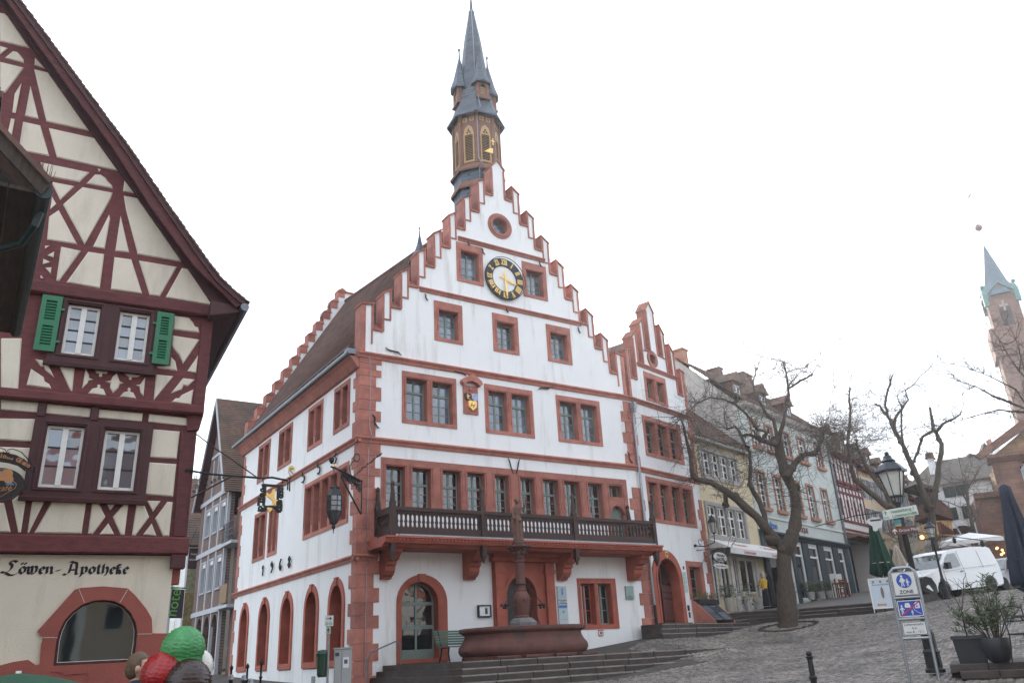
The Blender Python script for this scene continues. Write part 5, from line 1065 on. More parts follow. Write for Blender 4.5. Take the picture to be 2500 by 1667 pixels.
b = MB(); b.prism([(0.3, 9.9), (-2.9, 15.45), (-2.9, 15.75), (0.47, 9.9)], -0.42, -0.36); b.prism([(-6.0, 9.9), (-2.9, 15.45), (-2.9, 15.75), (-6.17, 9.9)], -0.42, -0.36); b.build('verge_board', PALE, AH)
# loggia bay between that house and the town hall
for z in (7.35, 4.45): MB().box(0.05, 2.0, -0.25, 0.5, z-0.12, z+0.02).build('balcony_slab', PALE, AH)
MB().box(0.05, 2.3, 0.45, 0.6, 0.4, 9.7).build('recess_wall', BRK, AH)
b = MB()
for i in range(14): b.tube([(0.1+i*0.14, -0.2, 7.4), (0.1+i*0.14, -0.2, 8.3)], 0.012, 4)
for z in (7.45, 7.7, 7.95, 8.3): b.tube([(0.05, -0.2, z), (2.0, -0.2, z)], 0.014, 4)
b.build('railing', IRON, AH); MB().box(0.6, 1.8, -0.24, -0.2, 4.55, 5.4).build('balcony_mat', mat('wicker', (0.3, 0.2, 0.12), 0.9, 0.3, 12), AH)
WH = thing('white_alley_house', 'white house with brown tiled roof at the far end of the alley', 'house', (-0.45, 22.6, 0))
MB().box(0, 5, 0, 11, 0.3, 8.2).build('wall', PLASTER, WH)
for yy in (1.2, 2.6, 4.4, 6.0):
    for zz_ in (3.0, 5.6):
        k = MB().box(-0.03, 0.02, yy, yy+0.9, zz_, zz_+1.4).build('window', WHITEFR, WH); MB().box(-0.04, -0.03, yy+0.08, yy+0.82, zz_+0.08, zz_+1.32).build('pane', GLASS, k)
b = MB(); b.prism([(-0.4, 8.1), (5.5, 13.0), (11.4, 8.1)], -0.12, 5.1, ax='x'); b.build('roof_deck', TILE2, WH)
N_ = 30; b = MB()
for i in range(N_):
    t0, t1 = i/N_, (i+1.2)/N_; f = lambda t: (-0.45+5.95*min(1, t), 8.12+4.95*min(1, t)); a, c = f(t0), f(t1)
    b.add([(-0.16, a[0], a[1]+0.06), (5.1, a[0], a[1]+0.06), (5.1, c[0], c[1]+0.02), (-0.16, c[0], c[1]+0.02), (-0.16, a[0], a[1]), (5.1, a[0], a[1])], [(0, 1, 2, 3), (4, 5, 1, 0)])
b.build('roof_tiles', TILE2, WH, kind='stuff')
BN = thing('hotel_banner', 'tall photo banner with hotel name hanging on the white alley house', 'banner', (-0.38, 22.5, 1.9))
for (z0, z1, c_) in ((5.0, 6.1, (0.05, 0.015, 0.025)), (3.8, 4.98, (0.2, 0.2, 0.12)), (1.6, 3.78, (0.16, 0.12, 0.05)), (0.9, 1.58, (0.28, 0.29, 0.29)), (0.0, 0.88, (0.035, 0.02, 0.03))):
    MB().box(0, 0.5, -0.03, 0, z0, z1).build('print', mat('banner_%d' % int(z0*10), c_, 0.6, 0.5, 5), BN)
PW_ = mat('print_white', (0.6, 0.58, 0.55), 0.6); text('hotel', 0.16, PW_, BN, (0.1, -0.035, 5.75)); text('ottheinrich', 0.16, PW_, BN, (0.02, -0.035, 5.45), sx=0.6); text('ottheinrich', 0.15, PW_, BN, (0.02, -0.035, 0.6), sx=0.6)
# ================================================================== GROUND (sloping square)
CP = np.array([(-10.5,-24.9,0),(-22,-30,-.4),(2,-30,.1),(-7.4,-9.5,.35),(-14,-9,.1),(-4,-14,.3),(-3,-7,.5),(-1.5,-1.5,.78),(-3,8,1.0),(-3,16,1.3),(-3,32,1.7),(2,-6.6,.66),
 (5.5,-6.15,.85),(7.2,-5.8,1.01),(8.9,-5.4,1.18),(10.2,-5.05,1.31),(14.5,-4.7,1.50),(8,-2,1.48),(10.5,-.4,1.78),(11.75,-.2,1.98),(10.2,-1.9,1.92),(15.6,-.8,2.0),(18.5,.3,2.3),(17.8,-2.6,2.15),(20,-5.4,2.4),
 (23,-6.3,2.85),(25.3,-7,3.05),(23.2,-3.3,2.5),(21,-.9,2.48),(4,-16,.80),(5,-17.5,.84),(10,-16,1.2),(12,-11,1.45),(18,-12,2.2),(30,-3,3.2),(30,-9,3.25),(40,0,3.7),(40,-14,3.5),(60,8,4.4),(90,20,5.2),(60,-25,4.2),(20,-30,1.6),(30,3,2.9),(45,10,4.6),(10,6,1.8),(20,10,2.4)], float)
def _k(r): return np.where(r > 1e-9, r*r*np.log(np.maximum(r, 1e-9)), 0)
_n = len(CP); _K = _k(np.linalg.norm(CP[:, None, :2]-CP[None, :, :2], axis=2))+np.eye(_n)*1.0; _P = np.c_[np.ones(_n), CP[:, :2]]
_w = np.linalg.solve(np.block([[_K, _P], [_P.T, np.zeros((3, 3))]]), np.r_[CP[:, 2], 0, 0, 0])
def gz_arr(xy): return _k(np.linalg.norm(xy[:, None, :]-CP[None, :, :2], axis=2))@_w[:_n]+_w[_n]+xy@_w[_n+1:]
def gnd(x, y): return float(gz_arr(np.array([[x, y]]))[0])
SOIL = mat('sandy_joint', (0.06, 0.05, 0.042), 0.95, 0.25, 4, 0.4, 60, dirt=((0.05, 0.042, 0.036), 1.5, 0.5))
xs = np.concatenate([np.linspace(-400, -40, 8)[:-1], np.linspace(-40, 50, 91), np.linspace(50, 400, 9)[1:]]); ys = np.concatenate([np.linspace(-400, -40, 8)[:-1], np.linspace(-40, 50, 91), np.linspace(50, 400, 9)[1:]])
X_, Y_ = np.meshgrid(xs, ys); xy = np.c_[X_.ravel(), Y_.ravel()]
cl = np.clip(xy, [-40, -40], [95, 50]); Z_ = np.concatenate([gz_arr(cl[i:i+2000]) for i in range(0, len(cl), 2000)])
far = np.linalg.norm(xy-cl, axis=1); Z_ = np.where(far > 0, np.clip(Z_, -1, 10), Z_)
nx, ny = len(xs), len(ys)
b = MB(); b.v = [(float(p[0]), float(p[1]), float(z)) for p, z in zip(xy, Z_)]; b.f = [(j*nx+i, j*nx+i+1, (j+1)*nx+i+1, (j+1)*nx+i) for j in range(ny-1) for i in range(nx-1)]
ground = b.build('ground', SOIL, smooth=True); ground['kind'] = 'structure'

# ---- cobbles: small hand-laid setts in wavy courses
def cobble_mat():
    mt = bpy.data.materials.new('cobble_stone'); mt.use_nodes = True; t = mt.node_tree; bs_ = t.nodes['Principled BSDF']
    at_ = t.nodes.new('ShaderNodeAttribute'); at_.attribute_name = 'tone'; oi = t.nodes.new('ShaderNodeObjectInfo'); tcn = t.nodes.new('ShaderNodeTexCoord')
    n = t.nodes.new('ShaderNodeTexNoise'); n.inputs['Scale'].default_value = 0.9; n.inputs['Detail'].default_value = 6; t.links.new(tcn.outputs['Object'], n.inputs['Vector'])
    r = t.nodes.new('ShaderNodeValToRGB'); r.color_ramp.elements[0].position = 0.3; r.color_ramp.elements[1].position = 0.72; r.color_ramp.elements[0].color = (0.08, 0.067, 0.057, 1); r.color_ramp.elements[1].color = (0.205, 0.175, 0.148, 1)
    t.links.new(n.outputs['Fac'], r.inputs['Fac']); hs = t.nodes.new('ShaderNodeHueSaturation'); mr = t.nodes.new('ShaderNodeMapRange'); mr.inputs[3].default_value = 0.5; mr.inputs[4].default_value = 1.65
    t.links.new(at_.outputs['Fac'], mr.inputs[0]); t.links.new(mr.outputs[0], hs.inputs['Value']); t.links.new(r.outputs['Color'], hs.inputs['Color']); t.links.new(hs.outputs['Color'], bs_.inputs['Base Color'])
    bs_.inputs['Roughness'].default_value = 0.36; bs_.inputs['Specular IOR Level'].default_value = 0.7
    n2 = t.nodes.new('ShaderNodeTexNoise'); n2.inputs['Scale'].default_value = 30; n2.inputs['Detail'].default_value = 4; t.links.new(tcn.outputs['Object'], n2.inputs['Vector'])
    bp = t.nodes.new('ShaderNodeBump'); bp.inputs['Strength'].default_value = 0.35; bp.inputs['Distance'].default_value = 0.01; t.links.new(n2.outputs['Fac'], bp.inputs['Height']); t.links.new(bp.outputs['Normal'], bs_.inputs['Normal'])
    return mt
COB = cobble_mat()
rng = np.random.default_rng(5)
_r1 = np.array([math.cos(R(-38)), math.sin(R(-38))]); _r2 = np.array([-_r1[1], _r1[0]])     # courses run across the slope
S0 = 0.125
I, J = np.meshgrid(np.arange(-120, 330), np.arange(-260, 330)); I = I.ravel(); J = J.ravel()
U = (I+(J % 2)*0.5)*S0*1.08+rng.normal(0, .008, len(I)); V = J*S0+0.10*np.sin(U*1.3)+rng.normal(0, .006, len(I))
pos = np.outer(U, _r1)+np.outer(V, _r2)+np.array([-3.0, -15.0])
rel = np.c_[pos-CAM[:2], np.zeros(len(pos))]; dist = np.linalg.norm(rel, axis=1)
keep = (dist > 9) & (dist < 45)
az = np.degrees(np.arctan2(rel[:, 0], rel[:, 1])); keep &= (az > 18) & (az < 74)
px, py = pos[:, 0], pos[:, 1]
keep &= ~((px > -1.2) & (px < 9) & (py > -6.2)); keep &= ~((py > -2.2+0.25*(px-10)) & (px > 8)); keep &= ~((px > 18.8) & (py > 1.2-1.15*(px-19.3)) & (px < 23.3)); keep &= ~((px >= 23.3) & (py > -2.9+0.02*(px-23.3)))
keep &= (dist < 30) | (rng.random(len(pos)) < 1.0)
pos = pos[keep]; dist = dist[keep]; order = np.argsort(dist); pos = pos[order]
zc = np.concatenate([gz_arr(pos[i:i+4000]) for i in range(0, len(pos), 4000)])
def stones(pos, zc, local=False):
    n = len(pos); hw = S0*1.08/2*rng.uniform(.86, .96, n); hd = S0/2*rng.uniform(.84, .95, n); th = rng.normal(0, .08, n); tn = rng.random(n); tilt = rng.normal(0, .055, (n, 2)); dz = rng.normal(0, .004, n)
    c0, s0 = np.cos(th), np.sin(th); a1 = _r1[0]*c0-_r1[1]*s0; a2 = _r1[0]*s0+_r1[1]*c0
    vs = np.zeros((n, 8, 3))
    for k, (sx, sy) in enumerate(((-1, -1), (1, -1), (1, 1), (-1, 1))):
        for lev, (f, h) in enumerate(((1.0, -0.01), (0.74, 0.022))):
            lx = sx*hw*f+rng.normal(0, .004, n); ly = sy*hd*f+rng.normal(0, .004, n)
            vs[:, k+4*lev, 0] = pos[:, 0]*(not local)+lx*a1-ly*a2; vs[:, k+4*lev, 1] = pos[:, 1]*(not local)+lx*a2+ly*a1
            vs[:, k+4*lev, 2] = zc*(not local)+h+dz+(tilt[:, 0]*lx+tilt[:, 1]*ly if lev else 0)
    return vs, tn
FQ = np.array([(4, 5, 6, 7), (0, 1, 5, 4), (1, 2, 6, 5), (2, 3, 7, 6), (3, 0, 4, 7)])
def stone_mesh(name, vs, tn):
    n = len(vs); me = bpy.data.meshes.new(name); me.vertices.add(n*8); me.vertices.foreach_set('co', vs.ravel())
    f = (FQ[None]+np.arange(n)[:, None, None]*8).reshape(-1); me.loops.add(len(f)); me.loops.foreach_set('vertex_index', f); me.polygons.add(n*5); me.polygons.foreach_set('loop_start', np.arange(n*5)*4)
    me.update(); me.validate(); a_ = me.attributes.new('tone', 'FLOAT', 'POINT'); a_.data.foreach_set('value', np.repeat(tn, 8)); me.materials.append(COB); return me
dz_pix = np.array([(pos[i]-CAM[:2])@_fw0[:2] for i in range(400)])
vis = [i for i in range(len(pos)) if i < 9000]
def inframe(p, z):
    d = np.array([p[0], p[1], z])-CAM; w_ = d@_fw; x_ = 1250+FPX*(d@_rt)/w_; y_ = 833.5-FPX*(d@_u)/w_; return 0 < x_ < 2500 and 0 < y_ < 1667
near = []
for i in vis:
    if inframe(pos[i], zc[i]): near.append(i)
    if len(near) >= 300: break
ns = set(near); rest = np.array([i for i in range(len(pos)) if i not in ns])
vs, tn = stones(pos[rest], zc[rest]); o = link('cobbles', stone_mesh('cobbles', vs, tn), ground); o['kind'] = 'stuff'
protos = [stone_mesh('cobble', *stones(pos[k:k+1]*0, zc[k:k+1]*0)) for k in range(12)]
for i in near: link('cobble', protos[i % 12], ground, (float(pos[i][0]), float(pos[i][1]), float(zc[i])))

# ---- steps and platform in front of the town hall
def structure(name, loc=(0, 0, 0), rz=0.0):
    o = bpy.data.objects.new(name, None); COL.objects.link(o); o.location = loc; o.rotation_euler = (0, 0, rz); o['kind'] = 'structure'; return o
TREAD = mat('pale_tread', (0.135, 0.112, 0.094), 0.7, 0.3, 4, 0.4, 40)  # paler than the risers, set on upward faces and front chamfers
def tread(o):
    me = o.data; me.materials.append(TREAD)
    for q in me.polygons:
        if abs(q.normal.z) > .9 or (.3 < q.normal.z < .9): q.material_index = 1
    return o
FS = structure('front_steps', (0, 0, 0)); random.seed(11)
ZT = 1.52; RS = 0.17; TR = 0.35; YF = -4.6; XL = 0.95
ends = [15.0, 11.0, 9.6, 7.9, 6.3, 4.6]
MB().box(XL+0.05, 14.5, YF+0.3, -0.02, ZT-0.5, ZT-0.012).build('platform', STEP, FS)
for k in range(6):
    zt = ZT-RS*k; yf = YF-TR*k; xl = XL-TR*k*0.62; x = xl+0.25
    while x < ends[k]:
        L = random.uniform(0.95, 1.6); j = random.uniform(-0.006, 0.006)
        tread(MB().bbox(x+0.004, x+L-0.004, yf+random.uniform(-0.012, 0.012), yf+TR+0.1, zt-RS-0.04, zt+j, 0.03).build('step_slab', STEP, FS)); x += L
    # return along the left end, up to the wall
    y = yf+0.25; MB().prism([(xl+0.27, yf+0.02), (xl, yf+0.3), (xl, yf+0.6), (xl+0.27, yf+0.6)], zt-RS-0.04, zt-0.003, ax='z').build('step_slab', STEP, FS); y = yf+0.6
    while y < -0.05:
        L = min(random.uniform(0.9, 1.4), -0.03-y)
        if L < 0.1: break
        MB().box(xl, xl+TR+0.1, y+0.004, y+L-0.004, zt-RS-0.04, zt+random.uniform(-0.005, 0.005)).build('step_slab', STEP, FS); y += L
# paving slabs on the platform
x = XL+0.4
while x < 10:
    y = YF+TR+0.1
    while y < -0.1:
        d = min(0.6, -0.05-y); MB().box(x+0.004, x+0.796, y+0.004, y+d-0.004, ZT-0.05, ZT-0.006+random.uniform(-0.003, 0.002)).build('paving_slab', STEP, FS); y += 0.6
    x += 0.8
# ---- steps before the wing's door
BS = structure('door_steps', (12.45, 0, 0), R(BAYA))
for k, (x0, yf, zt, x1) in enumerate(((-1.95, -1.75, 2.09, 8.2), (-1.45, -1.4, 2.27, 8.6), (-0.8, -1.05, 2.45, 9.0))):
    x = x0
    while x < x1:
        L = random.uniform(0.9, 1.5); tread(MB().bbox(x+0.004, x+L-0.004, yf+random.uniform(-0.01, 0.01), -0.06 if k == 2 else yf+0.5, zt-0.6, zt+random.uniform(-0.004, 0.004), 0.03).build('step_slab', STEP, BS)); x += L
MB().box(0.5, 2.7, -0.3, 0.4, 2.2, 2.52).build('threshold', STEP, BS)
# ---- terrace in front of the row of houses
RA = 15.1; RP = (17.459, 1.610); ru = (math.cos(R(RA)), math.sin(R(RA))); rn = (ru[1], -ru[0])
def RW(s, n, z): return (RP[0]+ru[0]*s+rn[0]*n, RP[1]+ru[1]*s+rn[1]*n, z)
TPV = [(18.6, 1.95, 2.86), (19.35, 1.35, 2.93), (21.3, -0.25, 2.96), (23.2, -2.75, 3.0), (25.5, -2.85, 3.2), (31, -1.6, 3.75), (45, 2.5, 5.2), RW(34, -0.5, 5.3), RW(24, -0.5, 4.5), RW(17, -0.5, 3.98), RW(11, -0.5, 3.5), RW(5, -0.5, 3.12), RW(1.5, -0.5, 2.9)]
PAVE = brickmat('grey_pavers', (0.10, 0.09, 0.082), (0.075, 0.066, 0.06), (0.035, 0.03, 0.028), 1.0, 0.3, 0.2, 0.012, 0.6, 0.4, 'xz')
rv, re_, rf, *_ = delaunay_2d_cdt([Vector(p[:2]) for p in TPV], [(i, (i+1) % len(TPV)) for i in range(len(TPV))], [], 1, 1e-5)
zmap = [min(TPV, key=lambda q: (q[0]-v.x)**2+(q[1]-v.y)**2)[2] for v in rv]
b = MB(); b.add([(v.x, v.y, z) for v, z in zip(rv, zmap)], [tuple(f) for f in rf]); kk = len(TPV); b.add([q for q in TPV]+[(q[0], q[1], q[2]-2.2) for q in TPV], [(i, kk+i, kk+(i+1) % kk, (i+1) % kk) for i in range(kk)]); tr = b.build('terrace', mat('terrace_paving', (0.11, 0.098, 0.088), 0.6, 0.3, 5, 0.5, 25)); tr['kind'] = 'structure'
edge = [Vector(p) for p in TPV[:4]]
TS = structure('terrace_steps')
for k in range(3):
    for i in range(3):
        a, c = edge[i].copy(), edge[i+1].copy(); d = (c-a); d.z = 0; n = Vector((-d.y, d.x, 0)).normalized()
        if n.dot(Vector((CAM[0], CAM[1], 0))-Vector((a.x, a.y, 0))) < 0: n = -n
        nn = max(1, int(d.length/1.2)); 
        for j in range(nn):
            p = a.lerp(c, j/nn+0.004); q = a.lerp(c, (j+1)/nn-0.004); zt = -0.155*k; f0, f1 = 0.34*k-0.25, 0.34*(k+1)
            P4 = [p+n*f0, q+n*f0, q+n*f1, p+n*f1]
            b = MB(); b.add([(v.x, v.y, v.z+zt-0.012-(0.0 if k else 0.0)) for v in P4]+[(v.x, v.y, v.z+zt-0.35) for v in P4], [(0, 1, 2, 3), (7, 6, 5, 4), (0, 4, 5, 1), (1, 5, 6, 2), (2, 6, 7, 3), (3, 7, 4, 0)]); W4 = [p+n*f1, q+n*f1, q+n*(f1+.03), p+n*(f1+.03)]; b.add([(v.x, v.y, v.z+zt-.015) for v in W4[:2]]+[(v.x, v.y, v.z+zt-.05) for v in W4[2:]], [(0, 1, 2, 3)]); bm = bmesh.new(); me = bpy.data.meshes.new('step_slab'); me.from_pydata(b.v, [], b.f); bm.from_mesh(me); bmesh.ops.recalc_face_normals(bm, faces=bm.faces); bm.to_mesh(me); bm.free(); me.materials.append(STEP); tread(link('step_slab', me, TS))

# ================================================================== ROW OF HOUSES ON THE RIGHT
def house(name, label, s0, cat='house', n=0.0):
    p = RW(s0, n, 0); return thing(name, label, cat, p, R(RA))
def sash(par, x0, x1, z0, z1, cols, rows, fm, sm=None, sill=None, y=0.0, sw=0.14, sillm=None, transom=None):
    if sm:
        w_ = MB().wall(rect(x0-sw, x1+sw, z0-0.02, z1+sw), [rect(x0, x1, z0, z1)], y-0.05, y+0.22).build('window', sm, par)
    else: w_ = MB().wall(rect(x0-0.05, x1+0.05, z0-0.05, z1+0.05), [rect(x0, x1, z0, z1)], y-0.03, y+0.2).build('window', fm, par)
    casement(w_, x0+0.003, x1-0.003, z0+0.003, z1-0.003, y+0.12, cols, rows, fm, GLASS, fw=0.06, bw=0.035, transom=transom)
    if sill: MB().box(x0-sw-0.06, x1+sw+0.06, y-0.16, y+0.05, z0-0.2, z0-0.02).build('window_sill', sill, w_)
    return w_
def courses(par, x0, x1, ze, zr, depth, mt, ye=-0.4, N=34, name='roof_tiles'):
    b = MB()
    for i in range(N):
        t0, t1 = i/N, min(1, (i+1.2)/N); f = lambda t: (ye+(depth-ye)*t, ze+(zr-ze)*t); a, c = f(t0), f(t1)
        b.add([(x0, a[0], a[1]+0.05), (x1, a[0], a[1]+0.05), (x1, c[0], c[1]+0.012), (x0, c[0], c[1]+0.012), (x0, a[0], a[1]), (x1, a[0], a[1])], [(0, 1, 2, 3), (4, 5, 1, 0)])
    return b.build(name, mt, par, kind='stuff')
def shell(par, W_, D, z0, ze, zr, mt, holes, ridge=None, side=None):
    """front wall with openings, gable sides, back"""
    rd = ridge or D/2
    MB().wall(rect(0, W_, z0, ze), holes, 0, 0.25).build('front_wall', mt, par)
    for x in (0.0, W_-0.25): MB().prism([(0.25, z0), (D, z0), (D, ze), (rd, zr), (0.25, ze+(zr-ze)*0.25/rd)], x, x+0.25, ax='x').build('gable_wall', side or mt, par)
    MB().box(0.25, W_-0.25, D-0.2, D, z0, ze).build('rear_wall', mt, par); MB().box(0.25, W_-0.25, 2.2, 2.3, z0, ze).build('partition', DARK, par)
YEL = mat('yellow_plaster', (0.62, 0.52, 0.34), 0.9, 0.05, 2, 0.2, 50, dirt=((0.45, 0.33, 0.17), 1, 0.6)); MINT = mat('mint_plaster', (0.54, 0.57, 0.53), 0.9, 0.04, 2, 0.2, 50, dirt=((0.42, 0.46, 0.42), 1, 0.6)); GREYP = mat('grey_plaster', (0.55, 0.53, 0.49), 0.9, 0.08, 1.5, 0.3, 40, dirt=((0.3, 0.29, 0.27), 0.8, 0.5))
GREYST = mat('grey_stone_trim', (0.36, 0.34, 0.31), 0.85, 0.1, 4); SALM = mat('salmon_trim', (0.40, 0.20, 0.14), 0.85, 0.1, 4); TEAL = mat('dark_teal_paint', (0.035, 0.05, 0.055), 0.5, 0.15, 5)
# --- yellow gallery house
YH = house('yellow_gallery_house', 'narrow yellow house with white window bands and awnings over a gallery', 0.3)
hy = [rect(0.75, 4.75, 6.42, 7.9), rect(0.85, 4.75, 9.3, 10.6)]+[rect(a, c, z, 5.5) for a, c, z in ((0.3, 1.0, 3.2), (1.35, 2.25, 3.0), (2.7, 3.25, 3.6), (3.35, 4.95, 3.85))]
shell(YH, 6.05, 7.0, 2.4, 11.1, 14.6, YEL, hy, 3.4)
for z0, z1, x0, x1 in ((6.42, 7.9, 0.75, 4.75), (9.3, 10.6, 0.85, 4.75)):
    w_ = (x1-x0-0.1*5)/4; ls = [(x0+0.1+i*(w_+0.1), x0+0.1+i*(w_+0.1)+w_) for i in range(4)]
    g = MB().wall(rect(x0-0.12, x1+0.12, z0-0.16, z1+0.12), [rect(a, c, z0+0.05, z1-0.05) for a, c in ls], -0.06, 0.2).build('window_band', GREYST, YH)
    for a, c in ls: casement(g, a+0.003, c-0.003, z0+0.055, z1-0.055, 0.1, 2, 2, WHITEFR, GLASS, fw=0.07, bw=0.04, transom=(z1-0.5, 1))
MB().box(-0.05, 6.1, -0.35, 0.2, 10.95, 11.12).build('eaves', GREYST, YH); courses(YH, -0.1, 6.1, 11.1, 14.65, 3.4, TILE2, N=24)
for a, c, z in ((0.3, 1.0, 3.2), (1.35, 2.25, 3.0), (2.7, 3.25, 3.6), (3.35, 4.95, 3.85)):
    g = MB().wall(rect(a, c, z, 5.5), [rect(a+0.08, (a+c)/2-0.04, z+0.1, 5.4), rect((a+c)/2+0.04, c-0.08, z+0.1, 5.4)], 0.02, 0.15).build('shop_window', WHITEFR if c > 4 or a < 0.5 else GREYP, YH)
    for (p_, q_) in ((a+0.08, (a+c)/2-0.04), ((a+c)/2+0.04, c-0.08)): piece('pane', p_, q_, 0.08, 0.088, z+0.1, 5.4, GLASS, g)
for a, c in ((1.05, 1.3), (2.3, 2.6), (5.0, 5.35)): MB().bbox(a, c, -0.08, 0.0, 3.7, 5.5, 0.02).build('shutter', GREYP, YH)
MB().box(0.0, 6.05, -0.03, 0.0, 5.55, 6.2).build('fascia', GREYST, YH); MB().box(2.5, 6.05, -0.06, 0.0, 2.4, 3.6).build('plinth', GREYP, YH)
for i, (x0, x1, ttl, sub) in enumerate(((0.5, 3.95, 'Altstadt', 'Goldschmiede'), (4.0, 6.75, 'GALERIE', 'Kunsthandwerk'))):
    AW = house('shop_awning', 'white shop awning with red lettering %s over the gallery front' % ttl, 0.3+x0, 'awning', 0.0); W_ = x1-x0
    b = MB(); b.add([(0, -0.04, 6.25), (W_, -0.04, 6.25), (W_+0.05, -1.1, 5.72), (-0.05, -1.1, 5.72)], [(0, 1, 2, 3)]); b.add([(0, -0.04, 6.23), (W_, -0.04, 6.23), (W_+0.05, -1.09, 5.70), (-0.05, -1.09, 5.70)], [(3, 2, 1, 0)]); b.add([(0, -0.04, 6.25), (0, -0.04, 5.72), (-0.05, -1.1, 5.72)], [(0, 1, 2)]); b.add([(W_, -0.04, 6.25), (W_, -0.04, 5.72), (W_+0.05, -1.1, 5.72)], [(2, 1, 0)])
    AWM = mat('awning_cloth', (0.66, 0.65, 0.62), 0.9, 0.05, 6); b.build('cloth', AWM, AW); MB().box(-0.05, W_+0.05, -1.115, -1.1, 5.45, 5.72).build('valance', AWM, AW)
    REDI = mat('red_ink', (0.42, 0.03, 0.03), 0.7); text(ttl, 0.42, REDI, AW, (W_*0.55, -0.78, 5.91), rot=(0.48, 0, 0), align='CENTER', depth=0.002); text(sub, 0.22, REDI, AW, (W_*0.55, -1.12, 5.5), align='CENTER', depth=0.002)
# --- mint house
MH = house('mint_green_house', 'long pale mint house with salmon window frames and dark teal shopfront', 6.45)
W_ = 12.35; lo = [(0.85, 1.75), (2.95, 3.85), (5.55, 6.4), (7.6, 8.5), (9.85, 10.7)]; up_ = [(1.15, 1.95), (3.0, 3.9), (5.2, 6.2), (7.5, 8.5), (10.2, 11.1)]
sh = [(0.6, 2.1), (2.5, 3.6), (4.0, 5.2), (6.05, 7.45), (8.3, 9.75), (10.6, 11.6)]
hy = [rect(a, c, 8.35, 10.25) for a, c in lo]+[rect(a, c, 11.75, 13.2) for a, c in up_]+[rect(a, c, 3.6 if i else 3.2, 6.6) for i, (a, c) in enumerate(sh)]
shell(MH, W_, 7.0, 2.6, 13.95, 17.5, MINT, hy, 3.45, GREYP)
for a, c in lo: sash(MH, a, c, 8.35, 10.25, 2, 4, WHITEFR, SALM, SALM, transom=(9.7, 1))
for a, c in up_: sash(MH, a, c, 11.75, 13.2, 2, 3, WHITEFR, SALM, SALM, transom=(12.8, 1))
MB().prism([(0.0, 13.7), (-0.35, 13.85), (-0.45, 14.0), (0.0, 14.05)], -0.1, W_+0.1, ax='x').build('eaves_cornice', GREYP, MH); courses(MH, -0.15, W_+0.1, 14.0, 17.6, 3.45, TILE2, N=30)
for i, x in enumerate((0.4, 3.7, 7.3)):
    d_ = MB().wall(rect(x, x+1.1, 14.1, 15.5), [rect(x+0.15, x+0.95, 14.4, 15.3)], 0.35, 1.8).build('dormer', TILE2, MH); casement(d_, x+0.15, x+0.95, 14.4, 15.3, 0.42, 2, 2, WHITEFR, GLASSC); MB().prism([(x-0.15, 15.45), (x+0.55, 16.1), (x+1.25, 15.45)], 0.2, 2.3).build('dormer_roof', TILE2, d_)
for (x, y, zt, wd) in ((0.1, 3.0, 18.05, 0.6), (6.7, 2.4, 17.9, 1.3), (4.6, 3.0, 17.9, 0.5)):
    b = MB(); b.box(x, x+wd, y, y+0.8, 15.5, zt); b.box(x-0.06, x+wd+0.06, y-0.06, y+0.86, zt, zt+0.1); b.build('chimney', BRK if x > 1 else SALM, MH)
MB().prism([(0.0, 6.75), (-0.12, 6.78), (-0.2, 6.9), (-0.3, 6.95), (-0.3, 7.05), (0.0, 7.12)], 0.0, W_, ax='x').build('shop_cornice', TEAL, MH); MB().prism([(0, 7.75), (-0.06, 7.78), (-0.06, 7.85), (0, 7.9)], 0.0, W_, ax='x').build('string_course', MINT, MH)
xe = [0.0]+[v for p_ in sh for v in p_]+[W_]
for i in range(0, len(xe), 2): MB().bbox(xe[i]+0.01, xe[i+1]-0.01, -0.1, 0.0, 2.6, 6.75, 0.02).build('shop_pillar', TEAL, MH)
for i, (a, c) in enumerate(sh):
    z0 = 3.6 if i else 3.2; g = MB().wall(rect(a, c, z0, 6.6), [rect(a+0.1, c-0.1, z0+0.15, 5.95), rect(a+0.1, c-0.1, 6.05, 6.5)], 0.0, 0.16).build('shop_window', WHITEFR, MH); piece('pane', a+0.1, c-0.1, 0.07, 0.08, z0+0.15, 5.95, GLASS, g); piece('pane', a+0.1, c-0.1, 0.07, 0.08, 6.05, 6.5, GLASS, g)
    if i == 0:
        for k in range(5): MB().bbox(-0.02, 0.5, -0.14, -0.1, 3.3+0.55*k, 3.8+0.55*k, 0.02).build('rusticated_block', TEAL, MH)
text('Hamilton', 0.55, INKB, MH, (0.3, -0.03, 7.25), shear=0.3, bold=0.01); text('BOUTIQUE', 0.4, mat('maroon_ink', (0.16, 0.03, 0.03)), MH, (4.6, -0.03, 7.35), bold=0.01); text('Schmuck', 0.3, mat('maroon_ink', (0.16, 0.03, 0.03)), MH, (4.9, -0.03, 7.0), bold=0.005)
b = MB(); b.tube([(W_, -0.1, 13.8), (W_, -0.1, 3.6)], 0.07, 8); b.build('downpipe', LEAD, MH)
# --- half-timbered house in the row
FH = house('red_white_timber_house', 'small white house with thin red timbers above a dark recessed tavern front', 18.85)
WP = mat('white_infill', (0.72, 0.70, 0.66), 0.9, 0.05); RT_ = mat('red_timber', (0.17, 0.03, 0.03), 0.7, 0.15)
wn = [(0.35+i*1.22, 0.35+i*1.22+0.55) for i in range(4)]; hz = [rect(a, c, z, z+1.15) for a, c in wn for z in (8.95, 11.2)]
shell(FH, 5.1, 7, 3.4, 12.9, 16.9, WP, hz+[rect(0.3, 4.9, 3.9, 7.5)], 3.45)
for a, c in wn:
    for z in (8.95, 11.2): sash(FH, a, c, z, z+1.15, 1, 2, WHITEFR)
for z, h in ((12.75, 0.18), (10.85, 0.12), (10.4, 0.16), (8.55, 0.16), (8.0, 0.14)): MB().box(0, 5.1, -0.05, 0.02, z, z+h).build('rail', RT_, FH)
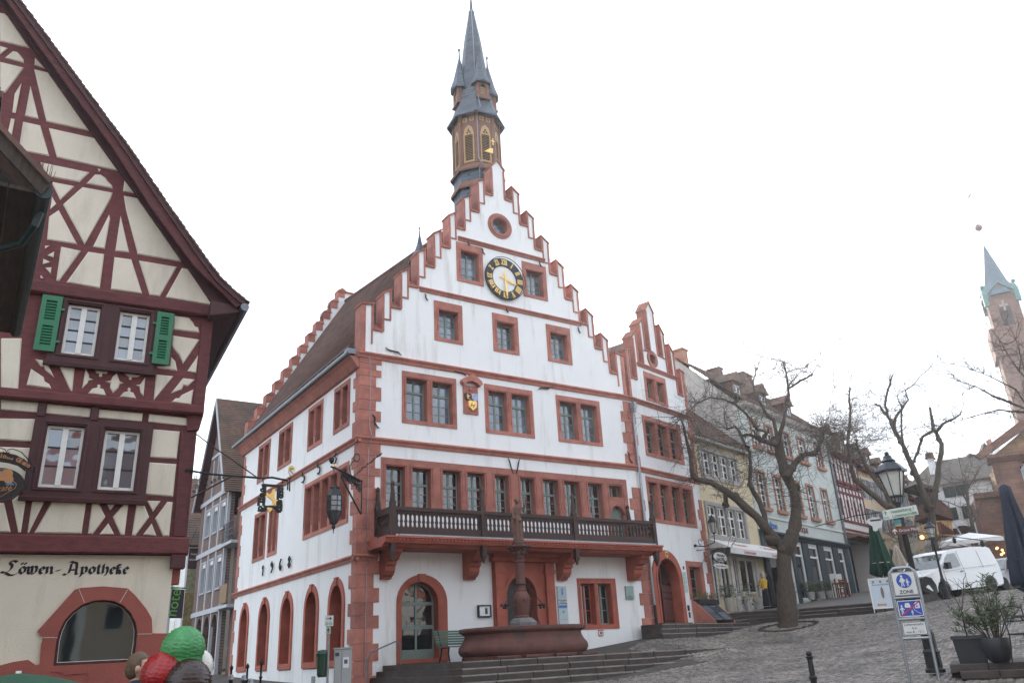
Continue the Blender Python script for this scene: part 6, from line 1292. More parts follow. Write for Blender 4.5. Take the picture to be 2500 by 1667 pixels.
for i in range(9):
    x = 0.05+i*0.61
    for z0, z1 in ((8.71, 10.4), (11.0, 12.75), (10.56, 10.85)): MB().box(x-0.06, x+0.06, -0.045, 0.02, z0, z1).build('post', RT_, FH)
for i in range(4):
    x = 0.62+i*1.22; MB().box(x+0.35, x+0.66, -0.045, 0.02, 9.5, 9.58).build('rail', RT_, FH); MB().box(x+0.35, x+0.66, -0.045, 0.02, 11.8, 11.88).build('rail', RT_, FH); b = MB(); b.box(0.35+i*1.22-0.1, 0.35+i*1.22+0.65, -0.25, -0.05, 11.0, 11.18); b.build('flower_box', RT_, FH)
MB().prism([(0.0, 7.4), (-0.9, 7.5), (-0.9, 7.62), (0.0, 7.9)], 0, 5.1, ax='x').build('pent_roof', TILE, FH); MB().box(0.3, 4.9, 1.4, 1.5, 3.9, 7.5).build('recess', mat('tavern_dark', (0.03, 0.018, 0.013), 0.8), FH)
for x in (0.9, 2.2, 3.5): MB().box(x, x+0.7, 1.36, 1.4, 4.0, 6.4).build('tavern_door', mat('tavern_wood', (0.09, 0.045, 0.02), 0.6), FH)
MB().prism([(0, 12.85), (-0.5, 12.9), (-0.5, 13.0), (0, 13.1)], -0.1, 5.2, ax='x').build('eaves', RT_, FH); courses(FH, -0.1, 5.2, 12.95, 17.0, 3.45, TILE2, -0.5, 30)
for x in (0.8, 3.2):
    d_ = MB().wall(rect(x, x+1.1, 13.3, 14.6), [rect(x+0.15, x+0.95, 13.5, 14.4)], 0.2, 1.6).build('dormer', TILE2, FH); casement(d_, x+0.15, x+0.95, 13.5, 14.4, 0.3, 2, 2, WHITEFR, GLASSC); MB().prism([(x-0.1, 14.55), (x+0.55, 15.1), (x+1.2, 14.55)], 0.05, 2.0).build('dormer_roof', TILE2, d_)
# --- further houses up the street
PEACH = mat('peach_plaster', (0.62, 0.47, 0.32), 0.9, 0.05, 2); CRM2 = mat('pale_cream_plaster', (0.66, 0.58, 0.44), 0.9, 0.05, 2); BLUSH = mat('blue_shutter', (0.10, 0.13, 0.19), 0.6); BRS = mat('brown_shutter', (0.16, 0.05, 0.03), 0.6)
for nm, lb, s0, Wd, mt_, ze, zr, shm in (('peach_house', 'peach house with blue grey shutters up the street', 24.05, 4.6, PEACH, 12.6, 16.9, BLUSH), ('cream_house', 'cream house with dark shutters near the street lamp', 28.75, 6.0, CRM2, 12.2, 16.4, BLUSH), ('ochre_house', 'ochre house with brown shutters at the top of the street', 34.85, 7.5, PEACH, 11.6, 15.6, BRS), ('far_street_house', 'last pale house of the row where the street bends', 42.5, 8.0, CRM2, 11.8, 15.4, BRS)):
    h_ = house(nm, lb, s0); k = max(2, int(Wd/1.5)); ws = [(0.35+i*(Wd-0.4)/k, 0.35+i*(Wd-0.4)/k+0.7) for i in range(k)]
    hs_ = [rect(a, c, z, z+1.35) for a, c in ws for z in (8.5, 10.6)]+[rect(a, c+0.2, 5.0, 7.3) for a, c in ws]
    shell(h_, Wd, 7, 3.8, ze, zr, mt_, hs_, 3.45)
    for a, c in ws:
        for z in (8.5, 10.6):
            sash(h_, a, c, z, z+1.35, 2, 3, WHITEFR)
            for x0, x1 in ((a-0.34, a-0.06), (c+0.06, c+0.34)): MB().box(x0, x1, -0.06, -0.035, z, z+1.35).build('shutter', shm, h_)
        g = MB().wall(rect(a, c+0.2, 5.0, 7.3), [rect(a+0.1, c+0.1, 5.1, 7.2)], 0.0, 0.15).build('shop_window', TEAL, h_); piece('pane', a+0.1, c+0.1, 0.07, 0.08, 5.1, 7.2, GLASS, g)
    MB().box(-0.05, Wd, -0.4, 0.05, ze-0.12, ze+0.05).build('eaves', RT_, h_); courses(h_, -0.05, Wd, ze, zr+0.1, 3.45, TILE2, -0.45, 28)
    for x in (0.6, Wd-1.7):
        d_ = MB().wall(rect(x, x+1.1, ze+0.3, ze+1.6), [rect(x+0.15, x+0.95, ze+0.5, ze+1.4)], 0.2, 1.6).build('dormer', TILE2, h_); casement(d_, x+0.15, x+0.95, ze+0.5, ze+1.4, 0.3, 2, 2, WHITEFR, GLASSC); MB().prism([(x-0.1, ze+1.55), (x+0.55, ze+2.1), (x+1.2, ze+1.55)], 0.05, 2.0).build('dormer_roof', TILE2, d_)

# --- unseen houses added behind the viewer: close the square, dim lower walls, fill pane reflections
for nm, lb, x0, y0, Wd, ze, zr, mt_, rf_ in (('added_red_house', 'added red-roofed house behind the viewer, unseen except mirrored in window panes', -34, -46, 22, 9.5, 16, GREYP, TILEOR), ('added_brown_house', 'added brown-roofed house behind the viewer, unseen except mirrored in upper panes', -11, -47, 20, 10.5, 17, CRM2, TILE), ('added_long_house', 'added long low house behind the viewer, unseen except mirrored in right panes', 10, -45, 26, 8.5, 14.5, GREYP, TILEOR)):
    T = thing(nm, lb, 'house', (x0, y0, -0.3)); MB().box(0, Wd, -10, 0, 0, ze).build('wall', mt_, T); MB().prism([(0.5, ze-.2), (-5, zr), (-10.5, ze-.2)], -.3, Wd+.3, ax='x').build('roof', rf_, T)
    for i in range(int(Wd/3)):
        for z in (1.2, 4.4, 7.0): k = MB().box(1+i*3, 2.1+i*3, -.05, .03, z, z+1.5).build('window', WHITEFR, T); MB().box(1.08+i*3, 2.02+i*3, .03, .04, z+.08, z+1.42).build('pane', GLASS, k)
# ================================================================== WHITE HOUSE, ORANGE HOUSE AND CHURCH AT THE TOP OF THE SQUARE
def faced(name, label, cat, px, py, dist, turn=0.0, group=None):
    """thing whose local x axis runs across the line of sight at that place"""
    p = at(px, py, dist); d = ray(px, py); a = math.atan2(d[1], d[0])-PI/2+turn
    return thing(name, label, cat, (p[0], p[1], 0), a, group), (p[0], p[1]), math.degrees(a)
def locp(p0, ang):
    return lambda px, py, n=0.0: onplane(px, py, (p0[0]+math.sin(R(ang))*n, p0[1]-math.cos(R(ang))*n), ang)
WT, wp, wa = faced('white_shuttered_house', 'white house with dark green shutters and grey roof beyond the church', 'house', 2330, 1250, 62, -0.15)
L = locp(wp, wa); f4 = lambda x, y: L(2220+x*.1786, 1040+y*.1786)
GSH = mat('dark_green_shutter', (0.012, 0.03, 0.022), 0.6); ROOFG = mat('grey_brown_roof', (0.075, 0.064, 0.054), 0.9, 0.25, 3, 0.4, 20)
xl, zt = f4(400, 790); xr, _ = f4(800, 760); zb_ = f4(600, 1560)[1]-3
wl = [f4(580, 830)+f4(690, 940), f4(610, 1120)+f4(780, 1250)]
wl = [(min(a, c), max(a, c), min(b_, d), max(b_, d)) for a, b_, c, d in wl]
MB().wall(rect(xl-1.5, xr+1.8, zb_-3, zt), [rect(a+0.25, c-0.25, z0, z1) for a, c, z0, z1 in wl], 0, 0.3).build('wall', PLASTER, WT)
for a, c, z0, z1 in wl:
    sash(WT, a+0.25, c-0.25, z0, z1, 2, 3, WHITEFR)
    for x0, x1 in ((a-0.55, a+0.15), (c-0.15, c+0.55)): MB().box(x0, x1, -0.07, -0.035, z0-0.05, z1+0.05).build('shutter', GSH, WT)
rl = f4(250, 700); rt = f4(300, 480); rr = f4(840, 410)
zr_ = L(2320, 1120, -5)[1]; b = MB(); b.add([(xl-2.2, -0.4, zt-0.1), (xr+2.0, -0.4, zt-0.1), (xr+1.2, 5, zr_), (L(2276, 1130, -5)[0], 5, zr_)], [(0, 1, 2, 3)]); b.add([(xl-2.2, -0.4, zt-0.1), (L(2276, 1130, -5)[0], 5, zr_), (xl-2.2, 10, zt-0.1)], [(0, 1, 2)]); b.build('roof', ROOFG, WT)
MB().box(xl-1.5, xr+1.8, 0.3, 8, zb_-3, zt-0.12).build('house_core', PLASTER, WT)
c0 = f4(150, 390); c1 = f4(225, 370); c2 = f4(245, 640)
b = MB(); b.box(c0[0], c1[0], 2.0, 2.7, c2[1], c0[1]); b.build('chimney', PLASTER, WT); b = MB(); b.box(c0[0]-0.1, c1[0]+0.1, 1.9, 2.8, c0[1], c0[1]+0.12)
for i in range(3): x = c0[0]+(c1[0]-c0[0])*(i+0.5)/3; b.box(x-0.12, x+0.12, 2.1, 2.6, c0[1]+0.12, c0[1]+0.45)
b.build('chimney_pots', TILE, WT)
MB().wall([f4(620, 1470), f4(620, 1400), f4(700, 1365), f4(800, 1365), f4(890, 1400), f4(930, 1470)], [], -0.4, -0.02).build('gate_arch', mat('gate_brown', (0.06, 0.025, 0.018), 0.8), WT)
WG, wp2, wa2 = faced('white_stepped_gable_house', 'white gable wall with stepped quoins beside the church', 'house', 2410, 1180, 66, 0.35)
L2 = locp(wp2, wa2); g4 = lambda x, y: L2(2220+x*.1786, 1040+y*.1786)
MB().wall([g4(1060, 950), g4(1230, 930), g4(1220, 700), g4(1240, 280), g4(1160, 230), g4(1060, 420), g4(975, 560), g4(1000, 750)], [], 0, 0.4).build('gable_wall', PLASTER, WG)
b = MB(); p_ = g4(1110, 160); q_ = g4(1160, 240); b.box(p_[0], q_[0], 0.3, 1.0, q_[1]-0.8, p_[1]); b.build('chimney', SALM, WG)
MB().prism([g4(1000, 380), g4(850, 350), g4(840, 480), g4(780, 700), g4(980, 690), g4(1050, 420), g4(1110, 260), g4(1060, 200)], 0.5, 1.2).build('roof', ROOFG, WG)
for i in range(5): x, z = g4(975+i*20, 640+i*62); MB().box(x-0.2, x+0.35, -0.05, 0.0, z-0.5, z).build('quoin', mat('yellow_sandstone', (0.34, 0.25, 0.15), 0.85, 0.2), WG)
OH, wp3, wa3 = faced('orange_tiled_house', 'low orange plastered house with brown slats and steep tiled roof', 'house', 2290, 1300, 55, 0.5)
L3 = locp(wp3, wa3); o4 = lambda x, y: L3(2220+x*.1786, 1040+y*.1786)
OR = mat('orange_plaster', (0.62, 0.36, 0.17), 0.9, 0.08, 2)
MB().wall([o4(360, 1500), o4(610, 1490), o4(575, 1280), o4(360, 1290)], [], 0, 2).build('wall', OR, OH)
for i in range(6): a = o4(400+i*34, 1310+i*22); c = o4(425+i*30, 1475); MB().box(a[0]-0.12, a[0]+0.14, -0.06, -0.005, c[1], a[1]).build('slat', BRS, OH)
MB().prism([o4(340, 1210), o4(575, 1290), o4(540, 1140), o4(360, 1000)], -0.3, 2.5).build('roof', TILE, OH)
MB().wall([o4(400, 850), o4(510, 850), o4(510, 1000), o4(400, 1010)], [], 1.0, 3).build('upper_wall', TILE2, OH); MB().prism([o4(160, 760), o4(400, 820), o4(520, 860), o4(400, 780), o4(230, 740)], 0.8, 3).build('upper_roof', TILE2, OH)
# church
YST = brickmat('yellow_sandstone_blocks', (0.34, 0.22, 0.125), (0.27, 0.165, 0.095), (0.19, 0.13, 0.085), 1.0, 0.6, 0.3, 0.015, 0.9, 0.3); RST = brickmat('red_sandstone_blocks', (0.23, 0.13, 0.095), (0.19, 0.10, 0.072), (0.15, 0.085, 0.062), 1.0, 0.6, 0.3, 0.015, 0.9, 0.3)
CH, cp, ca = faced('church_nave', 'church gable of yellow stone with red sandstone pilasters and pediment', 'church', 2440, 1250, 56, 0.12)
L4 = locp(cp, ca); h4 = lambda x, y, n=0.0: L4(2220+x*.1786, 1040+y*.1786, n)
a = h4(1090, 400); apx = h4(1750, 60); z1 = h4(1150, 420)[1]; x0 = h4(1135, 480)[0]; zb_ = h4(1250, 1500)[1]-6
wc = h4(1600, 640); 
MB().wall([(x0, zb_), (x0+14, zb_), (x0+14, z1), (2*apx[0]-a[0], z1), (apx[0], apx[1]+0.6), (x0, z1)], [arch(wc[0]-0.75, wc[0]+0.75, wc[1]-2.2, wc[1]+0.1, wc[1]+0.9, 12)], 0, 0.6).build('gable_wall', YST, CH)
g = MB().wall(arch(wc[0]-1.0, wc[0]+1.0, wc[1]-2.4, wc[1]+0.1, wc[1]+1.15, 12), [arch(wc[0]-0.74, wc[0]+0.74, wc[1]-2.2, wc[1]+0.1, wc[1]+0.89, 12)], -0.08, 0.4).build('window', RST, CH); MB().wall(arch(wc[0]-0.74, wc[0]+0.74, wc[1]-2.2, wc[1]+0.1, wc[1]+0.89, 12), [], 0.3, 0.32).build('pane', GLASS, g)
MB().box(x0-0.1, x0+1.3, -0.15, 0.0, zb_, z1-0.3).build('pilaster', RST, CH)
mb = MB(); mb.prism([(x0-0.6, z1-0.1), (apx[0], apx[1]+0.5), (apx[0], apx[1]+1.1), (x0-0.9, z1+0.15)], -0.45, 0.0); mb.build('raking_cornice', RST, CH)
MB().prism([(0, z1-0.5), (-0.25, z1-0.35), (-0.45, z1-0.1), (-0.45, z1+0.08), (0, z1+0.1)], x0-0.3, x0+14, ax='x').build('cornice', RST, CH)
for i in range(22):
    t = i/22; MB().box(x0+0.2+i*0.4-0.1, x0+0.2+i*0.4+0.1, -0.12, 0.0, z1-0.75, z1-0.5).build('dentil', RST, CH)
MB().box(x0+0.3, x0+14, 0.6, 20, zb_, z1-0.2).build('nave_core', YST, CH)
al = h4(890, 985); ar = h4(1235, 930); MB().wall([(al[0], zb_), (ar[0]+0.2, zb_), (ar[0]+0.2, ar[1]), (al[0], al[1])], [], 0.4, 3).build('aisle_wall', RST, CH); MB().prism([(0.3, al[1]-0.1), (0.1, al[1]), (0.1, al[1]+0.3), (0.4, al[1]+0.35)], al[0], ar[0]+0.2, ax='x').build('aisle_cornice', RST, CH)
CT, tp, ta = faced('church_tower', 'tall red sandstone church tower with blue-green pointed copper spire', 'church tower', 2460, 900, 120, 0.1)
L5 = locp(tp, ta); z9 = lambda x, y: L5(2340+x*.2552, 500+y*.2552)
a = z9(262, 905); c = z9(550, 830); wd = c[0]-a[0]; zs = (a[1]+c[1])/2; x0 = a[0]; cx = x0+wd/2; low = z9(345, 1205)
COPP = mat('blue_green_copper', (0.075, 0.12, 0.15), 0.5, 0.15, 2); VERD = mat('verdigris', (0.10, 0.22, 0.20), 0.6, 0.15, 3)
MB().box(x0, x0+wd, 0, wd, low[1], zs).build('upper_shaft', RST, CT); MB().box(x0-0.4, x0+wd+0.4, -0.4, wd+0.4, -2, low[1]).build('lower_shaft', RST, CT); MB().box(x0-0.8, x0+wd+0.8, -0.8, wd+0.8, low[1]-0.6-3.2, low[1]+0.1).build('gallery', RST, CT)
tipz = z9(232, 345)[1]; gp = z9(370, 750)[1]
MB().lathe([(wd*0.68, zs+0.2), (wd*0.40, zs+(tipz-zs)*0.3), (0.05, tipz)], (cx, wd/2, 0), 8, a0=PI/8).build('spire', COPP, CT)
for k in range(4):
    b = MB(); b.prism([(-wd/2-0.1, zs-0.3), (wd/2+0.1, zs-0.3), (wd/2+0.1, zs+0.05), (0, gp), (-wd/2-0.1, zs+0.05)], -wd/2-0.03, -wd/2+0.4); o = b.build('spire_gable', RST, CT, loc=(cx, wd/2, 0)); o.rotation_euler = (0, 0, PI/2*k)
    b = MB(); b.prism([(-wd/2-0.25, zs+0.0), (-wd/2-0.25, zs+0.25), (0, gp+0.35), (wd/2+0.25, zs+0.25), (wd/2+0.25, zs+0.0), (0, gp+0.05)], -wd/2-0.2, -wd/2+0.5); o = b.build('gable_coping', VERD, CT, loc=(cx, wd/2, 0)); o.rotation_euler = (0, 0, PI/2*k)
    sx, sy = ((-1, -1), (1, -1), (1, 1), (-1, 1))[k]; b = MB(); px_, py_ = cx+sx*(wd/2+0.05), wd/2+sy*(wd/2+0.05); b.box(px_-0.3, px_+0.3, py_-0.3, py_+0.3, zs-1.2, zs+0.6); b.lathe([(0.4, zs+0.6), (0.08, zs+1.4)], (px_, py_, 0), 4, a0=PI/4); b.ball((px_, py_, zs+1.7), 0.28, 8); b.build('corner_pinnacle', VERD, CT)
b = MB(); b.tube([(cx, wd/2, tipz-0.3), (cx, wd/2, tipz+2.8)], 0.07, 6); b.ball((cx, wd/2, tipz+2.9), 0.5, 10); b.tube([(cx, wd/2, tipz+3.2), (cx, wd/2, tipz+8.0)], 0.035, 5); b.prism([(cx-0.5, tipz+7.6), (cx+0.3, tipz+8.2), (cx+0.2, tipz+8.5), (cx-0.2, tipz+8.0)], wd/2-0.05, wd/2+0.05); b.build('spire_finial', mat('old_copper', (0.20, 0.12, 0.09), 0.5), CT)
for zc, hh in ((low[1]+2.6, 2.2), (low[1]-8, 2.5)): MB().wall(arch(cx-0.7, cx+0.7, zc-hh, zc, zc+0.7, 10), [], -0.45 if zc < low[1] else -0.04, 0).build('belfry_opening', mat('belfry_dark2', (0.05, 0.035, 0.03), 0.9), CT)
mb = MB(); mb.box(cx-0.15, cx+0.15, -0.06, 0, zs-2.2, zs-0.7); mb.box(cx-0.5, cx+0.5, -0.06, 0, zs-1.6, zs-1.25); mb.build('stone_cross', mat('pale_stone', (0.35, 0.28, 0.24), 0.9), CT)

# ================================================================== BARE TREES
BARK = mat('brown_bark', (0.08, 0.06, 0.044), 0.9, 0.45, 6, 1.0, 10, stretch=(3, 3, 0.7), dirt=((0.045, 0.05, 0.025), 2.0, 0.55)); TWIG = mat('grey_brown_twig', (0.085, 0.063, 0.047), 0.9, 0.25, 8)
def tree(name, label, dist, base, limbs, ntw, tl, seed, clumps=(), rs=1.0):
    rnd = random.Random(seed); bp_ = at(*base, dist); T = thing(name, label, 'tree', (bp_[0], bp_[1], bp_[2]-0.1), 0, 'bare trees on the square'); B0 = Vector((bp_[0], bp_[1], bp_[2]-0.1))
    vd = Vector((_fw0[0], _fw0[1], 0)); trunk = MB(); paths = []
    for li, (pts, r0, r1, dep) in enumerate(limbs):
        n = len(pts); P = []
        for i, p in enumerate(pts):
            t = i/(n-1); q = Vector(at(p[0], p[1], dist+dep*t+(rnd.uniform(-0.12, 0.12) if 0 < i and li else 0)))-B0; P.append(q)
        # smooth by subdivision
        Q = []
        for i in range(n-1):
            Q.append(P[i]); Q.append((P[i]+P[i+1])/2+Vector((rnd.uniform(-1, 1), rnd.uniform(-1, 1), rnd.uniform(-1, 1)))*0.03)
        Q.append(P[-1]); m_ = len(Q); rad = [r0+(r1-r0)*(i/(m_-1))**0.8 for i in range(m_)]
        rad = [r_*0.76*rnd.uniform(0.88, 1.15) for r_ in rad]
        trunk.tube(Q, rad, 9 if r0 > 0.15 else 6); paths.append((Q, rad))
        if li:                                          # pruning knuckles
            for i in [m_-1]+[rnd.randrange(m_) for _ in range(m_//4)]: trunk.ball(Q[i]+Vector((rnd.gauss(0, .4), rnd.gauss(0, .4), rnd.gauss(0, .4)))*rad[i], rad[i]*rnd.uniform(1.0, 1.5), 7)
    smooth(trunk.build('trunk', BARK, T), 60)
    tw = MB()
    def twig(p, d, L, r, lev):
        k = 4 if lev < 2 else 3; pts = [p]; q = p.copy(); dd = d.copy()
        for i in range(k):
            dd = (dd+Vector((rnd.gauss(0, .22), rnd.gauss(0, .22), rnd.gauss(0.06, .2)))).normalized(); q = q+dd*L/k; pts.append(q.copy())
        tw.tube(pts, [r*(1-0.7*i/k) for i in range(k+1)], 3, cap=False)
        if lev < 3:
            for _ in range(3 if lev else 4):
                j = rnd.randint(1, k); nd = (dd+Vector((rnd.gauss(0, .8), rnd.gauss(0, .8), rnd.gauss(0.1, .6)))).normalized(); twig(pts[j], nd, L*rnd.uniform(.4, .7), r*0.6, lev+1)
    for Q, rad in paths:
        Ls = sum((Q[i+1]-Q[i]).length for i in range(len(Q)-1))
        if rad[-1] > 0.2: continue
        for _ in range(int(1.5*ntw*Ls)):
            i = rnd.randint(len(Q)//3, len(Q)-1)
            d = Vector((rnd.gauss(0, 1), rnd.gauss(0, 1), rnd.gauss(0.25, .8))).normalized(); twig(Q[i], d, tl*rnd.uniform(.4, 1.1), 0.016*rs, 1)
        d = (Q[-1]-Q[-2]).normalized(); twig(Q[-1], d, tl*1.3, 0.02*rs, 0)
    for (cp_, r_, n_) in clumps:
        c = Vector(at(cp_[0], cp_[1], dist))-B0
        for _ in range(n_):
            p = c+Vector((rnd.gauss(0, r_), rnd.gauss(0, r_), rnd.gauss(0, r_*0.6))); twig(p, Vector((rnd.gauss(0.3, 1), rnd.gauss(-0.3, 1), rnd.gauss(-0.1, .6))).normalized(), tl*0.9, 0.012*rs, 1)
    tw.build('crown', TWIG, T); return T
tree('bare_tree', 'large pollarded bare tree with forked trunk standing before the mint house', 36, (1925, 1530), [
 ([(1926, 1535), (1925, 1515), (1922, 1480), (1918, 1430), (1914, 1380), (1913, 1346)], 0.62, 0.36, 0),
 ([(1913, 1350), (1900, 1325), (1886, 1307), (1847, 1260), (1800, 1218), (1772, 1198), (1737, 1178), (1699, 1169), (1690, 1160), (1688, 1137), (1681, 1093), (1675, 1069), (1669, 1040), (1662, 1016), (1640, 1019)], 0.30, 0.04, -1.5),
 ([(1775, 1200), (1771, 1214), (1772, 1230)], 0.16, 0.13, 0),
 ([(1870, 1285), (1866, 1254), (1857, 1231), (1842, 1204), (1831, 1184), (1832, 1160), (1832, 1128), (1831, 1105), (1819, 1084), (1807, 1055), (1793, 1040), (1775, 1046)], 0.18, 0.05, 1.5),
 ([(1914, 1355), (1932, 1315), (1942, 1280), (1944, 1240), (1935, 1190), (1915, 1150), (1905, 1110), (1901, 1080)], 0.36, 0.25, 0.3),
 ([(1901, 1086), (1880, 1081), (1857, 1075), (1845, 1066), (1822, 1060), (1807, 1063)], 0.2, 0.05, 0.5),
 ([(1860, 1076), (1872, 1055), (1851, 1049), (1831, 1022), (1813, 1002), (1792, 984), (1766, 974), (1734, 970), (1700, 985), (1675, 1011)], 0.12, 0.03, -1.0),
 ([(1899, 1080), (1895, 1055), (1889, 1025), (1872, 1011), (1863, 996), (1851, 975), (1842, 958), (1839, 929), (1845, 905), (1852, 892)], 0.14, 0.025, 0.8),
 ([(1902, 1075), (1910, 1040), (1916, 1011), (1925, 967), (1923, 937), (1919, 908), (1911, 882), (1884, 876)], 0.14, 0.025, -0.5), ([(1923, 950), (1954, 929), (1982, 914)], 0.07, 0.05, 0), ([(1923, 945), (1942, 922), (1966, 895)], 0.05, 0.02, 0.4),
 ([(1919, 1165), (1933, 1143), (1951, 1119), (1969, 1107), (1989, 1107), (2004, 1081), (2010, 1060), (2016, 1037)], 0.22, 0.07, 0.6)], 5.0, 1.5, 21, [((1750, 1010), 1.1, 30), ((1770, 1120), 0.8, 20), ((1710, 1060), 1.0, 26), ((2040, 1050), 0.8, 70), ((2010, 1040), 0.5, 25), ((1880, 1150), 0.9, 16)])
tree('bare_tree', 'leaning bare tree with two crooked limbs behind the white van', 46, (2291, 1432), [
 ([(2291, 1440), (2288, 1390), (2285, 1348), (2279, 1300), (2273, 1240)], 0.27, 0.2, 0),
 ([(2274, 1245), (2264, 1228), (2249, 1193), (2238, 1163), (2223, 1128), (2211, 1102), (2200, 1078), (2188, 1058), (2176, 1034), (2167, 1017), (2161, 990), (2164, 967), (2173, 937), (2180, 915)], 0.26, 0.05, -0.6),
 ([(2184, 1050), (2184, 1030), (2191, 1011), (2202, 999), (2211, 984), (2218, 977), (2211, 952), (2229, 940), (2249, 917)], 0.13, 0.02, 0.4), ([(2206, 1095), (2202, 1069), (2201, 1025), (2202, 996), (2195, 980)], 0.10, 0.05, 0.3), ([(2163, 1012), (2152, 998), (2148, 990), (2138, 986)], 0.1, 0.06, 0),
 ([(2276, 1240), (2282, 1210), (2289, 1172), (2293, 1128), (2299, 1084), (2290, 1066), (2279, 1049), (2276, 1025), (2271, 996)], 0.22, 0.08, 0.6), ([(2284, 1056), (2302, 1034), (2323, 1025), (2340, 1014), (2346, 1006)], 0.11, 0.04, 0), ([(2277, 1052), (2252, 1066), (2246, 1084), (2241, 1105), (2232, 1125)], 0.1, 0.08, 0)], 3.5, 1.4, 5)
tree('bare_tree', 'bare tree with two long limbs reaching left over the street', 44, (2218, 1440), [
 ([(2220, 1445), (2212, 1390), (2203, 1320), (2193, 1270), (2182, 1240)], 0.3, 0.22, 0),
 ([(2184, 1246), (2158, 1231), (2117, 1196), (2088, 1172), (2078, 1149), (2075, 1128), (2070, 1069), (2076, 1008), (2073, 978), (2075, 949)], 0.24, 0.05, -0.8), ([(2181, 1242), (2164, 1201), (2138, 1172), (2117, 1143), (2103, 1113), (2091, 1078)], 0.22, 0.08, 0.8)], 5, 1.4, 9, [((2065, 1055), .9, 75), ((2100, 1075), 0.8, 60), ((2035, 1080), 0.7, 50)])
tree('bare_tree', 'bare tree whose fine branches reach in from the right edge before the church', 34, (2620, 1480), [
 ([(2620, 1490), (2600, 1300), (2570, 1120), (2545, 1030)], 0.3, 0.2, 0), ([(2550, 1040), (2500, 996), (2425, 967), (2381, 943), (2346, 931)], 0.08, 0.012, 0), ([(2545, 1030), (2500, 1005), (2440, 1000), (2370, 1018), (2330, 1030)], 0.07, 0.012, 0.5), ([(2545, 1030), (2510, 930), (2470, 880), (2440, 830)], 0.08, 0.012, 0.3), ([(2550, 1050), (2480, 950), (2420, 920), (2380, 905)], 0.06, 0.012, -0.5), ([(2560, 1060), (2500, 900), (2480, 830)], 0.06, 0.012, 0.5)], 3.0, 1.1, 31)
tree('bare_tree', 'slim dark young tree in front of the white shuttered house', 54, (2392, 1400), [
 ([(2393, 1410), (2381, 1308), (2372, 1272), (2363, 1227), (2361, 1201), (2363, 1180)], 0.16, 0.09, 0), ([(2364, 1230), (2345, 1200), (2330, 1180), (2308, 1168)], 0.07, 0.02, 0), ([(2362, 1195), (2380, 1165), (2392, 1140), (2410, 1125)], 0.07, 0.02, 0), ([(2370, 1265), (2350, 1240), (2315, 1225), (2300, 1222)], 0.06, 0.02, 0), ([(2372, 1290), (2385, 1250), (2400, 1220)], 0.05, 0.02, 0), ([(2363, 1190), (2350, 1170), (2345, 1140)], 0.05, 0.015, 0)], 3.0, 1.3, 12)
# ================================================================== FOUNTAIN
FO = thing('market_fountain', 'dark red sandstone fountain with lobed basin and carved column before the portal', 'fountain', (4.5, -2.75, ZT))
zf = lambda z: z-ZT
plan = []
for i in range(48):
    t = 2*PI*i/48; c, s = math.cos(t), math.sin(t); e_ = (abs(c)**3+abs(s)**3)**(-1/3); lob = 1+0.05*abs(math.cos(4*t)); plan.append((1.92*c*e_*lob, 1.18*s*e_*lob))
def loft(prof, mt, name, par):
    b = MB(); n = len(plan); vs = []; fs = []
    for sc_, z in prof: vs += [(x*sc_, y*sc_, zf(z)) for x, y in plan]
    for k in range(len(prof)-1):
        for j in range(n): fs.append((k*n+j, k*n+(j+1) % n, (k+1)*n+(j+1) % n, (k+1)*n+j))
    fs.append(tuple(range((len(prof)-1)*n, len(prof)*n))); b.add(vs, fs); return smooth(b.build(name, mt, par), 35)
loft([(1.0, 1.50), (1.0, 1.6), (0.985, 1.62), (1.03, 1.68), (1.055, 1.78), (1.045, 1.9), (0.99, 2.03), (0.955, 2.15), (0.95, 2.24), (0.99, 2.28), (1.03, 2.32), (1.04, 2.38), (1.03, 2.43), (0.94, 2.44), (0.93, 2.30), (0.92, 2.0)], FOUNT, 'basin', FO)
for sx in (-1.55, -0.55, 0.55, 1.55): MB().bbox(sx-0.3, sx+0.3, -1.36, -1.1, 0.0, 0.09, 0.02).build('basin_foot', FOUNT, FO)
loft([(0.9, 2.28), (0.9, 2.3)], glassmat('water', (0.02, 0.03, 0.03), 0.05), 'water', FO)
GRST = mat('grey_pedestal', (0.14, 0.13, 0.13), 0.8, 0.3, 6, 0.4)
b = MB(); b.lathe([(0.52, zf(1.9)), (0.52, zf(2.56)), (0.46, zf(2.62)), (0.34, zf(2.7))], n=8); b.build('pedestal', GRST, FO)
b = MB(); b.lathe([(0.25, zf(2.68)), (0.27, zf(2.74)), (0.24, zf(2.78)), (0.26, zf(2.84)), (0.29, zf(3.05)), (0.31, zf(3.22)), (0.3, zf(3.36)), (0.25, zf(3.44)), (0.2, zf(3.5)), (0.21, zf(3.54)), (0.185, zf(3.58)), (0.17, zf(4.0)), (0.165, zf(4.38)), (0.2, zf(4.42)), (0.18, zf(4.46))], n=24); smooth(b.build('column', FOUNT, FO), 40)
b = MB(); b.lathe([(0.18, zf(4.45)), (0.2, zf(4.6)), (0.3, zf(4.8)), (0.34, zf(4.84))], n=16)
for i in range(8):
    a = PI/4*i; b.ball((0.24*math.cos(a), 0.24*math.sin(a), zf(4.68)), 0.075, 8); b.ball((0.31*math.cos(a), 0.31*math.sin(a), zf(4.8)), 0.05, 6)
smooth(b.build('capital', FOUNT, FO), 50)
b = MB(); b.lathe([(0.42, zf(4.84)), (0.5, zf(4.87)), (0.5, zf(4.91)), (0.36, zf(4.94))], n=8, a0=PI/8); b.lathe([(0.24, zf(4.93)), (0.24, zf(5.02)), (0.2, zf(5.07))], n=12); b.build('abacus', FOUNT, FO)
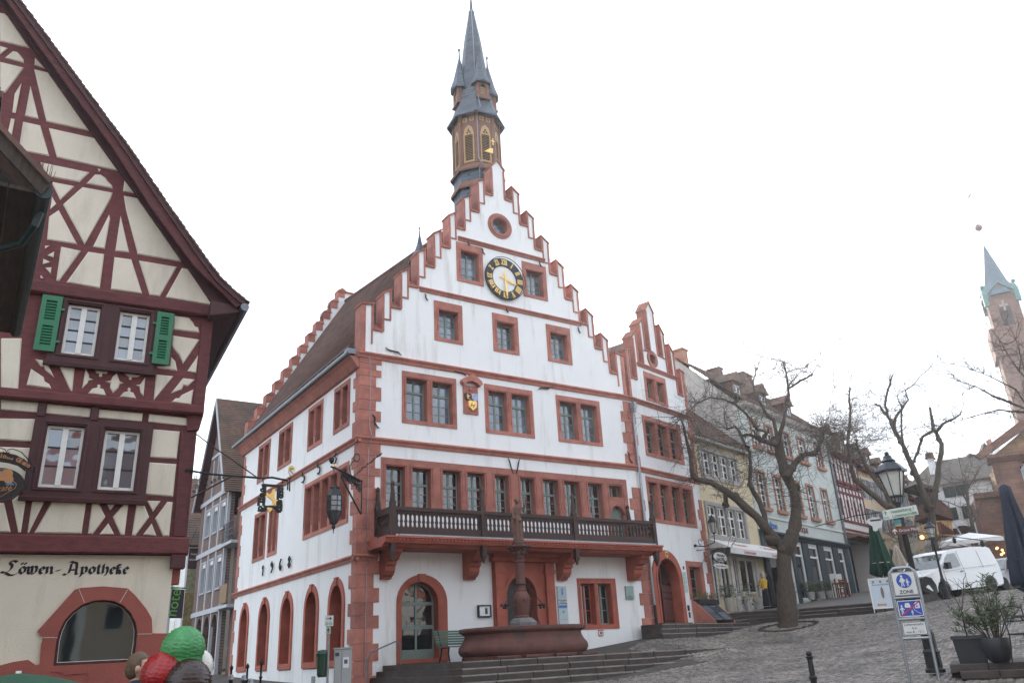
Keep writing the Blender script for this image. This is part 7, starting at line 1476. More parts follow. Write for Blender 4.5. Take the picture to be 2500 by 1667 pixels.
for i in range(6):
    a = PI/3*i+0.3; b = MB(); b.ball((0.29*math.cos(a), 0.29*math.sin(a), zf(3.24)), 0.065, 8); smooth(b.build('carved_mask', FOUNT, FO))
b = MB(); b.tube([(0.19*math.cos(t), 0.19*math.sin(t), zf(3.72)) for t in [2*PI*i/16 for i in range(17)]], 0.02, 5)
for sx in (-1, 1):
    for (a0_, z0_, a1_, z1_) in ((0.18, 3.72, 0.75, 3.08), (0.42, 3.0, 0.62, 2.42)):
        b.tube([(sx*a0_, -0.05, zf(z0_)), (sx*a1_, -0.12, zf(z1_))], 0.016, 5)
    b.tube([(sx*0.3, -0.1, zf(3.08)), (sx*0.78, -0.12, zf(3.06))], 0.02, 5)
    for k in range(5): b.ball((sx*(0.62+0.05*k), -0.12+0.04*math.sin(k*2), zf(3.05)+0.04*math.cos(k*3)), 0.05, 6)
b.tube([(0.2, -0.15, zf(3.7)), (0.26, -0.18, zf(3.8)), (0.22, -0.2, zf(3.86)), (0.16, -0.2, zf(3.82))], 0.016, 5)
b.build('iron_spouts', IRON, FO)

def organic(mb, name, mt, par, vox, sm=2):
    """melts overlapping volumes into one continuous surface"""
    o = mb.build(name, mt, None); md = o.modifiers.new('r', 'REMESH'); md.mode = 'VOXEL'; md.voxel_size = vox; md2 = o.modifiers.new('s', 'SMOOTH'); md2.iterations = sm; md2.factor = 0.5
    dg = bpy.context.evaluated_depsgraph_get(); me = bpy.data.meshes.new_from_object(o.evaluated_get(dg)); bpy.data.objects.remove(o); me.materials.clear(); me.materials.append(mt); me.polygons.foreach_set('use_smooth', [True]*len(me.polygons)); return link(name, me, par)
ST = thing('justice_statue', 'weathered brown stone statue of a robed woman on the fountain column', 'statue', (4.5, -2.75, 5.06))
b = MB()
b.lathe([(0.17, 0.0), (0.19, 0.05), (0.15, 0.2), (0.15, 0.4), (0.165, 0.62), (0.15, 0.74), (0.115, 0.84), (0.14, 0.98), (0.155, 1.08), (0.12, 1.16), (0.05, 1.2), (0.045, 1.26)], n=14, sy=0.75)
b.ball((0.0, -0.01, 1.33), 0.085, 10, sz=1.2); b.ball((0.0, 0.04, 1.37), 0.07, 8)
b.tube([(-0.14, 0, 1.09), (-0.2, -0.02, 0.92), (-0.19, -0.08, 0.78), (-0.15, -0.14, 0.72)], [0.055, 0.048, 0.04, 0.035], 8); b.tube([(0.14, 0, 1.09), (0.27, -0.04, 1.12), (0.32, -0.08, 1.24), (0.3, -0.1, 1.36)], [0.055, 0.045, 0.038, 0.035], 8)
for k in range(7): a = k*0.9-2.6; b.tube([(0.1*math.sin(a), -0.1*math.cos(a), 0.75), (0.15*math.sin(a), -0.13*math.cos(a), 0.3), (0.17*math.sin(a+0.15), -0.14*math.cos(a+0.15), 0.02)], 0.028, 6)
b.tube([(-0.2, -0.05, 0.8), (-0.22, 0.02, 0.5), (-0.2, 0.03, 0.25)], [0.05, 0.06, 0.03], 6); b.ball((0.02, -0.14, 0.66), 0.06, 8); b.ball((0.08, 0.1, 0.95), 0.09, 8)
for s_ in (-1, 1):
    hx, hz_ = (-0.14, 0.7) if s_ < 0 else (0.3, 1.38)
    for k in range(4): b.tube([(hx+0.012*k-0.02, -0.14 if s_ < 0 else -0.1, hz_), (hx+0.014*k-0.02, -0.17 if s_ < 0 else -0.13, hz_-0.03*s_*-1)], 0.01, 5)
organic(b, 'figure', mat('statue_stone', (0.12, 0.062, 0.045), 0.85, 0.3, 8, 0.3, 40), ST, 0.017)
b = MB(); b.tube([(0.3, -0.11, 1.3), (0.31, -0.12, 1.5)], 0.012, 5); b.box(0.26, 0.36, -0.13, -0.1, 1.44, 1.46); b.build('sword_hilt', mat('statue_stone', (0.12, 0.062, 0.045)), ST)
for o in FO.children:
    if o.name.split('.')[0] in ('column', 'capital', 'abacus', 'pedestal', 'carved_mask'): o.scale = (.88, .88, 1)
# ---- bench behind the basin
BE = thing('park_bench', 'green slatted park bench with black legs beside the fountain basin', 'bench', (3.05, -1.35, ZT), R(8))
GRS = mat('bench_green', (0.085, 0.15, 0.11), 0.6, 0.15)
for k in range(6): MB().bbox(-0.85, 0.85, 0.16+0.03*k, 0.185+0.03*k, 0.5+0.075*k, 0.56+0.075*k, 0.008).build('back_slat', GRS, BE)
for k in range(5): MB().box(-0.85, 0.85, -0.28+0.09*k, -0.21+0.09*k, 0.43, 0.46).build('seat_slat', GRS, BE)
for x in (-0.68, 0.68):
    b = MB(); b.tube([(x, -0.28, 0.0), (x, -0.22, 0.25), (x, -0.26, 0.42), (x, 0.12, 0.42), (x, 0.22, 0.6), (x, 0.34, 0.98)], 0.028, 6); b.tube([(x, 0.12, 0.42), (x, 0.16, 0.2), (x, 0.26, 0.0)], 0.028, 6); b.build('leg', IRON, BE)
# ---- handrail at the corner steps
HR = thing('handrail', 'bent steel handrail on the steps at the town hall corner', 'handrail', (0.2, -0.5, 1.0))
b = MB(); pts = [yp for yp in [onplane(898, 1667, (0, -0.5), 0), onplane(897, 1605, (0, -0.5), 0), onplane(904, 1592, (0, -0.5), 0), onplane(968, 1564, (0, -0.5), 0), onplane(976, 1568, (0, -0.5), 0), onplane(979, 1622, (0, -0.5), 0)]]
b.tube([(p[0]-0.2, 0, p[1]-1.0-(0.35 if i == 0 else 0)) for i, p in enumerate(pts)], 0.024, 8); b.build('rail', LEAD, HR)

# ================================================================== CORNER LANTERN ON ITS WROUGHT BRACKET
LN = thing('wrought_corner_lantern', 'ornate black iron lantern hanging from a leafy wrought bracket at the town hall corner', 'lantern', (0, 0, 0))
LT = lambda px, py, d: tuple(at(px, py, d)); q7 = lambda x, y, t=0.0: tuple(at(780+x*.1467, 1080+y*.1467, 26.35-t))
b = MB(); b.tube([q7(710, 650), q7(540, 560, .35), q7(400, 490, .6), q7(300, 440, .75), q7(190, 400, .9)], 0.03, 6); b.tube([q7(690, 1190), q7(580, 990, .3), q7(450, 740, .5), q7(360, 560, .65)], 0.028, 6); b.tube([q7(700, 640), q7(700, 900), q7(695, 1180)], 0.024, 6); b.tube([q7(560, 560, .2), q7(720, 430), q7(830, 340, -.1), q7(940, 240, -.2), q7(1030, 180, -.3)], 0.012, 5); b.build('bracket_bars', IRON, LN)
b = MB(); rnd = random.Random(4)
for k in range(90):
    u, v = rnd.random(), rnd.random()
    x0 = 380+u*310; y0 = 520+(x0-380)*0.35+v*(0.55*(x0-330)); t0 = 0.6*(1-u); r_ = rnd.uniform(14, 34); ph = rnd.uniform(0, 6)
    b.tube([q7(x0+r_*(1-0.7*i/9)*math.cos(ph+i*0.7), y0+r_*(1-0.7*i/9)*math.sin(ph+i*0.7)*1.4, t0) for i in range(10)], 0.010, 4)
for k in range(24):
    t = k/23; x0, y0 = 640+t*390, 490-t*310; b.ball(q7(x0+rnd.uniform(-8, 8), y0+rnd.uniform(-10, 10), -0.3*t+0.05), 0.03*rnd.uniform(.5, 1.1), 5)
for k in range(26):
    t = k/25; x0, y0 = 190+t*400, 400+t*180; b.ball(q7(x0+rnd.uniform(-8, 8), y0+rnd.uniform(-14, 10), 0.9-t*0.6), 0.032*rnd.uniform(.6, 1.1), 5)
b.tube([q7(620+48*math.cos(i/3), 250+65*math.sin(i/3), .1) for i in range(19)], 0.02, 5); b.tube([q7(600, 300, .1), q7(540, 320, .2), q7(505, 400, .3), q7(515, 540, .35)], 0.02, 5)
b.lathe([(0.02, 0), (0.09, 0.1), (0.1, 0.18), (0.05, 0.2)], q7(200, 355, .9), 8); b.build('leaf_scrolls', IRON, LN)
cx_, cy_, cz_ = at(816, 1230, 25.45); b = MB(); b.tube([q7(240, 420, .88), (cx_, cy_, 6.75)], 0.014, 5); b.build('chain', IRON, LN)
MB().lathe([(0.05, 6.95-7.0), (0.015, 0.05)], (cx_, cy_, 7.48), 8).build('gold_flame', GOLD, LN)
LGL = glassmat('lantern_glass', (0.16, 0.18, 0.18), 0.15)
MB().lathe([(0.02, 5.62), (0.10, 5.68), (0.2, 5.92), (0.235, 6.02), (0.235, 6.5), (0.12, 6.7), (0.05, 6.78)], (cx_, cy_, 0), 8).build('glass_body', LGL, LN)
b = MB(); rr = 0.243
for k in range(8):
    a = PI/4*k; c, s = math.cos(a), math.sin(a); b.tube([(cx_+0.03*c, cy_+0.03*s, 5.62), (cx_+0.11*c, cy_+0.11*s, 5.68), (cx_+rr*c, cy_+rr*s, 6.02), (cx_+rr*c, cy_+rr*s, 6.5), (cx_+0.13*c, cy_+0.13*s, 6.7), (cx_+0.05*c, cy_+0.05*s, 6.8)], 0.014, 4); b.ball((cx_+0.13*c, cy_+0.13*s, 6.76), 0.03, 5)
for z in (6.02, 6.18, 6.34, 6.5): b.tube([(cx_+rr*math.cos(PI/4*k), cy_+rr*math.sin(PI/4*k), z) for k in range(9)], 0.012, 4)
b.lathe([(0.01, 5.35), (0.02, 5.5), (0.06, 5.56), (0.05, 5.64)], (cx_, cy_, 0), 8); b.ball((cx_, cy_, 5.55), 0.07, 6); b.lathe([(0.25, 6.5), (0.14, 6.71), (0.06, 6.83)], (cx_, cy_, 0), 8); b.build('lantern_cage', IRON, LN)

# ================================================================== STREET FURNITURE LEFT OF THE STEPS
def bollard(px, py, d, h, label, silver):
    p = at(px, py, d); g = gnd(p[0], p[1]); T = thing('bollard', label, 'bollard', (p[0], p[1], g), 0, 'cast iron bollards'); H = p[2]-g
    if silver:
        b = MB(); b.lathe([(0.06, 0), (0.06, 0.05), (0.035, 0.08), (0.035, H-0.2), (0.05, H-0.18), (0.05, H-0.14)], n=10); b.build('post', IRON, T); b = MB(); b.lathe([(0.03, H-0.14), (0.085, H-0.12), (0.085, H-0.1), (0.06, H-0.08), (0.055, H-0.03), (0.02, H)], n=12); smooth(b.build('cap', ZINC, T))
    else:
        b = MB(); b.lathe([(0.07, 0), (0.07, 0.05), (0.032, 0.08), (0.032, H*0.55), (0.05, H*0.57), (0.05, H*0.6), (0.03, H*0.62), (0.028, H-0.14), (0.05, H-0.12), (0.05, H-0.06), (0.02, H-0.02), (0.012, H)], n=10); smooth(b.build('post', IRON, T), 50)
bollard(566, 1622, 26, 0, 'slim black bollard at the far end before the town hall side', False); bollard(565, 1645, 22, 0, 'silver-capped bollard leftmost before the town hall side', True); bollard(605, 1618, 25, 0, 'slim black bollard between two silver-capped ones', False); bollard(596, 1646, 22, 0, 'silver-capped bollard left of the tall black one', True); bollard(613, 1655, 20, 0, 'silver-capped bollard nearest the cafe cone', True); bollard(639, 1608, 25, 0, 'slim black bollard nearest the arched side windows', False)
p = at(836, 1640, 23); g = gnd(p[0], p[1])
EC = thing('utility_cabinet', 'grey utility cabinet with pasted flyer at the town hall corner', 'cabinet', (p[0], p[1], g), R(-20)); GRC = mat('cabinet_grey', (0.36, 0.38, 0.38), 0.5, 0.06)
MB().bbox(-0.22, 0.22, -0.16, 0.16, 0.0, 1.32, 0.012).build('body', GRC, EC); MB().box(-0.24, 0.24, -0.18, 0.18, 1.32, 1.36).build('lid', GRC, EC); MB().box(0.0, 0.15, -0.168, -0.162, 0.86, 1.12).build('flyer', PAPER, EC); MB().box(0.03, 0.12, -0.171, -0.169, 0.96, 1.06).build('flyer_picture', mat('flyer_purple', (0.12, 0.1, 0.2)), EC); b = MB(); b.tube([(-0.03, -0.165, 0.02), (-0.03, -0.165, 1.3)], 0.004, 4); b.box(-0.2, -0.1, -0.166, -0.163, 1.15, 1.24); b.build('door_seam', mat('seam_dark', (0.06, 0.06, 0.06)), EC)
p = at(800, 1640, 22.6); g = gnd(p[0], p[1])
PS = thing('direction_post', 'thin post with two small white and green arrow signs by the corner', 'signpost', (p[0], p[1], g), R(-30)); zt = at(801, 1502, 22.6)[2]-g
b = MB(); b.tube([(0, 0, 0), (0, 0, zt-0.1)], 0.03, 8); b.build('post', ZINC, PS); MB().box(-0.11, 0.11, -0.05, -0.035, zt-0.26, zt).build('arrow_sign', PAPER, PS); MB().box(-0.07, 0.05, -0.05, -0.035, zt-0.45, zt-0.28).build('arrow_sign', mat('sign_green_tint', (0.45, 0.55, 0.45), 0.5), PS)
GRN = mat('arrow_green', (0.01, 0.12, 0.05), 0.5); b = MB(); b.box(-0.06, 0.05, -0.056, -0.05, zt-0.085, zt-0.065); b.prism([(0.02, zt-0.12), (0.075, zt-0.075), (0.02, zt-0.03)], -0.056, -0.05); b.tube([(-0.05+0.03*math.cos(t), -0.053, zt-0.2+0.03*math.sin(t)) for t in [i*0.63 for i in range(11)]], 0.006, 4); b.tube([(0.05+0.03*math.cos(t), -0.053, zt-0.2+0.03*math.sin(t)) for t in [i*0.63 for i in range(11)]], 0.006, 4); b.build('arrow_print', GRN, PS)
b = MB(); b.box(-0.02, 0.0, -0.056, -0.05, zt-0.43, zt-0.36); b.prism([(-0.05, zt-0.37), (-0.01, zt-0.3), (0.03, zt-0.37)], -0.056, -0.05); b.build('arrow_print', GRN, PS)
p = at(786, 1640, 22.7); TB = thing('litter_bin', 'dark green litter bin hanging on the direction post', 'litter bin', (p[0], p[1], at(786, 1652, 22.7)[2]), R(-30)); GBN = mat('bin_green', (0.02, 0.06, 0.035), 0.5, 0.1)
MB().lathe([(0.10, 0), (0.13, 0.06), (0.155, 0.5), (0.16, 0.52)], n=10, sy=0.8).build('bin', GBN, TB); MB().lathe([(0.17, 0.52), (0.18, 0.56), (0.12, 0.64), (0.02, 0.66)], n=10, sy=0.8).build('lid', GBN, TB)

# ================================================================== PEOPLE
SKIN = mat('skin', (0.52, 0.30, 0.22), 0.6, 0.05); 
def person(name, label, loc, rz, h, hair, top, bottom, pose='stand', hairlen=0.0, skirt=False, head_turn=0.0, coat=0.0, hips=0.0):
    T = thing(name, label, 'person', loc, rz); k = h/1.72; V3 = lambda x, y, z: (x*k, y*k, z*k)
    b = MB(); hd = Matrix.Rotation(head_turn, 3, 'Z')
    def H(x, y, z): v = hd@Vector((x, y, 0)); return V3(v.x, v.y-0.02, z)
    # head with brow, nose, chin, ears
    b.ball(H(0, 0.0, 1.605), 0.098*k, 14, sz=1.22); b.ball(H(0, -0.03, 1.54), 0.07*k, 10); b.tube([H(0, -0.09, 1.62), H(0, -0.125, 1.575), H(0, -0.1, 1.562)], [0.012*k, 0.02*k, 0.014*k], 6); b.ball(H(0, -0.075, 1.505), 0.035*k, 8); b.tube([H(-0.03, -0.093, 1.535), H(0.03, -0.093, 1.535)], 0.012*k, 6)
    for s in (-1, 1): b.ball(H(s*0.1, 0.01, 1.59), 0.026*k, 8, sz=1.5); b.ball(H(s*0.04, -0.07, 1.645), 0.028*k, 8)
    b.tube([V3(0, 0.0, 1.5), V3(0, 0.01, 1.4)], [0.056*k, 0.065*k], 10)
    b.lathe([(0.14*k, 0.88*k), (0.135*k, 1.0*k), (0.15*k, 1.2*k), (0.17*k, 1.34*k), (0.11*k, 1.42*k), (0.05*k, 1.45*k)], n=14, sy=0.66)
    arms = {-1: [(-0.19, 0, 1.37), (-0.235, 0.02, 1.1), (-0.2, -0.12, 0.92)], 1: [(0.19, 0, 1.37), (0.235, 0.02, 1.1), (0.2, -0.12, 0.92)]}
    if pose == 'reach': arms[1] = [(0.19, 0, 1.37), (0.25, -0.08, 1.14), (0.14, -0.28, 1.12)]; arms[-1] = [(-0.19, 0, 1.37), (-0.24, -0.06, 1.12), (-0.1, -0.24, 1.05)]
    for s, a in arms.items():
        b.tube([V3(*q) for q in a], [0.052*k, 0.042*k, 0.03*k], 8); w_ = Vector(a[2]); dr = (Vector(a[2])-Vector(a[1])).normalized(); pm = w_+dr*0.05; b.ball(V3(*pm), 0.04*k, 8, sz=1.1)
        sd = dr.cross(Vector((0, 0, 1))); sd = sd.normalized() if sd.length > 0.1 else Vector((1, 0, 0))
        for f in range(4): q0 = pm+dr*0.03+sd*(f-1.5)*0.019; q1 = q0+dr*(0.04-abs(f-1.3)*0.006)+Vector((0, -0.006, -0.01)); q2 = q1+dr*0.02+Vector((0, -0.02, -0.02)); b.tube([V3(*q0), V3(*q1), V3(*q2)], [0.0095*k, 0.009*k, 0.008*k], 5)
        q0 = w_+dr*0.02+sd*0.035*s; b.tube([V3(*q0), V3(*(q0+dr*0.035+sd*0.02*s))], [0.012*k, 0.009*k], 5)
    for s in (-1, 1): b.tube([V3(s*0.085, 0, 0.92), V3(s*0.095, -0.01, 0.5), V3(s*0.095, 0.01, 0.06)], [0.085*k, 0.058*k, 0.04*k], 10); b.tube([V3(s*0.095, 0.05, 0.03), V3(s*0.105, -0.12, 0.03)], [0.04*k, 0.034*k], 8)
    organic(b, 'body', SKIN, T, 0.014*k, 1)
    b = MB(); b.ball(H(0, 0.022, 1.632), 0.112*k, 16, sz=1.12); b.ball(H(0, 0.05, 1.58), 0.095*k, 12)
    if hairlen: b.ball(H(0, 0.06, 1.5), 0.10*k, 12, sz=1.3)
    hb = organic(b, 'hair', hair, T, 0.014*k, 1)
    me = hb.data                                  # open the face
    bm = bmesh.new(); bm.from_mesh(me); fw_ = hd@Vector((0, -1, 0))
    dl = [v for v in bm.verts if (v.co.x*fw_.x+v.co.y*fw_.y) > 0.048*k and v.co.z < 1.685*k]; bmesh.ops.delete(bm, geom=dl, context='VERTS'); bm.to_mesh(me); bm.free()
    b = MB(); lowz = 0.86-coat
    b.lathe([((0.16+0.05*(coat > 0))*k, lowz*k), (0.165*k, 0.95*k), (0.168*k, 1.05*k), (0.178*k, 1.22*k), (0.195*k, 1.36*k), (0.13*k, 1.435*k), (0.085*k, 1.46*k), (0.08*k, 1.49*k)], n=16, sy=0.7)
    for s, a in arms.items(): b.tube([V3(*q) for q in a[:2]]+[V3(*(Vector(a[2])*0.97+Vector(a[1])*0.03))], [0.075*k, 0.062*k, 0.05*k], 10)
    organic(b, 'jacket', top, T, 0.018*k, 2)
    b = MB()
    if skirt: b.lathe([(0.24*k, 0.12*k), (0.2*k, 0.55*k), (0.165*k, 0.88*k), (0.15*k, 1.0*k)], n=16, sy=0.75)
    else:
        b.lathe([(0.1*k, 0.78*k), (0.155*k, 0.86*k), (0.15*k, 1.0*k)], n=14, sy=0.68)
        for s in (-1, 1): b.tube([V3(s*0.085, 0, 0.9), V3(s*0.095, -0.01, 0.5), V3(s*0.095, 0.01, 0.08)], [0.098*k, 0.075*k, 0.065*k], 10)
    organic(b, 'skirt' if skirt else 'trousers', bottom, T, 0.018*k, 2)
    for s in (-1, 1):
        b = MB(); b.tube([V3(s*0.095, 0.06, 0.035), V3(s*0.1, 0, 0.045), V3(s*0.108, -0.15, 0.03)], [0.045*k, 0.05*k, 0.036*k], 8); smooth(b.build('shoe', mat('shoe_dark', (0.02, 0.018, 0.018), 0.5), T))
    return T
NAVY = mat('navy_cloth', (0.018, 0.024, 0.05), 0.85, 0.15); BLACKC = mat('black_cloth', (0.012, 0.012, 0.014), 0.9, 0.15); YELC = mat('yellow_jacket_cloth', (0.62, 0.36, 0.03), 0.7, 0.1); HBR = mat('brown_hair', (0.12, 0.07, 0.04), 0.6, 0.3, 30); HBL = mat('pale_hair', (0.45, 0.42, 0.36), 0.6, 0.2, 30); HDK = mat('dark_hair', (0.02, 0.016, 0.014), 0.6)
p = at(337, 1628, 9); g = gnd(p[0], p[1]); person('person', 'child with short brown hair in navy jacket, face turned right', (p[0], p[1], g), R(72), (p[2]-g)/1.605*1.72, HBR, NAVY, NAVY)
q = RW(4.45, 0.75, 3.1); person('person', 'person with pale hair in yellow jacket and long black skirt at the gallery window', q, R(RA+165), 1.66, HBL, YELC, BLACKC, 'reach', 0.1, True)
q = RW(5.0, 0.8, 3.12); person('person', 'person in long black coat leaning to the gallery window', q, R(RA+170), 1.72, HDK, BLACKC, BLACKC, 'reach', 0.1, True, coat=0.35)
p = at(482, 1600, 33); person('person', 'person in dark clothes walking in the alley behind the ice cream cone', (p[0], p[1], gnd(p[0], p[1])), R(20), 1.74, HDK, BLACKC, mat('dark_jeans', (0.03, 0.035, 0.05), 0.9), 'stand', 0.1)

# ================================================================== GIANT ICE CREAM CONE
p = at(447, 1600, 8.2); g = gnd(p[0], p[1]); IC = thing('giant_ice_cream_cone', 'giant ice cream cone figure with green, red, brown and white scoops', 'ice cream figure', (p[0], p[1], g))
def scoop(px, py, d, r, mt, seed, ruffle=True, label=None):
    c = at(px, py, d); rnd = np.random.default_rng(seed); n, m_ = 72, 48; vs = []; fs = []; ph = rnd.uniform(0, 6, 6)
    for i in range(m_+1):
        th = PI*i/m_
        for j in range(n):
            a = 2*PI*j/n; wob = 0.35*math.sin(3*a+ph[0])+0.25*math.sin(7*a+ph[1]+2*th)+0.15*math.sin(13*a+ph[2])
            f = 1+0.02*math.sin(th*34+wob*4)+0.014*math.sin(th*61+7*wob+ph[3])+0.01*math.sin(23*a+9*th+ph[2]); rr = r*f
            if ruffle and th > 2.05: rr *= 1+0.09*math.exp(-((th-2.2)/0.13)**2)*(1+0.5*math.sin(17*a+ph[4])+0.4*math.sin(31*a+ph[5]))
            vs.append((c[0]-p[0]+rr*math.sin(th)*math.cos(a), c[1]-p[1]+rr*math.sin(th)*math.sin(a), c[2]-g+rr*math.cos(th)))
    for i in range(m_):
        for j in range(n): fs.append((i*n+j, (i+1)*n+j, (i+1)*n+(j+1) % n, i*n+(j+1) % n))
    b = MB(); b.add(vs, fs); return b.build('scoop', mt, IC, smooth=True, label=label)
scoop(447, 1582, 8.2, 0.186, mat('pistachio_gloss', (0.05, 0.25, 0.075), 0.3, 0.3, 9, 0.5, 40), 1, True, 'green scoop on top'); scoop(398, 1645, 8.15, 0.185, mat('strawberry_gloss', (0.26, 0.008, 0.01), 0.22, 0.25, 14, 0.3, 60), 2, False, 'red scoop'); scoop(457, 1668, 8.05, 0.2, mat('chocolate_gloss', (0.035, 0.016, 0.012), 0.25, 0.25, 14), 3, False, 'brown scoop'); scoop(478, 1625, 8.38, 0.15, mat('vanilla_gloss', (0.7, 0.68, 0.62), 0.3, 0.05), 4, False, 'white scoop')
b = MB(); b.lathe([(0.10, 0.0), (0.14, 0.3), (0.26, 1.0), (0.3, 1.12), (0.24, 1.2)], n=20); b.build('waffle_cone', mat('waffle', (0.45, 0.22, 0.07), 0.6, 0.2, 20), IC); MB().lathe([(0.35, 0), (0.35, 0.06), (0.1, 0.1)], n=16).build('base', IRON, IC)
# ---- green parasol tip at lower left
p = at(45, 1642, 9.6); g = gnd(p[0], p[1]); GP = thing('green_parasol', 'open green parasol rising into the lower left corner', 'parasol', (p[0], p[1], g)); H = p[2]-g; GCL = mat('green_canvas', (0.018, 0.075, 0.04), 0.8, 0.12)
b = MB(); n = 8; R0 = 1.35
for k in range(n):
    a0, a1 = 2*PI*k/n+0.2, 2*PI*(k+1)/n+0.2; rows = []
    for i in range(7):
        t = i/6; z = H-0.42*t**1.5
        rows.append([((R0*t*(1-0.03*math.sin(PI*j/4)))*math.cos(a0+(a1-a0)*j/4), (R0*t*(1-0.03*math.sin(PI*j/4)))*math.sin(a0+(a1-a0)*j/4), z-0.02*t*math.sin(PI*j/4)) for j in range(5)])
    vs = [q for r_ in rows for q in r_]; b.add(vs, [(i*5+j, (i+1)*5+j, (i+1)*5+j+1, i*5+j+1) for i in range(6) for j in range(4)])
b.build('canopy', GCL, GP); b = MB(); b.tube([(0, 0, 0), (0, 0, H+0.02)], 0.025, 8); b.build('pole', WHITEFR, GP)

# ================================================================== RIGHT SIDE: LAMP, SIGNS, BOLLARD
def lamp(px, py, d, htop, label, big=1.0):
    p = at(px, py, d); r = ray(px, py); a = math.atan2(r[1], r[0])-PI/2; T = thing('street_lamp', label, 'street lamp', (p[0], p[1], p[2]), a, 'old lantern street lamps'); k = big; H = htop-p[2]
    b = MB(); b.lathe([(0.17*k, 0), (0.17*k, 0.06), (0.14*k, 0.08), (0.14*k, 0.34), (0.155*k, 0.36), (0.12*k, 0.42), (0.115*k, 0.7), (0.09*k, 0.76)], n=8); b.build('base', IRON, T); zl = H-1.05*k
    b = MB(); b.lathe([(0.075*k, 0.75), (0.06*k, 1.0), (0.05*k, zl-0.2), (0.07*k, zl-0.16), (0.05*k, zl-0.1), (0.06*k, zl)], n=10); smooth(b.build('post', IRON, T), 50)
    b = MB(); z0, z1 = zl+0.12*k, zl+0.62*k
    for i in range(6):
        th = PI/3*i+0.2; c, s = math.cos(th), math.sin(th); b.tube([(0.13*k*c, 0.13*k*s, z0), (0.255*k*c, 0.255*k*s, z1)], 0.013*k, 4); b.tube([(0.05*k*c, 0.05*k*s, zl-0.05*k), (0.1*k*c, 0.1*k*s, zl+0.02*k), (0.13*k*c, 0.13*k*s, z0)], 0.012*k, 4)
    for z, r_ in ((z0, 0.13), (z1, 0.255)): b.tube([(r_*k*math.cos(PI/3*i+0.2), r_*k*math.sin(PI/3*i+0.2), z) for i in range(7)], 0.016*k, 4)
    b.build('lantern_frame', IRON, T); MB().lathe([(0.12*k, z0), (0.245*k, z1)], n=6, a0=0.2).build('lantern_glass', mat('milky_glass', (0.50, 0.50, 0.46), 0.25, 0.1), T)
    MB().lathe([(0.3*k, z1-0.02), (0.31*k, z1+0.02), (0.2*k, z1+0.15*k), (0.13*k, z1+0.2*k), (0.15*k, z1+0.22*k), (0.09*k, z1+0.28*k), (0.08*k, z1+0.33*k)], n=6, a0=0.2).build('lantern_roof', mat('lamp_roof', (0.03, 0.035, 0.045), 0.35, 0.1, metal=0.5), T)
    b = MB(); b.ball((0, 0, z1+0.38*k), 0.045*k, 8); b.lathe([(0.03*k, z1+0.32*k), (0.05*k, z1+0.35*k)], n=8); b.build('finial', IRON, T); return T, p, math.degrees(a), zl
LP1, lp, la, zl1 = lamp(2285, 1641, 18, 5.14, 'tall black street lamp with six-sided lantern and direction signs at right')
lamp(2312, 1462, 36, at(2262, 1268, 36)[2], 'smaller black street lamp in front of the white van', 0.75)
DSg = thing('direction_signs', 'pale arrow sign to Heidelberg above a brown arrow sign on the lamp post', 'sign', (lp[0], lp[1], 0), R(la)); GW = mat('sign_cream', (0.58, 0.60, 0.55), 0.5, 0.04); GI = mat('green_ink', (0.03, 0.22, 0.10), 0.6); BRSG = mat('sign_brown', (0.10, 0.028, 0.02), 0.5, 0.08)
MB().prism([(-0.32, 3.755), (0.33, 3.80), (0.32, 3.99), (-0.31, 3.945)], -0.1, -0.08).build('pale_board', GW, DSg); MB().prism([(-0.27, 3.445), (0.215, 3.45), (0.23, 3.60), (-0.23, 3.585)], -0.1, -0.08).build('brown_board', BRSG, DSg)
ang = -0.068; text('Heidelberg', 0.085, GI, DSg, (-0.16, -0.105, 3.873), rot=(PI/2, ang, 0)); text('Lützelsachsen', 0.08, GI, DSg, (-0.15, -0.105, 3.79), rot=(PI/2, ang, 0)); text('7', 0.07, GI, DSg, (0.24, -0.105, 3.90), rot=(PI/2, ang, 0)); text('2,6', 0.07, GI, DSg, (0.22, -0.105, 3.815), rot=(PI/2, ang, 0))
PWH = mat('print_white2', (0.7, 0.68, 0.65), 0.5); text('Grüne Meile', 0.075, PWH, DSg, (-0.09, -0.105, 3.50), rot=(PI/2, -0.02, 0)); b = MB(); b.prism([(-0.21, 3.52), (-0.165, 3.575), (-0.12, 3.52), (-0.13, 3.51), (-0.16, 3.54), (-0.16, 3.465), (-0.175, 3.465), (-0.175, 3.54), (-0.2, 3.51)], -0.105, -0.1); b.build('white_arrow', PWH, DSg)
b = MB(); b.box(-0.27, -0.255, -0.105, -0.1, 3.855, 3.92); b.prism([(-0.29, 3.895), (-0.262, 3.93), (-0.235, 3.895)], -0.105, -0.1); b.tube([(-0.285+0.015*math.cos(t), -0.103, 3.8+0.015*math.sin(t)) for t in [i*0.7 for i in range(10)]], 0.004, 4); b.tube([(-0.235+0.015*math.cos(t), -0.103, 3.8+0.015*math.sin(t)) for t in [i*0.7 for i in range(10)]], 0.004, 4); b.build('green_arrow', GI, DSg)
MB().box(-0.14, -0.02, -0.09, -0.08, 3.61, 3.74).build('picture_plate', mat('plate_teal', (0.03, 0.2, 0.28), 0.5, 0.4, 8), DSg); MB().box(-0.13, -0.02, -0.095, -0.091, 3.61, 3.65).build('picture_stripe', mat('plate_ochre', (0.35, 0.25, 0.05), 0.5), DSg); MB().box(-0.05, 0.05, -0.085, 0.0, 3.5, 3.95).build('clamp', IRON, DSg)
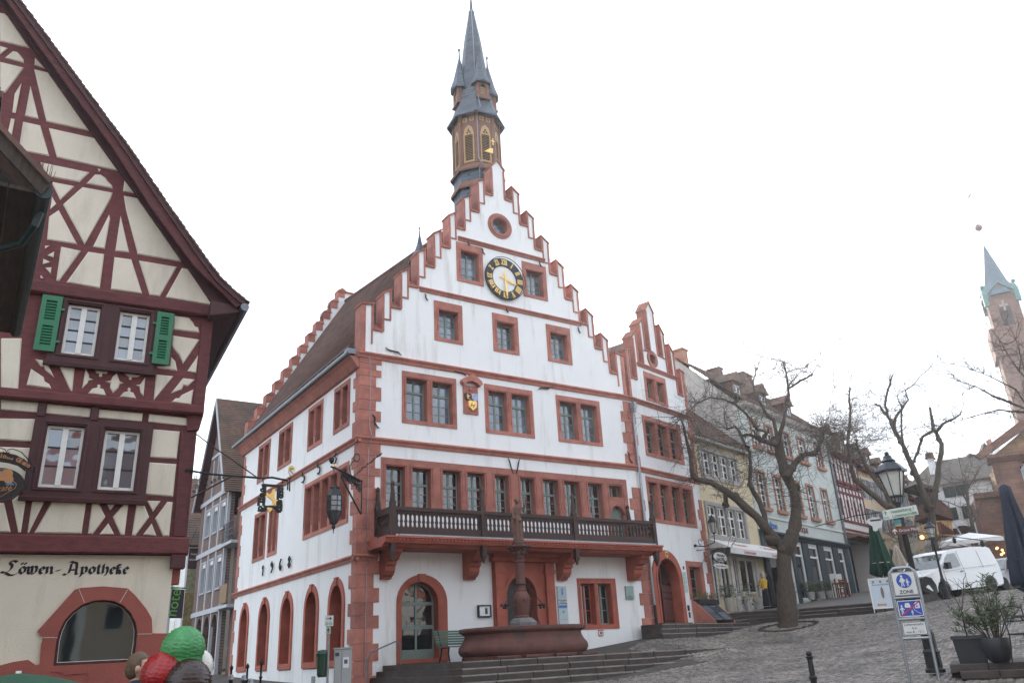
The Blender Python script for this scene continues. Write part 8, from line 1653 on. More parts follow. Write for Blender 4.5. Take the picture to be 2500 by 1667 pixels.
# pedestrian zone sign in its steel hoop
p = at(2256, 1662, 17); r = ray(2256, 1662); a = math.atan2(r[1], r[0])-PI/2; ZSg = thing('pedestrian_zone_sign', 'steel hoop carrying pedestrian zone, end of play street and delivery signs', 'traffic sign', (p[0], p[1], 0), a); zb0 = gnd(p[0], p[1])
b = MB(); x0, x1 = -0.205, 0.265
b.tube([(x0-0.025, 0, zb0-0.1), (x0, 0, 2.55), (x0+0.02, 0, 2.68), (x0+0.1, 0, 2.76), (x1-0.1, 0, 2.76), (x1-0.02, 0, 2.68), (x1, 0, 2.55), (x1-0.02, 0, zb0-0.1)], 0.028, 10); b.build('hoop', ZINC, ZSg)
for z in (2.235, 1.865, 1.535): b = MB(); b.tube([(x0, 0, z), (x1, 0, z)], 0.022, 8); b.build('crossbar', ZINC, ZSg)
SW = mat('sign_white', (0.62, 0.62, 0.60), 0.4, 0.03); SB = mat('sign_blue', (0.012, 0.055, 0.36), 0.4, 0.03); SK = mat('sign_ink', (0.012, 0.012, 0.012), 0.5); SR = mat('sign_slash_red', (0.45, 0.02, 0.03), 0.4)
def rrect(x0, x1, z0, z1, r): 
    pts = []
    for cx, cz, a0 in ((x1-r, z1-r, 0), (x0+r, z1-r, 90), (x0+r, z0+r, 180), (x1-r, z0+r, 270)):
        for k in range(4): t = R(a0+30*k); pts.append((cx+r*math.cos(t), cz+r*math.sin(t)))
    return pts
def figure(cx, z0, h, par, mt, y, skirt=False):
    b = MB(); b.prism(ring(cx, z0+h*0.9, h*0.1, 10), y-0.003, y); b.prism([(cx-h*0.1, z0+h*0.78), (cx+h*0.1, z0+h*0.78), (cx+h*(0.2 if skirt else 0.1), z0+h*0.38), (cx-h*(0.2 if skirt else 0.1), z0+h*0.38)], y-0.003, y); b.prism([(cx-h*0.09, z0+h*0.38), (cx-h*0.01, z0+h*0.38), (cx-h*0.06, z0), (cx-h*0.14, z0)], y-0.003, y); b.prism([(cx+h*0.01, z0+h*0.38), (cx+h*0.09, z0+h*0.38), (cx+h*0.14, z0), (cx+h*0.06, z0)], y-0.003, y); b.prism([(cx+h*0.06, z0+h*0.75), (cx+h*0.3, z0+h*0.5), (cx+h*0.26, z0+h*0.44), (cx+h*0.04, z0+h*0.64)], y-0.003, y); b.prism([(cx-h*0.06, z0+h*0.75), (cx-h*0.26, z0+h*0.48), (cx-h*0.2, z0+h*0.44), (cx-h*0.04, z0+h*0.64)], y-0.003, y); return b.build('pictogram', mt, par)
s1 = MB().prism(rrect(-0.17, 0.235, 2.27, 2.69, 0.02), -0.035, -0.025); s1 = s1.build('zone_plate', SW, ZSg); MB().wall(rrect(-0.165, 0.23, 2.275, 2.685, 0.02), [rrect(-0.157, 0.222, 2.283, 2.677, 0.015)], -0.037, -0.035).build('border', SK, s1)
MB().prism(ring(0.033, 2.53, 0.128, 32), -0.04, -0.035).build('blue_disc', SB, s1); figure(0.0, 2.43, 0.2, s1, SW, -0.04, True); figure(0.085, 2.43, 0.13, s1, SW, -0.04); text('ZONE', 0.085, SK, s1, (0.035, -0.037, 2.305), align='CENTER', depth=0.002, bold=0.002)
s2 = MB().prism(rrect(-0.165, 0.24, 1.905, 2.185, 0.02), -0.035, -0.025).build('play_street_plate', SB, ZSg); MB().wall(rrect(-0.165, 0.24, 1.905, 2.185, 0.02), [rrect(-0.152, 0.227, 1.918, 2.172, 0.015)], -0.037, -0.035).build('border', SW, s2)
figure(-0.1, 1.95, 0.16, s2, SW, -0.037); figure(0.06, 1.93, 0.09, s2, SW, -0.037); b = MB(); b.prism([(-0.05, 2.09), (0.05, 2.09), (0.03, 2.14), (-0.03, 2.14)], -0.04, -0.037); b.box(-0.045, 0.045, -0.04, -0.037, 2.06, 2.09); b.wall(rect(0.12, 0.2, 2.04, 2.12), [rect(0.14, 0.165, 2.06, 2.09)], -0.04, -0.037); b.prism([(0.11, 2.12), (0.16, 2.155), (0.21, 2.12)], -0.04, -0.037); b.tube([(0.09, -0.038, 2.06), (0.1, -0.038, 2.02), (0.14, -0.038, 1.98), (0.2, -0.038, 1.945)], 0.005, 4); b.build('pictogram', SW, s2); MB().prism([(-0.14, 1.925), (-0.12, 1.912), (0.215, 2.155), (0.2, 2.17)], -0.044, -0.041).build('red_slash', SR, s2)
s3 = MB().prism(rrect(-0.165, 0.24, 1.585, 1.82, 0.02), -0.035, -0.025).build('delivery_plate', SW, ZSg); MB().wall(rrect(-0.16, 0.235, 1.59, 1.815, 0.02), [rrect(-0.15, 0.225, 1.6, 1.805, 0.015)], -0.037, -0.035).build('border', SK, s3)
for k, t_ in enumerate(('Lieferverkehr', 'frei', 'von 8 - 12 h')): text(t_, 0.06, SK, s3, (0.037, -0.037, 1.752-0.064*k), align='CENTER', depth=0.002)
p = at(1979, 1620, 16.5); g = gnd(p[0], p[1]); BO = thing('bollard', 'black round-headed bollard standing alone on the cobbles at right', 'bollard', (p[0], p[1], g), 0, 'cast iron bollards'); H = at(1979, 1587, 16.5)[2]-g
b = MB(); b.lathe([(0.085, 0), (0.085, 0.1), (0.06, 0.12), (0.055, H-0.5), (0.07, H-0.48), (0.07, H-0.44), (0.05, H-0.42), (0.045, H-0.14), (0.07, H-0.12), (0.07, H-0.1), (0.045, H-0.09)], n=14); smooth(b.build('post', IRON, BO), 40); b = MB(); b.ball((0, 0, H-0.055), 0.055, 12); smooth(b.build('head', IRON, BO))
# ---- planter platform at lower right
KB = structure('kerb_platform', (4.55, -16.55, 0), R(-62)); zk = 1.075
for i in range(4): MB().bbox(-0.25+i*0.6+0.004, 0.35+i*0.6-0.004, -0.12, 0.1, zk-0.14, zk, 0.012).build('kerb_stone', STEP, KB); MB().bbox(-0.1+i*0.6+0.004, 0.5+i*0.6-0.004, -0.42, -0.13, zk-0.24, zk-0.11, 0.012).build('kerb_stone', STEP, KB)
MB().box(-0.25, 2.2, 0.1, 2.6, zk-0.3, zk-0.008).build('deck', STEP, KB)
PLB = mat('planter_black', (0.02, 0.022, 0.025), 0.5, 0.2)
def across(px, py, d): p = at(px, py, d); r = ray(px, py); return p, math.atan2(r[1], r[0])-PI/2
p, a = across(2378, 1617, 17.35); SP = thing('square_planter', 'square black planter with a bare pruned sapling', 'planter', (p[0], p[1], zk), a); SP.scale = (.74, .8, 1)
b = MB(); b.add([(-.30, -.2, 0), (.30, -.2, 0), (.30, .3, 0), (-.30, .3, 0), (-.35, -.26, .42), (.35, -.26, .42), (.35, .36, .42), (-.35, .36, .42)], [(0, 3, 2, 1), (0, 1, 5, 4), (1, 2, 6, 5), (2, 3, 7, 6), (3, 0, 4, 7)]); b.build('tub', PLB, SP); MB().wall([(-.38, -.29), (.38, -.29), (.38, .39), (-.38, .39)], [[(-.32, -.23), (.32, -.23), (.32, .33), (-.32, .33)]], 0, 1); b = MB()
for x0, x1, y0, y1 in ((-.38, .38, -.29, -.23), (-.38, .38, .33, .39), (-.38, -.32, -.23, .33), (.32, .38, -.23, .33)): b.box(x0, x1, y0, y1, .40, .46)
b.build('rim', PLB, SP); MB().box(-.32, .32, -.23, .33, .36, .40).build('soil', SOIL, SP)
LK = locp((p[0], p[1]), math.degrees(a)); zq = lambda x, y: (lambda s: (s[0], 0.03, s[1]-zk))(LK(2300+x*.183, 1380+y*.183))
b = MB()
for pts, r0, r1 in (([(365, 1000), (340, 960), (300, 830), (280, 700), (265, 610)], .022, .017), ([(265, 610), (230, 540), (150, 430), (80, 300), (20, 190), (5, 160)], .013, .005), ([(262, 600), (285, 500), (310, 380), (325, 250), (325, 190), (370, 130), (378, 90)], .013, .005), ([(285, 655), (330, 610), (410, 560)], .01, .006), ([(325, 300), (400, 270), (450, 245), (560, 195)], .008, .004), ([(320, 320), (220, 250), (150, 160)], .007, .003), ([(245, 520), (225, 420), (215, 300), (240, 195)], .007, .003), ([(325, 250), (270, 200), (230, 165)], .006, .003), ([(350, 220), (480, 350)], .006, .003), ([(60, 180), (130, 210), (300, 310)], .005, .003), ([(490, 320), (560, 280), (580, 230), (560, 190)], .006, .003)): b.tube([zq(*q) for q in pts], [r0+(r1-r0)*i/(len(pts)-1) for i in range(len(pts))], 6)
smooth(b.build('sapling', BARK, SP), 60)
p, a = across(2443, 1615, 17.1); RPt = thing('round_planter', 'round black pot with a bushy narrow-leaved oleander', 'planter', (p[0], p[1], zk), a)
b = MB(); b.lathe([(.13, 0), (.18, .06), (.23, .22), (.24, .38), (.23, .4), (.21, .38), (.17, .36)], n=22); smooth(b.build('pot', PLB, RPt), 40)
rnd = random.Random(8); st = MB(); lf = MB(); LEAF = mat('oleander_leaf', (0.055, 0.085, 0.035), 0.5, 0.3, 8, col2=(0.09, 0.11, 0.05))
for k in range(46):
    a0 = rnd.uniform(0, 6.28); le = rnd.uniform(0.1, 0.75); tip = Vector((math.cos(a0)*le*0.85-0.02, math.sin(a0)*le*0.5, rnd.uniform(0.75, 1.55)-0.3*le)); bs = Vector((math.cos(a0)*0.08, math.sin(a0)*0.08, 0.36)); mid = bs.lerp(tip, 0.5)+Vector((0, 0, 0.04)); st.tube([bs, mid, tip], [0.008, 0.006, 0.003], 4)
    for j in range(26):
        t = rnd.uniform(0.3, 1.0)**0.8; q = bs.lerp(mid, t*2) if t < 0.5 else mid.lerp(tip, t*2-1); d = Vector((rnd.gauss(0, 1), rnd.gauss(0, 1), rnd.gauss(0.7, .5))).normalized(); sd = d.orthogonal().normalized(); L = rnd.uniform(0.08, 0.15); w_ = 0.012
        lf.add([q, q+d*L*0.5+sd*w_, q+d*L, q+d*L*0.5-sd*w_], [(0, 1, 2, 3)])
st.build('stems', BARK, RPt); lf.build('leaves', LEAF, RPt, kind='stuff')
# bistro table and chair cut by the right edge
p, a = across(2490, 1600, 16.6); BT = thing('bistro_table', 'dark bistro table cut off by the right edge of the picture', 'table', (p[0]+0.25, p[1]-0.3, zk), a)
b = MB(); b.lathe([(.34, .70), (.36, .72), (.36, .74), (.02, .745)], n=20); b.build('table_top', mat('table_grey', (0.10, 0.11, 0.105), 0.5), BT)
for k in range(4): a_ = PI/2*k+0.5; b = MB(); b.tube([(0.3*math.cos(a_), 0.3*math.sin(a_), 0), (0.05*math.cos(a_), 0.05*math.sin(a_), 0.4), (0.25*math.cos(a_), 0.25*math.sin(a_), 0.7)], 0.012, 5); b.build('leg', IRON, BT)
p, a = across(2478, 1612, 16.3); BC = thing('bistro_chair', 'dark metal bistro chair beside the round pot', 'chair', (p[0]+0.2, p[1]-0.2, zk), a+0.6)
MB().box(-.2, .2, -.2, .2, .43, .46).build('seat', IRON, BC)
for sx in (-.18, .18):
    for sy in (-.18, .18): b = MB(); b.tube([(sx, sy, .43), (sx*1.25, sy*1.25, 0)], .011, 5); b.build('leg', IRON, BC)
b = MB(); b.tube([(-.18, .18, .44), (-.19, .24, .85), (0, .26, .9), (.19, .24, .85), (.18, .18, .44)], .012, 5); b.tube([(-.18, .22, .65), (.18, .22, .65)], .01, 5); b.build('backrest', IRON, BC)
# ---- folded parasols
def folded(name, label, px, py, d, top, wbot, mt, skirt=0.35, text_=None, pole=True):
    p = at(px, py, d); g = p[2]; T = thing(name, label, 'parasol', (p[0], p[1], g), 0, 'folded parasols'); H = at(*top, d)[2]-g; rnd = random.Random(px); n = 32; prof = []
    for z, r_, am in ((H, .03, 0), (H-.06, .1, .1), (H-.3, wbot*.42, .2), (H-(H-skirt)*.55, wbot*.8, .22), (skirt+.5, wbot, .25), (skirt+.1, wbot*1.1, .35), (skirt, wbot*.6, .4)): prof.append((z, r_, am))
    vs = []; ph = rnd.uniform(0, 6)
    for z, r_, am in prof:
        for j in range(n): a = 2*PI*j/n; rr = r_*(1+am*math.sin(8*a+ph)+am*.4*math.sin(13*a+2*ph)); vs.append((rr*math.cos(a), rr*math.sin(a), z+(am*.15*math.sin(5*a) if z < H-.1 else 0)))
    fs = [(k*n+j, (k+1)*n+j, (k+1)*n+(j+1) % n, k*n+(j+1) % n) for k in range(len(prof)-1) for j in range(n)]; b = MB(); b.add(vs, fs); smooth(b.build('folded_canopy', mt, T), 60)
    b = MB(); b.tube([(0, 0, 0), (0, 0, H)], .03, 8); b.build('pole', WHITEFR if pole else IRON, T); b = MB(); b.tube([(wbot*1.02*math.cos(t), wbot*1.02*math.sin(t), skirt+.55) for t in [2*PI*i/14 for i in range(15)]], .012, 4); b.build('tie_strap', WHITEFR if pole else IRON, T); MB().lathe([(.22, 0), (.22, .05), (.04, .08)], n=12).build('foot', IRON, T); return T
folded('folded_parasol', 'dark green folded parasol on a white pole in front of the tavern', 2165, 1446, 41.5, (2118, 1276), .42, mat('bottle_green_canvas', (0.006, 0.04, 0.02), 0.85, 0.15), .75)
folded('folded_parasol', 'beige folded parasol behind the pedestrian zone sign', 2210, 1440, 43, (2192, 1330), .36, mat('beige_canvas', (0.36, 0.30, 0.24), 0.9, 0.12), .5)
NVC = mat('navy_canvas', (0.018, 0.026, 0.045), 0.8, 0.2)
folded('folded_parasol', 'large navy folded parasol with white cap at the right edge', 2545, 1530, 19, (2449, 1182), .25, NVC, .7, pole=False)
# ---- A-board
p, a = across(2164, 1498, 38); AB = thing('pavement_board', 'white folding pavement board with ice cream poster by the steps', 'sign', (p[0], p[1], gnd(p[0], p[1])), a+0.1); AB.scale = (.88, .88, .9)
b = MB(); b.wall(rect(-.52, .52, .16, 1.5), [rect(-.47, .47, .21, 1.45)], -.04, 0); b.tube([(-.48, -.02, .18), (-.5, -.04, 0)], .022, 5); b.tube([(.48, -.02, .18), (.5, -.04, 0)], .022, 5); b.build('frame', WHITEFR, AB); MB().box(-.47, .47, -.02, -.01, .21, 1.45).build('poster', mat('poster_pale', (0.55, 0.62, 0.68), 0.6, 0.06), AB); b = MB(); b.tube([(.0, .3, .0), (0, .02, 1.45)], .02, 5); b.build('back_strut', IRON, AB)
b = MB(); b.prism([(0.02+.07*math.cos(2*PI*i/12), .85+.26*math.sin(2*PI*i/12)) for i in range(12)], -.026, -.021); b.build('cone_picture', mat('poster_brown', (0.2, 0.15, 0.12)), AB); b = MB(); b.box(-.3, .1, -.026, -.021, .28, .38); b.build('fruit_picture', mat('poster_orange', (0.5, 0.32, 0.18)), AB); text('Bauernhof Eisdiele', 0.1, SK, AB, (0, -.026, 1.18), align='CENTER', depth=.002)
for x in (-.3, .02, .34): MB().prism(ring(x, 1.34, .06, 10), -.026, -.021).build('logo', mat('poster_grey', (0.2, 0.22, 0.25)), AB)
p, a = across(2138, 1310, 40); HSi = thing('tavern_sign', 'white curled tavern sign hanging above the green parasol', 'sign', (p[0], p[1], 0), a); LK2 = locp((p[0], p[1]), math.degrees(a)); e3 = lambda x, y: LK2(2040+x*.1913, 1200+y*.1913)
b = MB(); b.prism([e3(*q) for q in ((385, 380), (425, 345), (480, 325), (560, 330), (600, 360), (590, 455), (545, 465), (540, 490), (510, 505), (480, 495), (470, 440), (400, 400))], -.03, .03); b.build('board', SW, HSi); q0, q1 = e3(270, 300), e3(560, 295); b = MB(); b.tube([(q0[0], 0, q0[1]), (q1[0], 0, q1[1]+0.1)], .02, 5); b.tube([(q0[0], 0, q0[1]), (q0[0]-2.0, 2.5, q0[1])], .02, 5); b.build('arm', IRON, HSi); q0 = e3(440, 358); MB().box(q0[0], q0[0]+.45, -.036, -.03, q0[1]-.08, q0[1]).build('print', SK, HSi)

# ================================================================== VEHICLES
def carbody(outline, wf, name, mt, par):
    V2 = [Vector(q) for q in outline]; n = len(V2); rv, re_, rf, *_ = delaunay_2d_cdt(V2, [(i, (i+1) % n) for i in range(n)], [], 1, 1e-6)
    b = MB(); m_ = len(rv); b.v = [(q.x, -wf(q.x, q.y), q.y) for q in rv]+[(q.x, wf(q.x, q.y), q.y) for q in rv]; b.f = [tuple(f) for f in rf]+[tuple(i+m_ for i in f[::-1]) for f in rf]; ed = {}
    for f in rf:
        for i in range(len(f)): ed[(f[i], f[(i+1) % len(f)])] = 1
    b.f += [(c, a, a+m_, c+m_) for (a, c) in ed if (c, a) not in ed]; b.mi = [0]*len(b.f); return smooth(b.build(name, mt, par), 30)
def densify(pl, step=0.18):
    o = []
    for i in range(len(pl)):
        a, c = Vector(pl[i]), Vector(pl[(i+1) % len(pl)]); k = max(1, int((c-a).length/step))
        for j in range(k): q = a.lerp(c, j/k); o.append((q.x, q.y))
    return o
def wheel(par, x, y, r, w_=0.2):
    b = MB(); b.lathe([(r*.62, -w_/2), (r*.93, -w_/2), (r, -w_*.35), (r, w_*.35), (r*.93, w_/2), (r*.62, w_/2)], n=24); t = b.build('wheel', mat('tyre', (0.012, 0.012, 0.012), 0.8), par, loc=(x, y, r)); t.rotation_euler = (PI/2, 0, 0)
    MB().lathe([(r*.62, -.05), (r*.5, .04), (r*.2, .02), (.04, .06)], n=16).build('rim', ZINC, t, loc=(0, 0, .06 if y < 0 else -.06))
VANW = mat('van_white', (0.74, 0.74, 0.73), 0.25, 0.02, 2, spec=0.5); BLKP = mat('black_plastic', (0.015, 0.015, 0.016), 0.5, 0.1); CARG = glassmat('car_glass', (0.02, 0.028, 0.026), 0.02, wav=0.003)
pf = at(2311, 1462, 38.6); pr_ = at(2420, 1448, 40.9); dv = Vector((pr_[0]-pf[0], pr_[1]-pf[1], pr_[2]-pf[2])); rz = math.atan2(dv.y, dv.x)
org = Vector(pf)-dv.normalized()*0.95
VA = thing('white_van', 'white delivery van parked on the cobbles with black front bumper', 'van', org, rz); VA.rotation_euler = (0, -math.atan2(dv.z, math.hypot(dv.x, dv.y)), rz)
VO = Vector((0, .93, 0))
vol = [(.12, .30), (-.02, .42), (-.05, .72), (.02, .86), (.16, 1.0), (.6, 1.12), (1.02, 1.2), (1.4, 1.55), (1.75, 1.83), (2.0, 1.91), (2.6, 1.96), (3.6, 1.97), (4.5, 1.93), (4.72, 1.84), (4.85, 1.3), (4.9, 1.0), (4.9, .45), (4.82, .32), (4.42, .32), (4.38, .5), (4.25, .68), (4.0, .76), (3.75, .68), (3.62, .5), (3.58, .32), (1.42, .32), (1.38, .5), (1.25, .68), (1.0, .76), (.75, .68), (.62, .5), (.58, .32)]
vw = lambda x, z: (0.95-0.02*max(0, .6-z) if z < 1.12 else 0.95-(z-1.12)*0.16)-(0.14*max(0, .35-x)/.35)-(0.04*max(0, x-4.6)/.3)
carbody(densify(vol[::-1]), lambda x, z: vw(x, z), 'body', VANW, VA)
for o in (VA.children[0],): o.location = VO
def side_panel(pts, mt, name, off=.006, sgn=-1):
    b = MB(); b.add([(x, sgn*(vw(x, z)+off), z) for x, z in pts], [tuple(range(len(pts)))]); return b.build(name, mt, VA, loc=VO)
side_panel([(1.24, 1.2), (2.38, 1.24), (2.33, 1.78), (1.86, 1.76), (1.6, 1.6)], CARG, 'side_window')
b = MB(); zq_ = [(1.07, 1.245, .84), (1.4, 1.55, .8), (1.7, 1.79, .75)]; b.add([(x-.014, s*w_, z+.014) for x, z, w_ in zq_ for s in (-1, 1)], [(0, 2, 3, 1), (2, 4, 5, 3)]); b.build('windscreen', CARG, VA, loc=VO)
carbody(densify([(.54, .29), (.12, .27), (-.06, .4), (-.1, .7), (-.04, .9), (.14, .97), (.36, .88), (.54, .6)][::-1], .1), lambda x, z: vw(x, z)+.012, 'front_bumper', BLKP, VA).location = VO; b = MB(); b.prism([(-.04, .82), (.0, .97), (.06, .97), (.04, .82)], -.55, .55); b.build('grille', BLKP, VA, loc=VO)
for s in (-1, 1): b = MB(); b.add([(-.02, s*.5, .84), (.16, s*.86, .84), (.3, s*.9, 1.03), (.1, s*.52, 1.03)], [(0, 1, 2, 3) if s < 0 else (3, 2, 1, 0)]); b.build('headlight', mat('headlight', (0.5, 0.52, 0.55), 0.08, metal=0.7), VA, loc=VO)
b = MB(); b.box(-.11, -.09, -.26, .26, .5, .6); b.build('number_plate', SW, VA, loc=VO); b = MB(); b.box(1.28, 1.46, -1.2, -1.0, 1.16, 1.42); b.build('mirror', BLKP, VA, loc=VO)
b = MB()
for pts in ([(1.2, 1.12), (1.25, .7), (1.45, .4)], [(2.45, 1.85), (2.5, 1.1), (2.48, .4)], [(1.2, 1.06), (2.5, 1.12), (4.7, 1.14)], [(3.75, 1.8), (3.78, 1.1)], [(1.45, .52), (3.55, .55)]): b.tube([(x, -(vw(x, z)+.002), z) for x, z in pts], .007, 4)
b.build('door_seams', mat('seam_grey', (0.16, 0.16, 0.16)), VA, loc=VO); b = MB(); b.box(2.25, 2.4, -.985, -.95, 1.0, 1.04); b.build('door_handle', BLKP, VA, loc=VO)
for x in (1.0, 4.0):
    for y in (-.85, .85): wheel(VA, x, y+.93, .335)
# interior shade so that the panes read as glass over a cabin
SIL = mat('silver_paint', (0.34, 0.35, 0.37), 0.3, 0.03, metal=0.6)
pf = at(2462, 1442, 43.5); CR = thing('silver_car', 'silver car parked behind the white van at the right edge', 'car', (pf[0], pf[1], pf[2]), rz+0.15); CR.rotation_euler = (0, -.05, rz+.15)
co = [(-.75, .25), (-.8, .5), (-.7, .68), (.2, .85), (.45, .9), (1.15, 1.38), (1.5, 1.46), (2.4, 1.44), (3.1, 1.1), (3.4, 1.0), (3.5, .6), (3.4, .28), (2.95, .28), (2.85, .52), (2.6, .62), (2.35, .52), (2.25, .28), (.38, .28), (.3, .52), (.05, .62), (-.2, .52), (-.3, .28)]
cw = lambda x, z: .88-max(0, z-.85)*.42-.12*max(0, -.3-x); carbody(densify(co[::-1]), cw, 'body', SIL, CR); CR.children[0].location = VO
b = MB(); b.add([(.5, -.8, .94), (.5, .8, .94), (1.13, .62, 1.37), (1.13, -.62, 1.37)], [(3, 2, 1, 0)]); b.v = [(v[0]-.02, v[1], v[2]+.01) for v in b.v]; b.build('windscreen', CARG, CR, loc=VO); b = MB(); b.add([(x, -(cw(x, z)+.006), z) for x, z in ((.62, .93), (2.9, .98), (2.4, 1.36), (1.5, 1.39), (1.2, 1.34))], [(0, 1, 2, 3, 4)]); b.build('side_window', CARG, CR, loc=VO); b = MB(); b.ball((.75, -.98, .98), .1, 8); b.build('mirror', SIL, CR, loc=VO)
for x in (0.05, 2.6):
    for y in (-.8, .8): wheel(CR, x, y+.93, .31)
# white parked car far up the street
p, a = across(2312, 1352, 58); FC = thing('far_white_car', 'small white car far up the street above the van', 'car', (p[0], p[1], p[2]), a+.2)
carbody(densify([(-.85, .25), (-.85, .75), (-.7, .95), (-.55, 1.4), (.55, 1.4), (.7, .95), (.85, .75), (.85, .25)][::-1]), lambda x, z: 1.8, 'body', VANW, FC); MB().prism([(-.62, .95), (.62, .95), (.5, 1.32), (-.5, 1.32)], -1.815, -1.805).build('windscreen', CARG, FC)
for sx in (-.65, .65): MB().box(sx-.12, sx+.12, -1.83, -1.8, .62, .78).build('headlight', mat('headlight', (0.5, 0.52, 0.55)), FC); MB().box(sx-.1, sx+.1, -1.6, -1.2, 0, .3).build('wheel', BLKP, FC)

# ================================================================== CAFE TENT, FAIRY LIGHTS
p, a = across(2380, 1400, 50); CT2 = thing('white_cafe_parasol', 'big open white cafe parasol with warm fairy lights beneath', 'parasol', (p[0], p[1], p[2]-1.0), a); LK3 = locp((p[0], p[1]), math.degrees(a)); t6 = lambda x, y: LK3(2160+x*.1446, 1300+y*.1446)
l_, r_, tp = t6(945, 120), t6(1990, 120), t6(1280, 20); zb2 = p[2]-1.0; Wt = r_[0]-l_[0]; cxm = (l_[0]+r_[0])/2; ze = l_[1]-zb2; zt = ze+.05
b = MB(); b.add([(l_[0], -2, ze-.3), (r_[0], -2, ze-.3), (r_[0], 2.4, ze+.1), (l_[0], 2.4, ze+.1), (cxm, .2, zt+.2)], [(0, 1, 4), (1, 2, 4), (2, 3, 4), (3, 0, 4)]); b.add([(l_[0], -2, ze-.32), (r_[0], -2, ze-.32), (r_[0], -2, ze-.5), (l_[0], -2, ze-.5)], [(0, 3, 2, 1)]); b.build('canopy', mat('white_canvas', (0.74, 0.73, 0.70), 0.9, 0.04), CT2)
b = MB(); b.tube([(cxm, .2, -1), (cxm, .2, zt+.1)], .05, 8); b.build('pole', LEAD, CT2); b = MB()
for k in range(8): a_ = 2*PI*k/8; b.tube([(cxm, .2, ze-.6), (cxm+math.cos(a_)*Wt*.45, .2+math.sin(a_)*2, ze-.3)], .025, 4)
b.build('ribs', mat('rib_wood', (0.25, 0.14, 0.07)), CT2); BULB = mat('warm_bulb', (1, 0.55, 0.2), 0.5, emit=((1, 0.42, 0.12), 3.0)); rnd = random.Random(2)
for k in range(14): MB().ball((cxm+rnd.uniform(-.35, .45)*Wt, rnd.uniform(-1.6, -.5), ze-.75+rnd.uniform(-.35, .1)), .06, 6).build('fairy_light', BULB, CT2)
CB = thing('light_cable', 'black cable with hanging bulbs strung across the square at right', 'cable', (0, 0, 0)); pts = [at(2240, 1298, 30), at(2330, 1310, 27), at(2410, 1320, 24), at(2500, 1322, 20)]; b = MB(); b.tube([tuple(q) for q in pts], .014, 5); b.build('cable', IRON, CB)
for (x, y, d) in ((2328, 1311, 27), (2396, 1318, 24.5)): q = at(x, y, d); MB().lathe([(.02, 0), (.05, -.05), (.05, -.14), (.02, -.17)][::-1], (q[0], q[1], q[2]), 8).build('lamp_holder', IRON, CB)
q = at(2464, 1326, 20.5); MB().ball((q[0], q[1], q[2]-.05), .045, 10).build('bulb', BULB, CB); q = at(2251, 1311, 40); MB().ball((q[0], q[1], q[2]), .09, 8).build('bulb', BULB, CB)
# ---- restaurant frontage dark hedge and terrace furniture
WD = mat('terrace_wood', (0.13, 0.055, 0.03), 0.6, 0.2)
def tchair(s, n, z, rz, label, mt=WD):
    q = RW(s, n, z); T = thing('terrace_chair', label, 'chair', q, rz, 'terrace chairs')
    for k in range(4): MB().box(-.2, .2, -.2+.1*k, -.12+.1*k, .43, .455).build('seat_slat', mt, T)
    for k in range(4): MB().box(-.2, .2, .19+.015*k, .21+.015*k, .55+.1*k, .62+.1*k).build('back_slat', mt, T)
    for sx in (-.19, .19): MB().box(sx-.02, sx+.02, -.21, -.17, 0, .44).build('leg', mt, T); MB().box(sx-.02, sx+.02, .17, .21, 0, .98).build('leg', mt, T)
def ttable(s, n, z, rz, label, mt=WD):
    q = RW(s, n, z); T = thing('terrace_table', label, 'table', q, rz, 'terrace tables'); MB().box(-.4, .4, -.35, .35, .70, .74).build('table_top', mt, T)
    for sx in (-.34, .34):
        for sy in (-.29, .29): MB().box(sx-.025, sx+.025, sy-.025, sy+.025, 0, .70).build('leg', mt, T)
tchair(11.2, 1.9, 3.62, R(40), 'wooden terrace chair left of the shop entrance'); tchair(12.6, 1.6, 3.7, R(-60), 'wooden terrace chair by the mint shop pillar'); tchair(16.0, 2.2, 4.0, R(20), 'light folding chair with red throw near the corner', mat('pale_wood', (0.36, 0.28, 0.2), 0.6)); ttable(11.9, 1.7, 3.66, R(15), 'dark wooden table on the terrace before the mint house')
ttable(20.2, 3.4, 4.35, R(15), 'wooden table under the green parasol'); tchair(19.4, 3.6, 4.3, R(100), 'wooden chair left of the table under the green parasol'); tchair(21.0, 3.9, 4.42, R(-70), 'wooden chair right of the table under the green parasol'); tchair(20.4, 2.5, 4.35, R(0), 'wooden chair behind the table under the green parasol')
q = RW(13.6, .9, 3.72); CRk = thing('goods_rack', 'rack of orange and white goods beside the shop door', 'rack', q, R(RA))
for k in range(5): MB().box(-.35, .35, -.2, .2, .1+.22*k, .13+.22*k).build('shelf', WHITEFR, CRk); MB().box(-.3, .3, -.18, .15, .13+.22*k, .28+.22*k).build('goods', mat('goods_%d' % (k % 3), ((0.45, 0.12, 0.05), (0.55, 0.5, 0.45), (0.4, 0.2, 0.12))[k % 3], 0.7, 0.4, 14), CRk)
for sx in (-.36, .36): MB().box(sx-.015, sx+.015, -.2, .2, 0, 1.3).build('upright', WHITEFR, CRk)
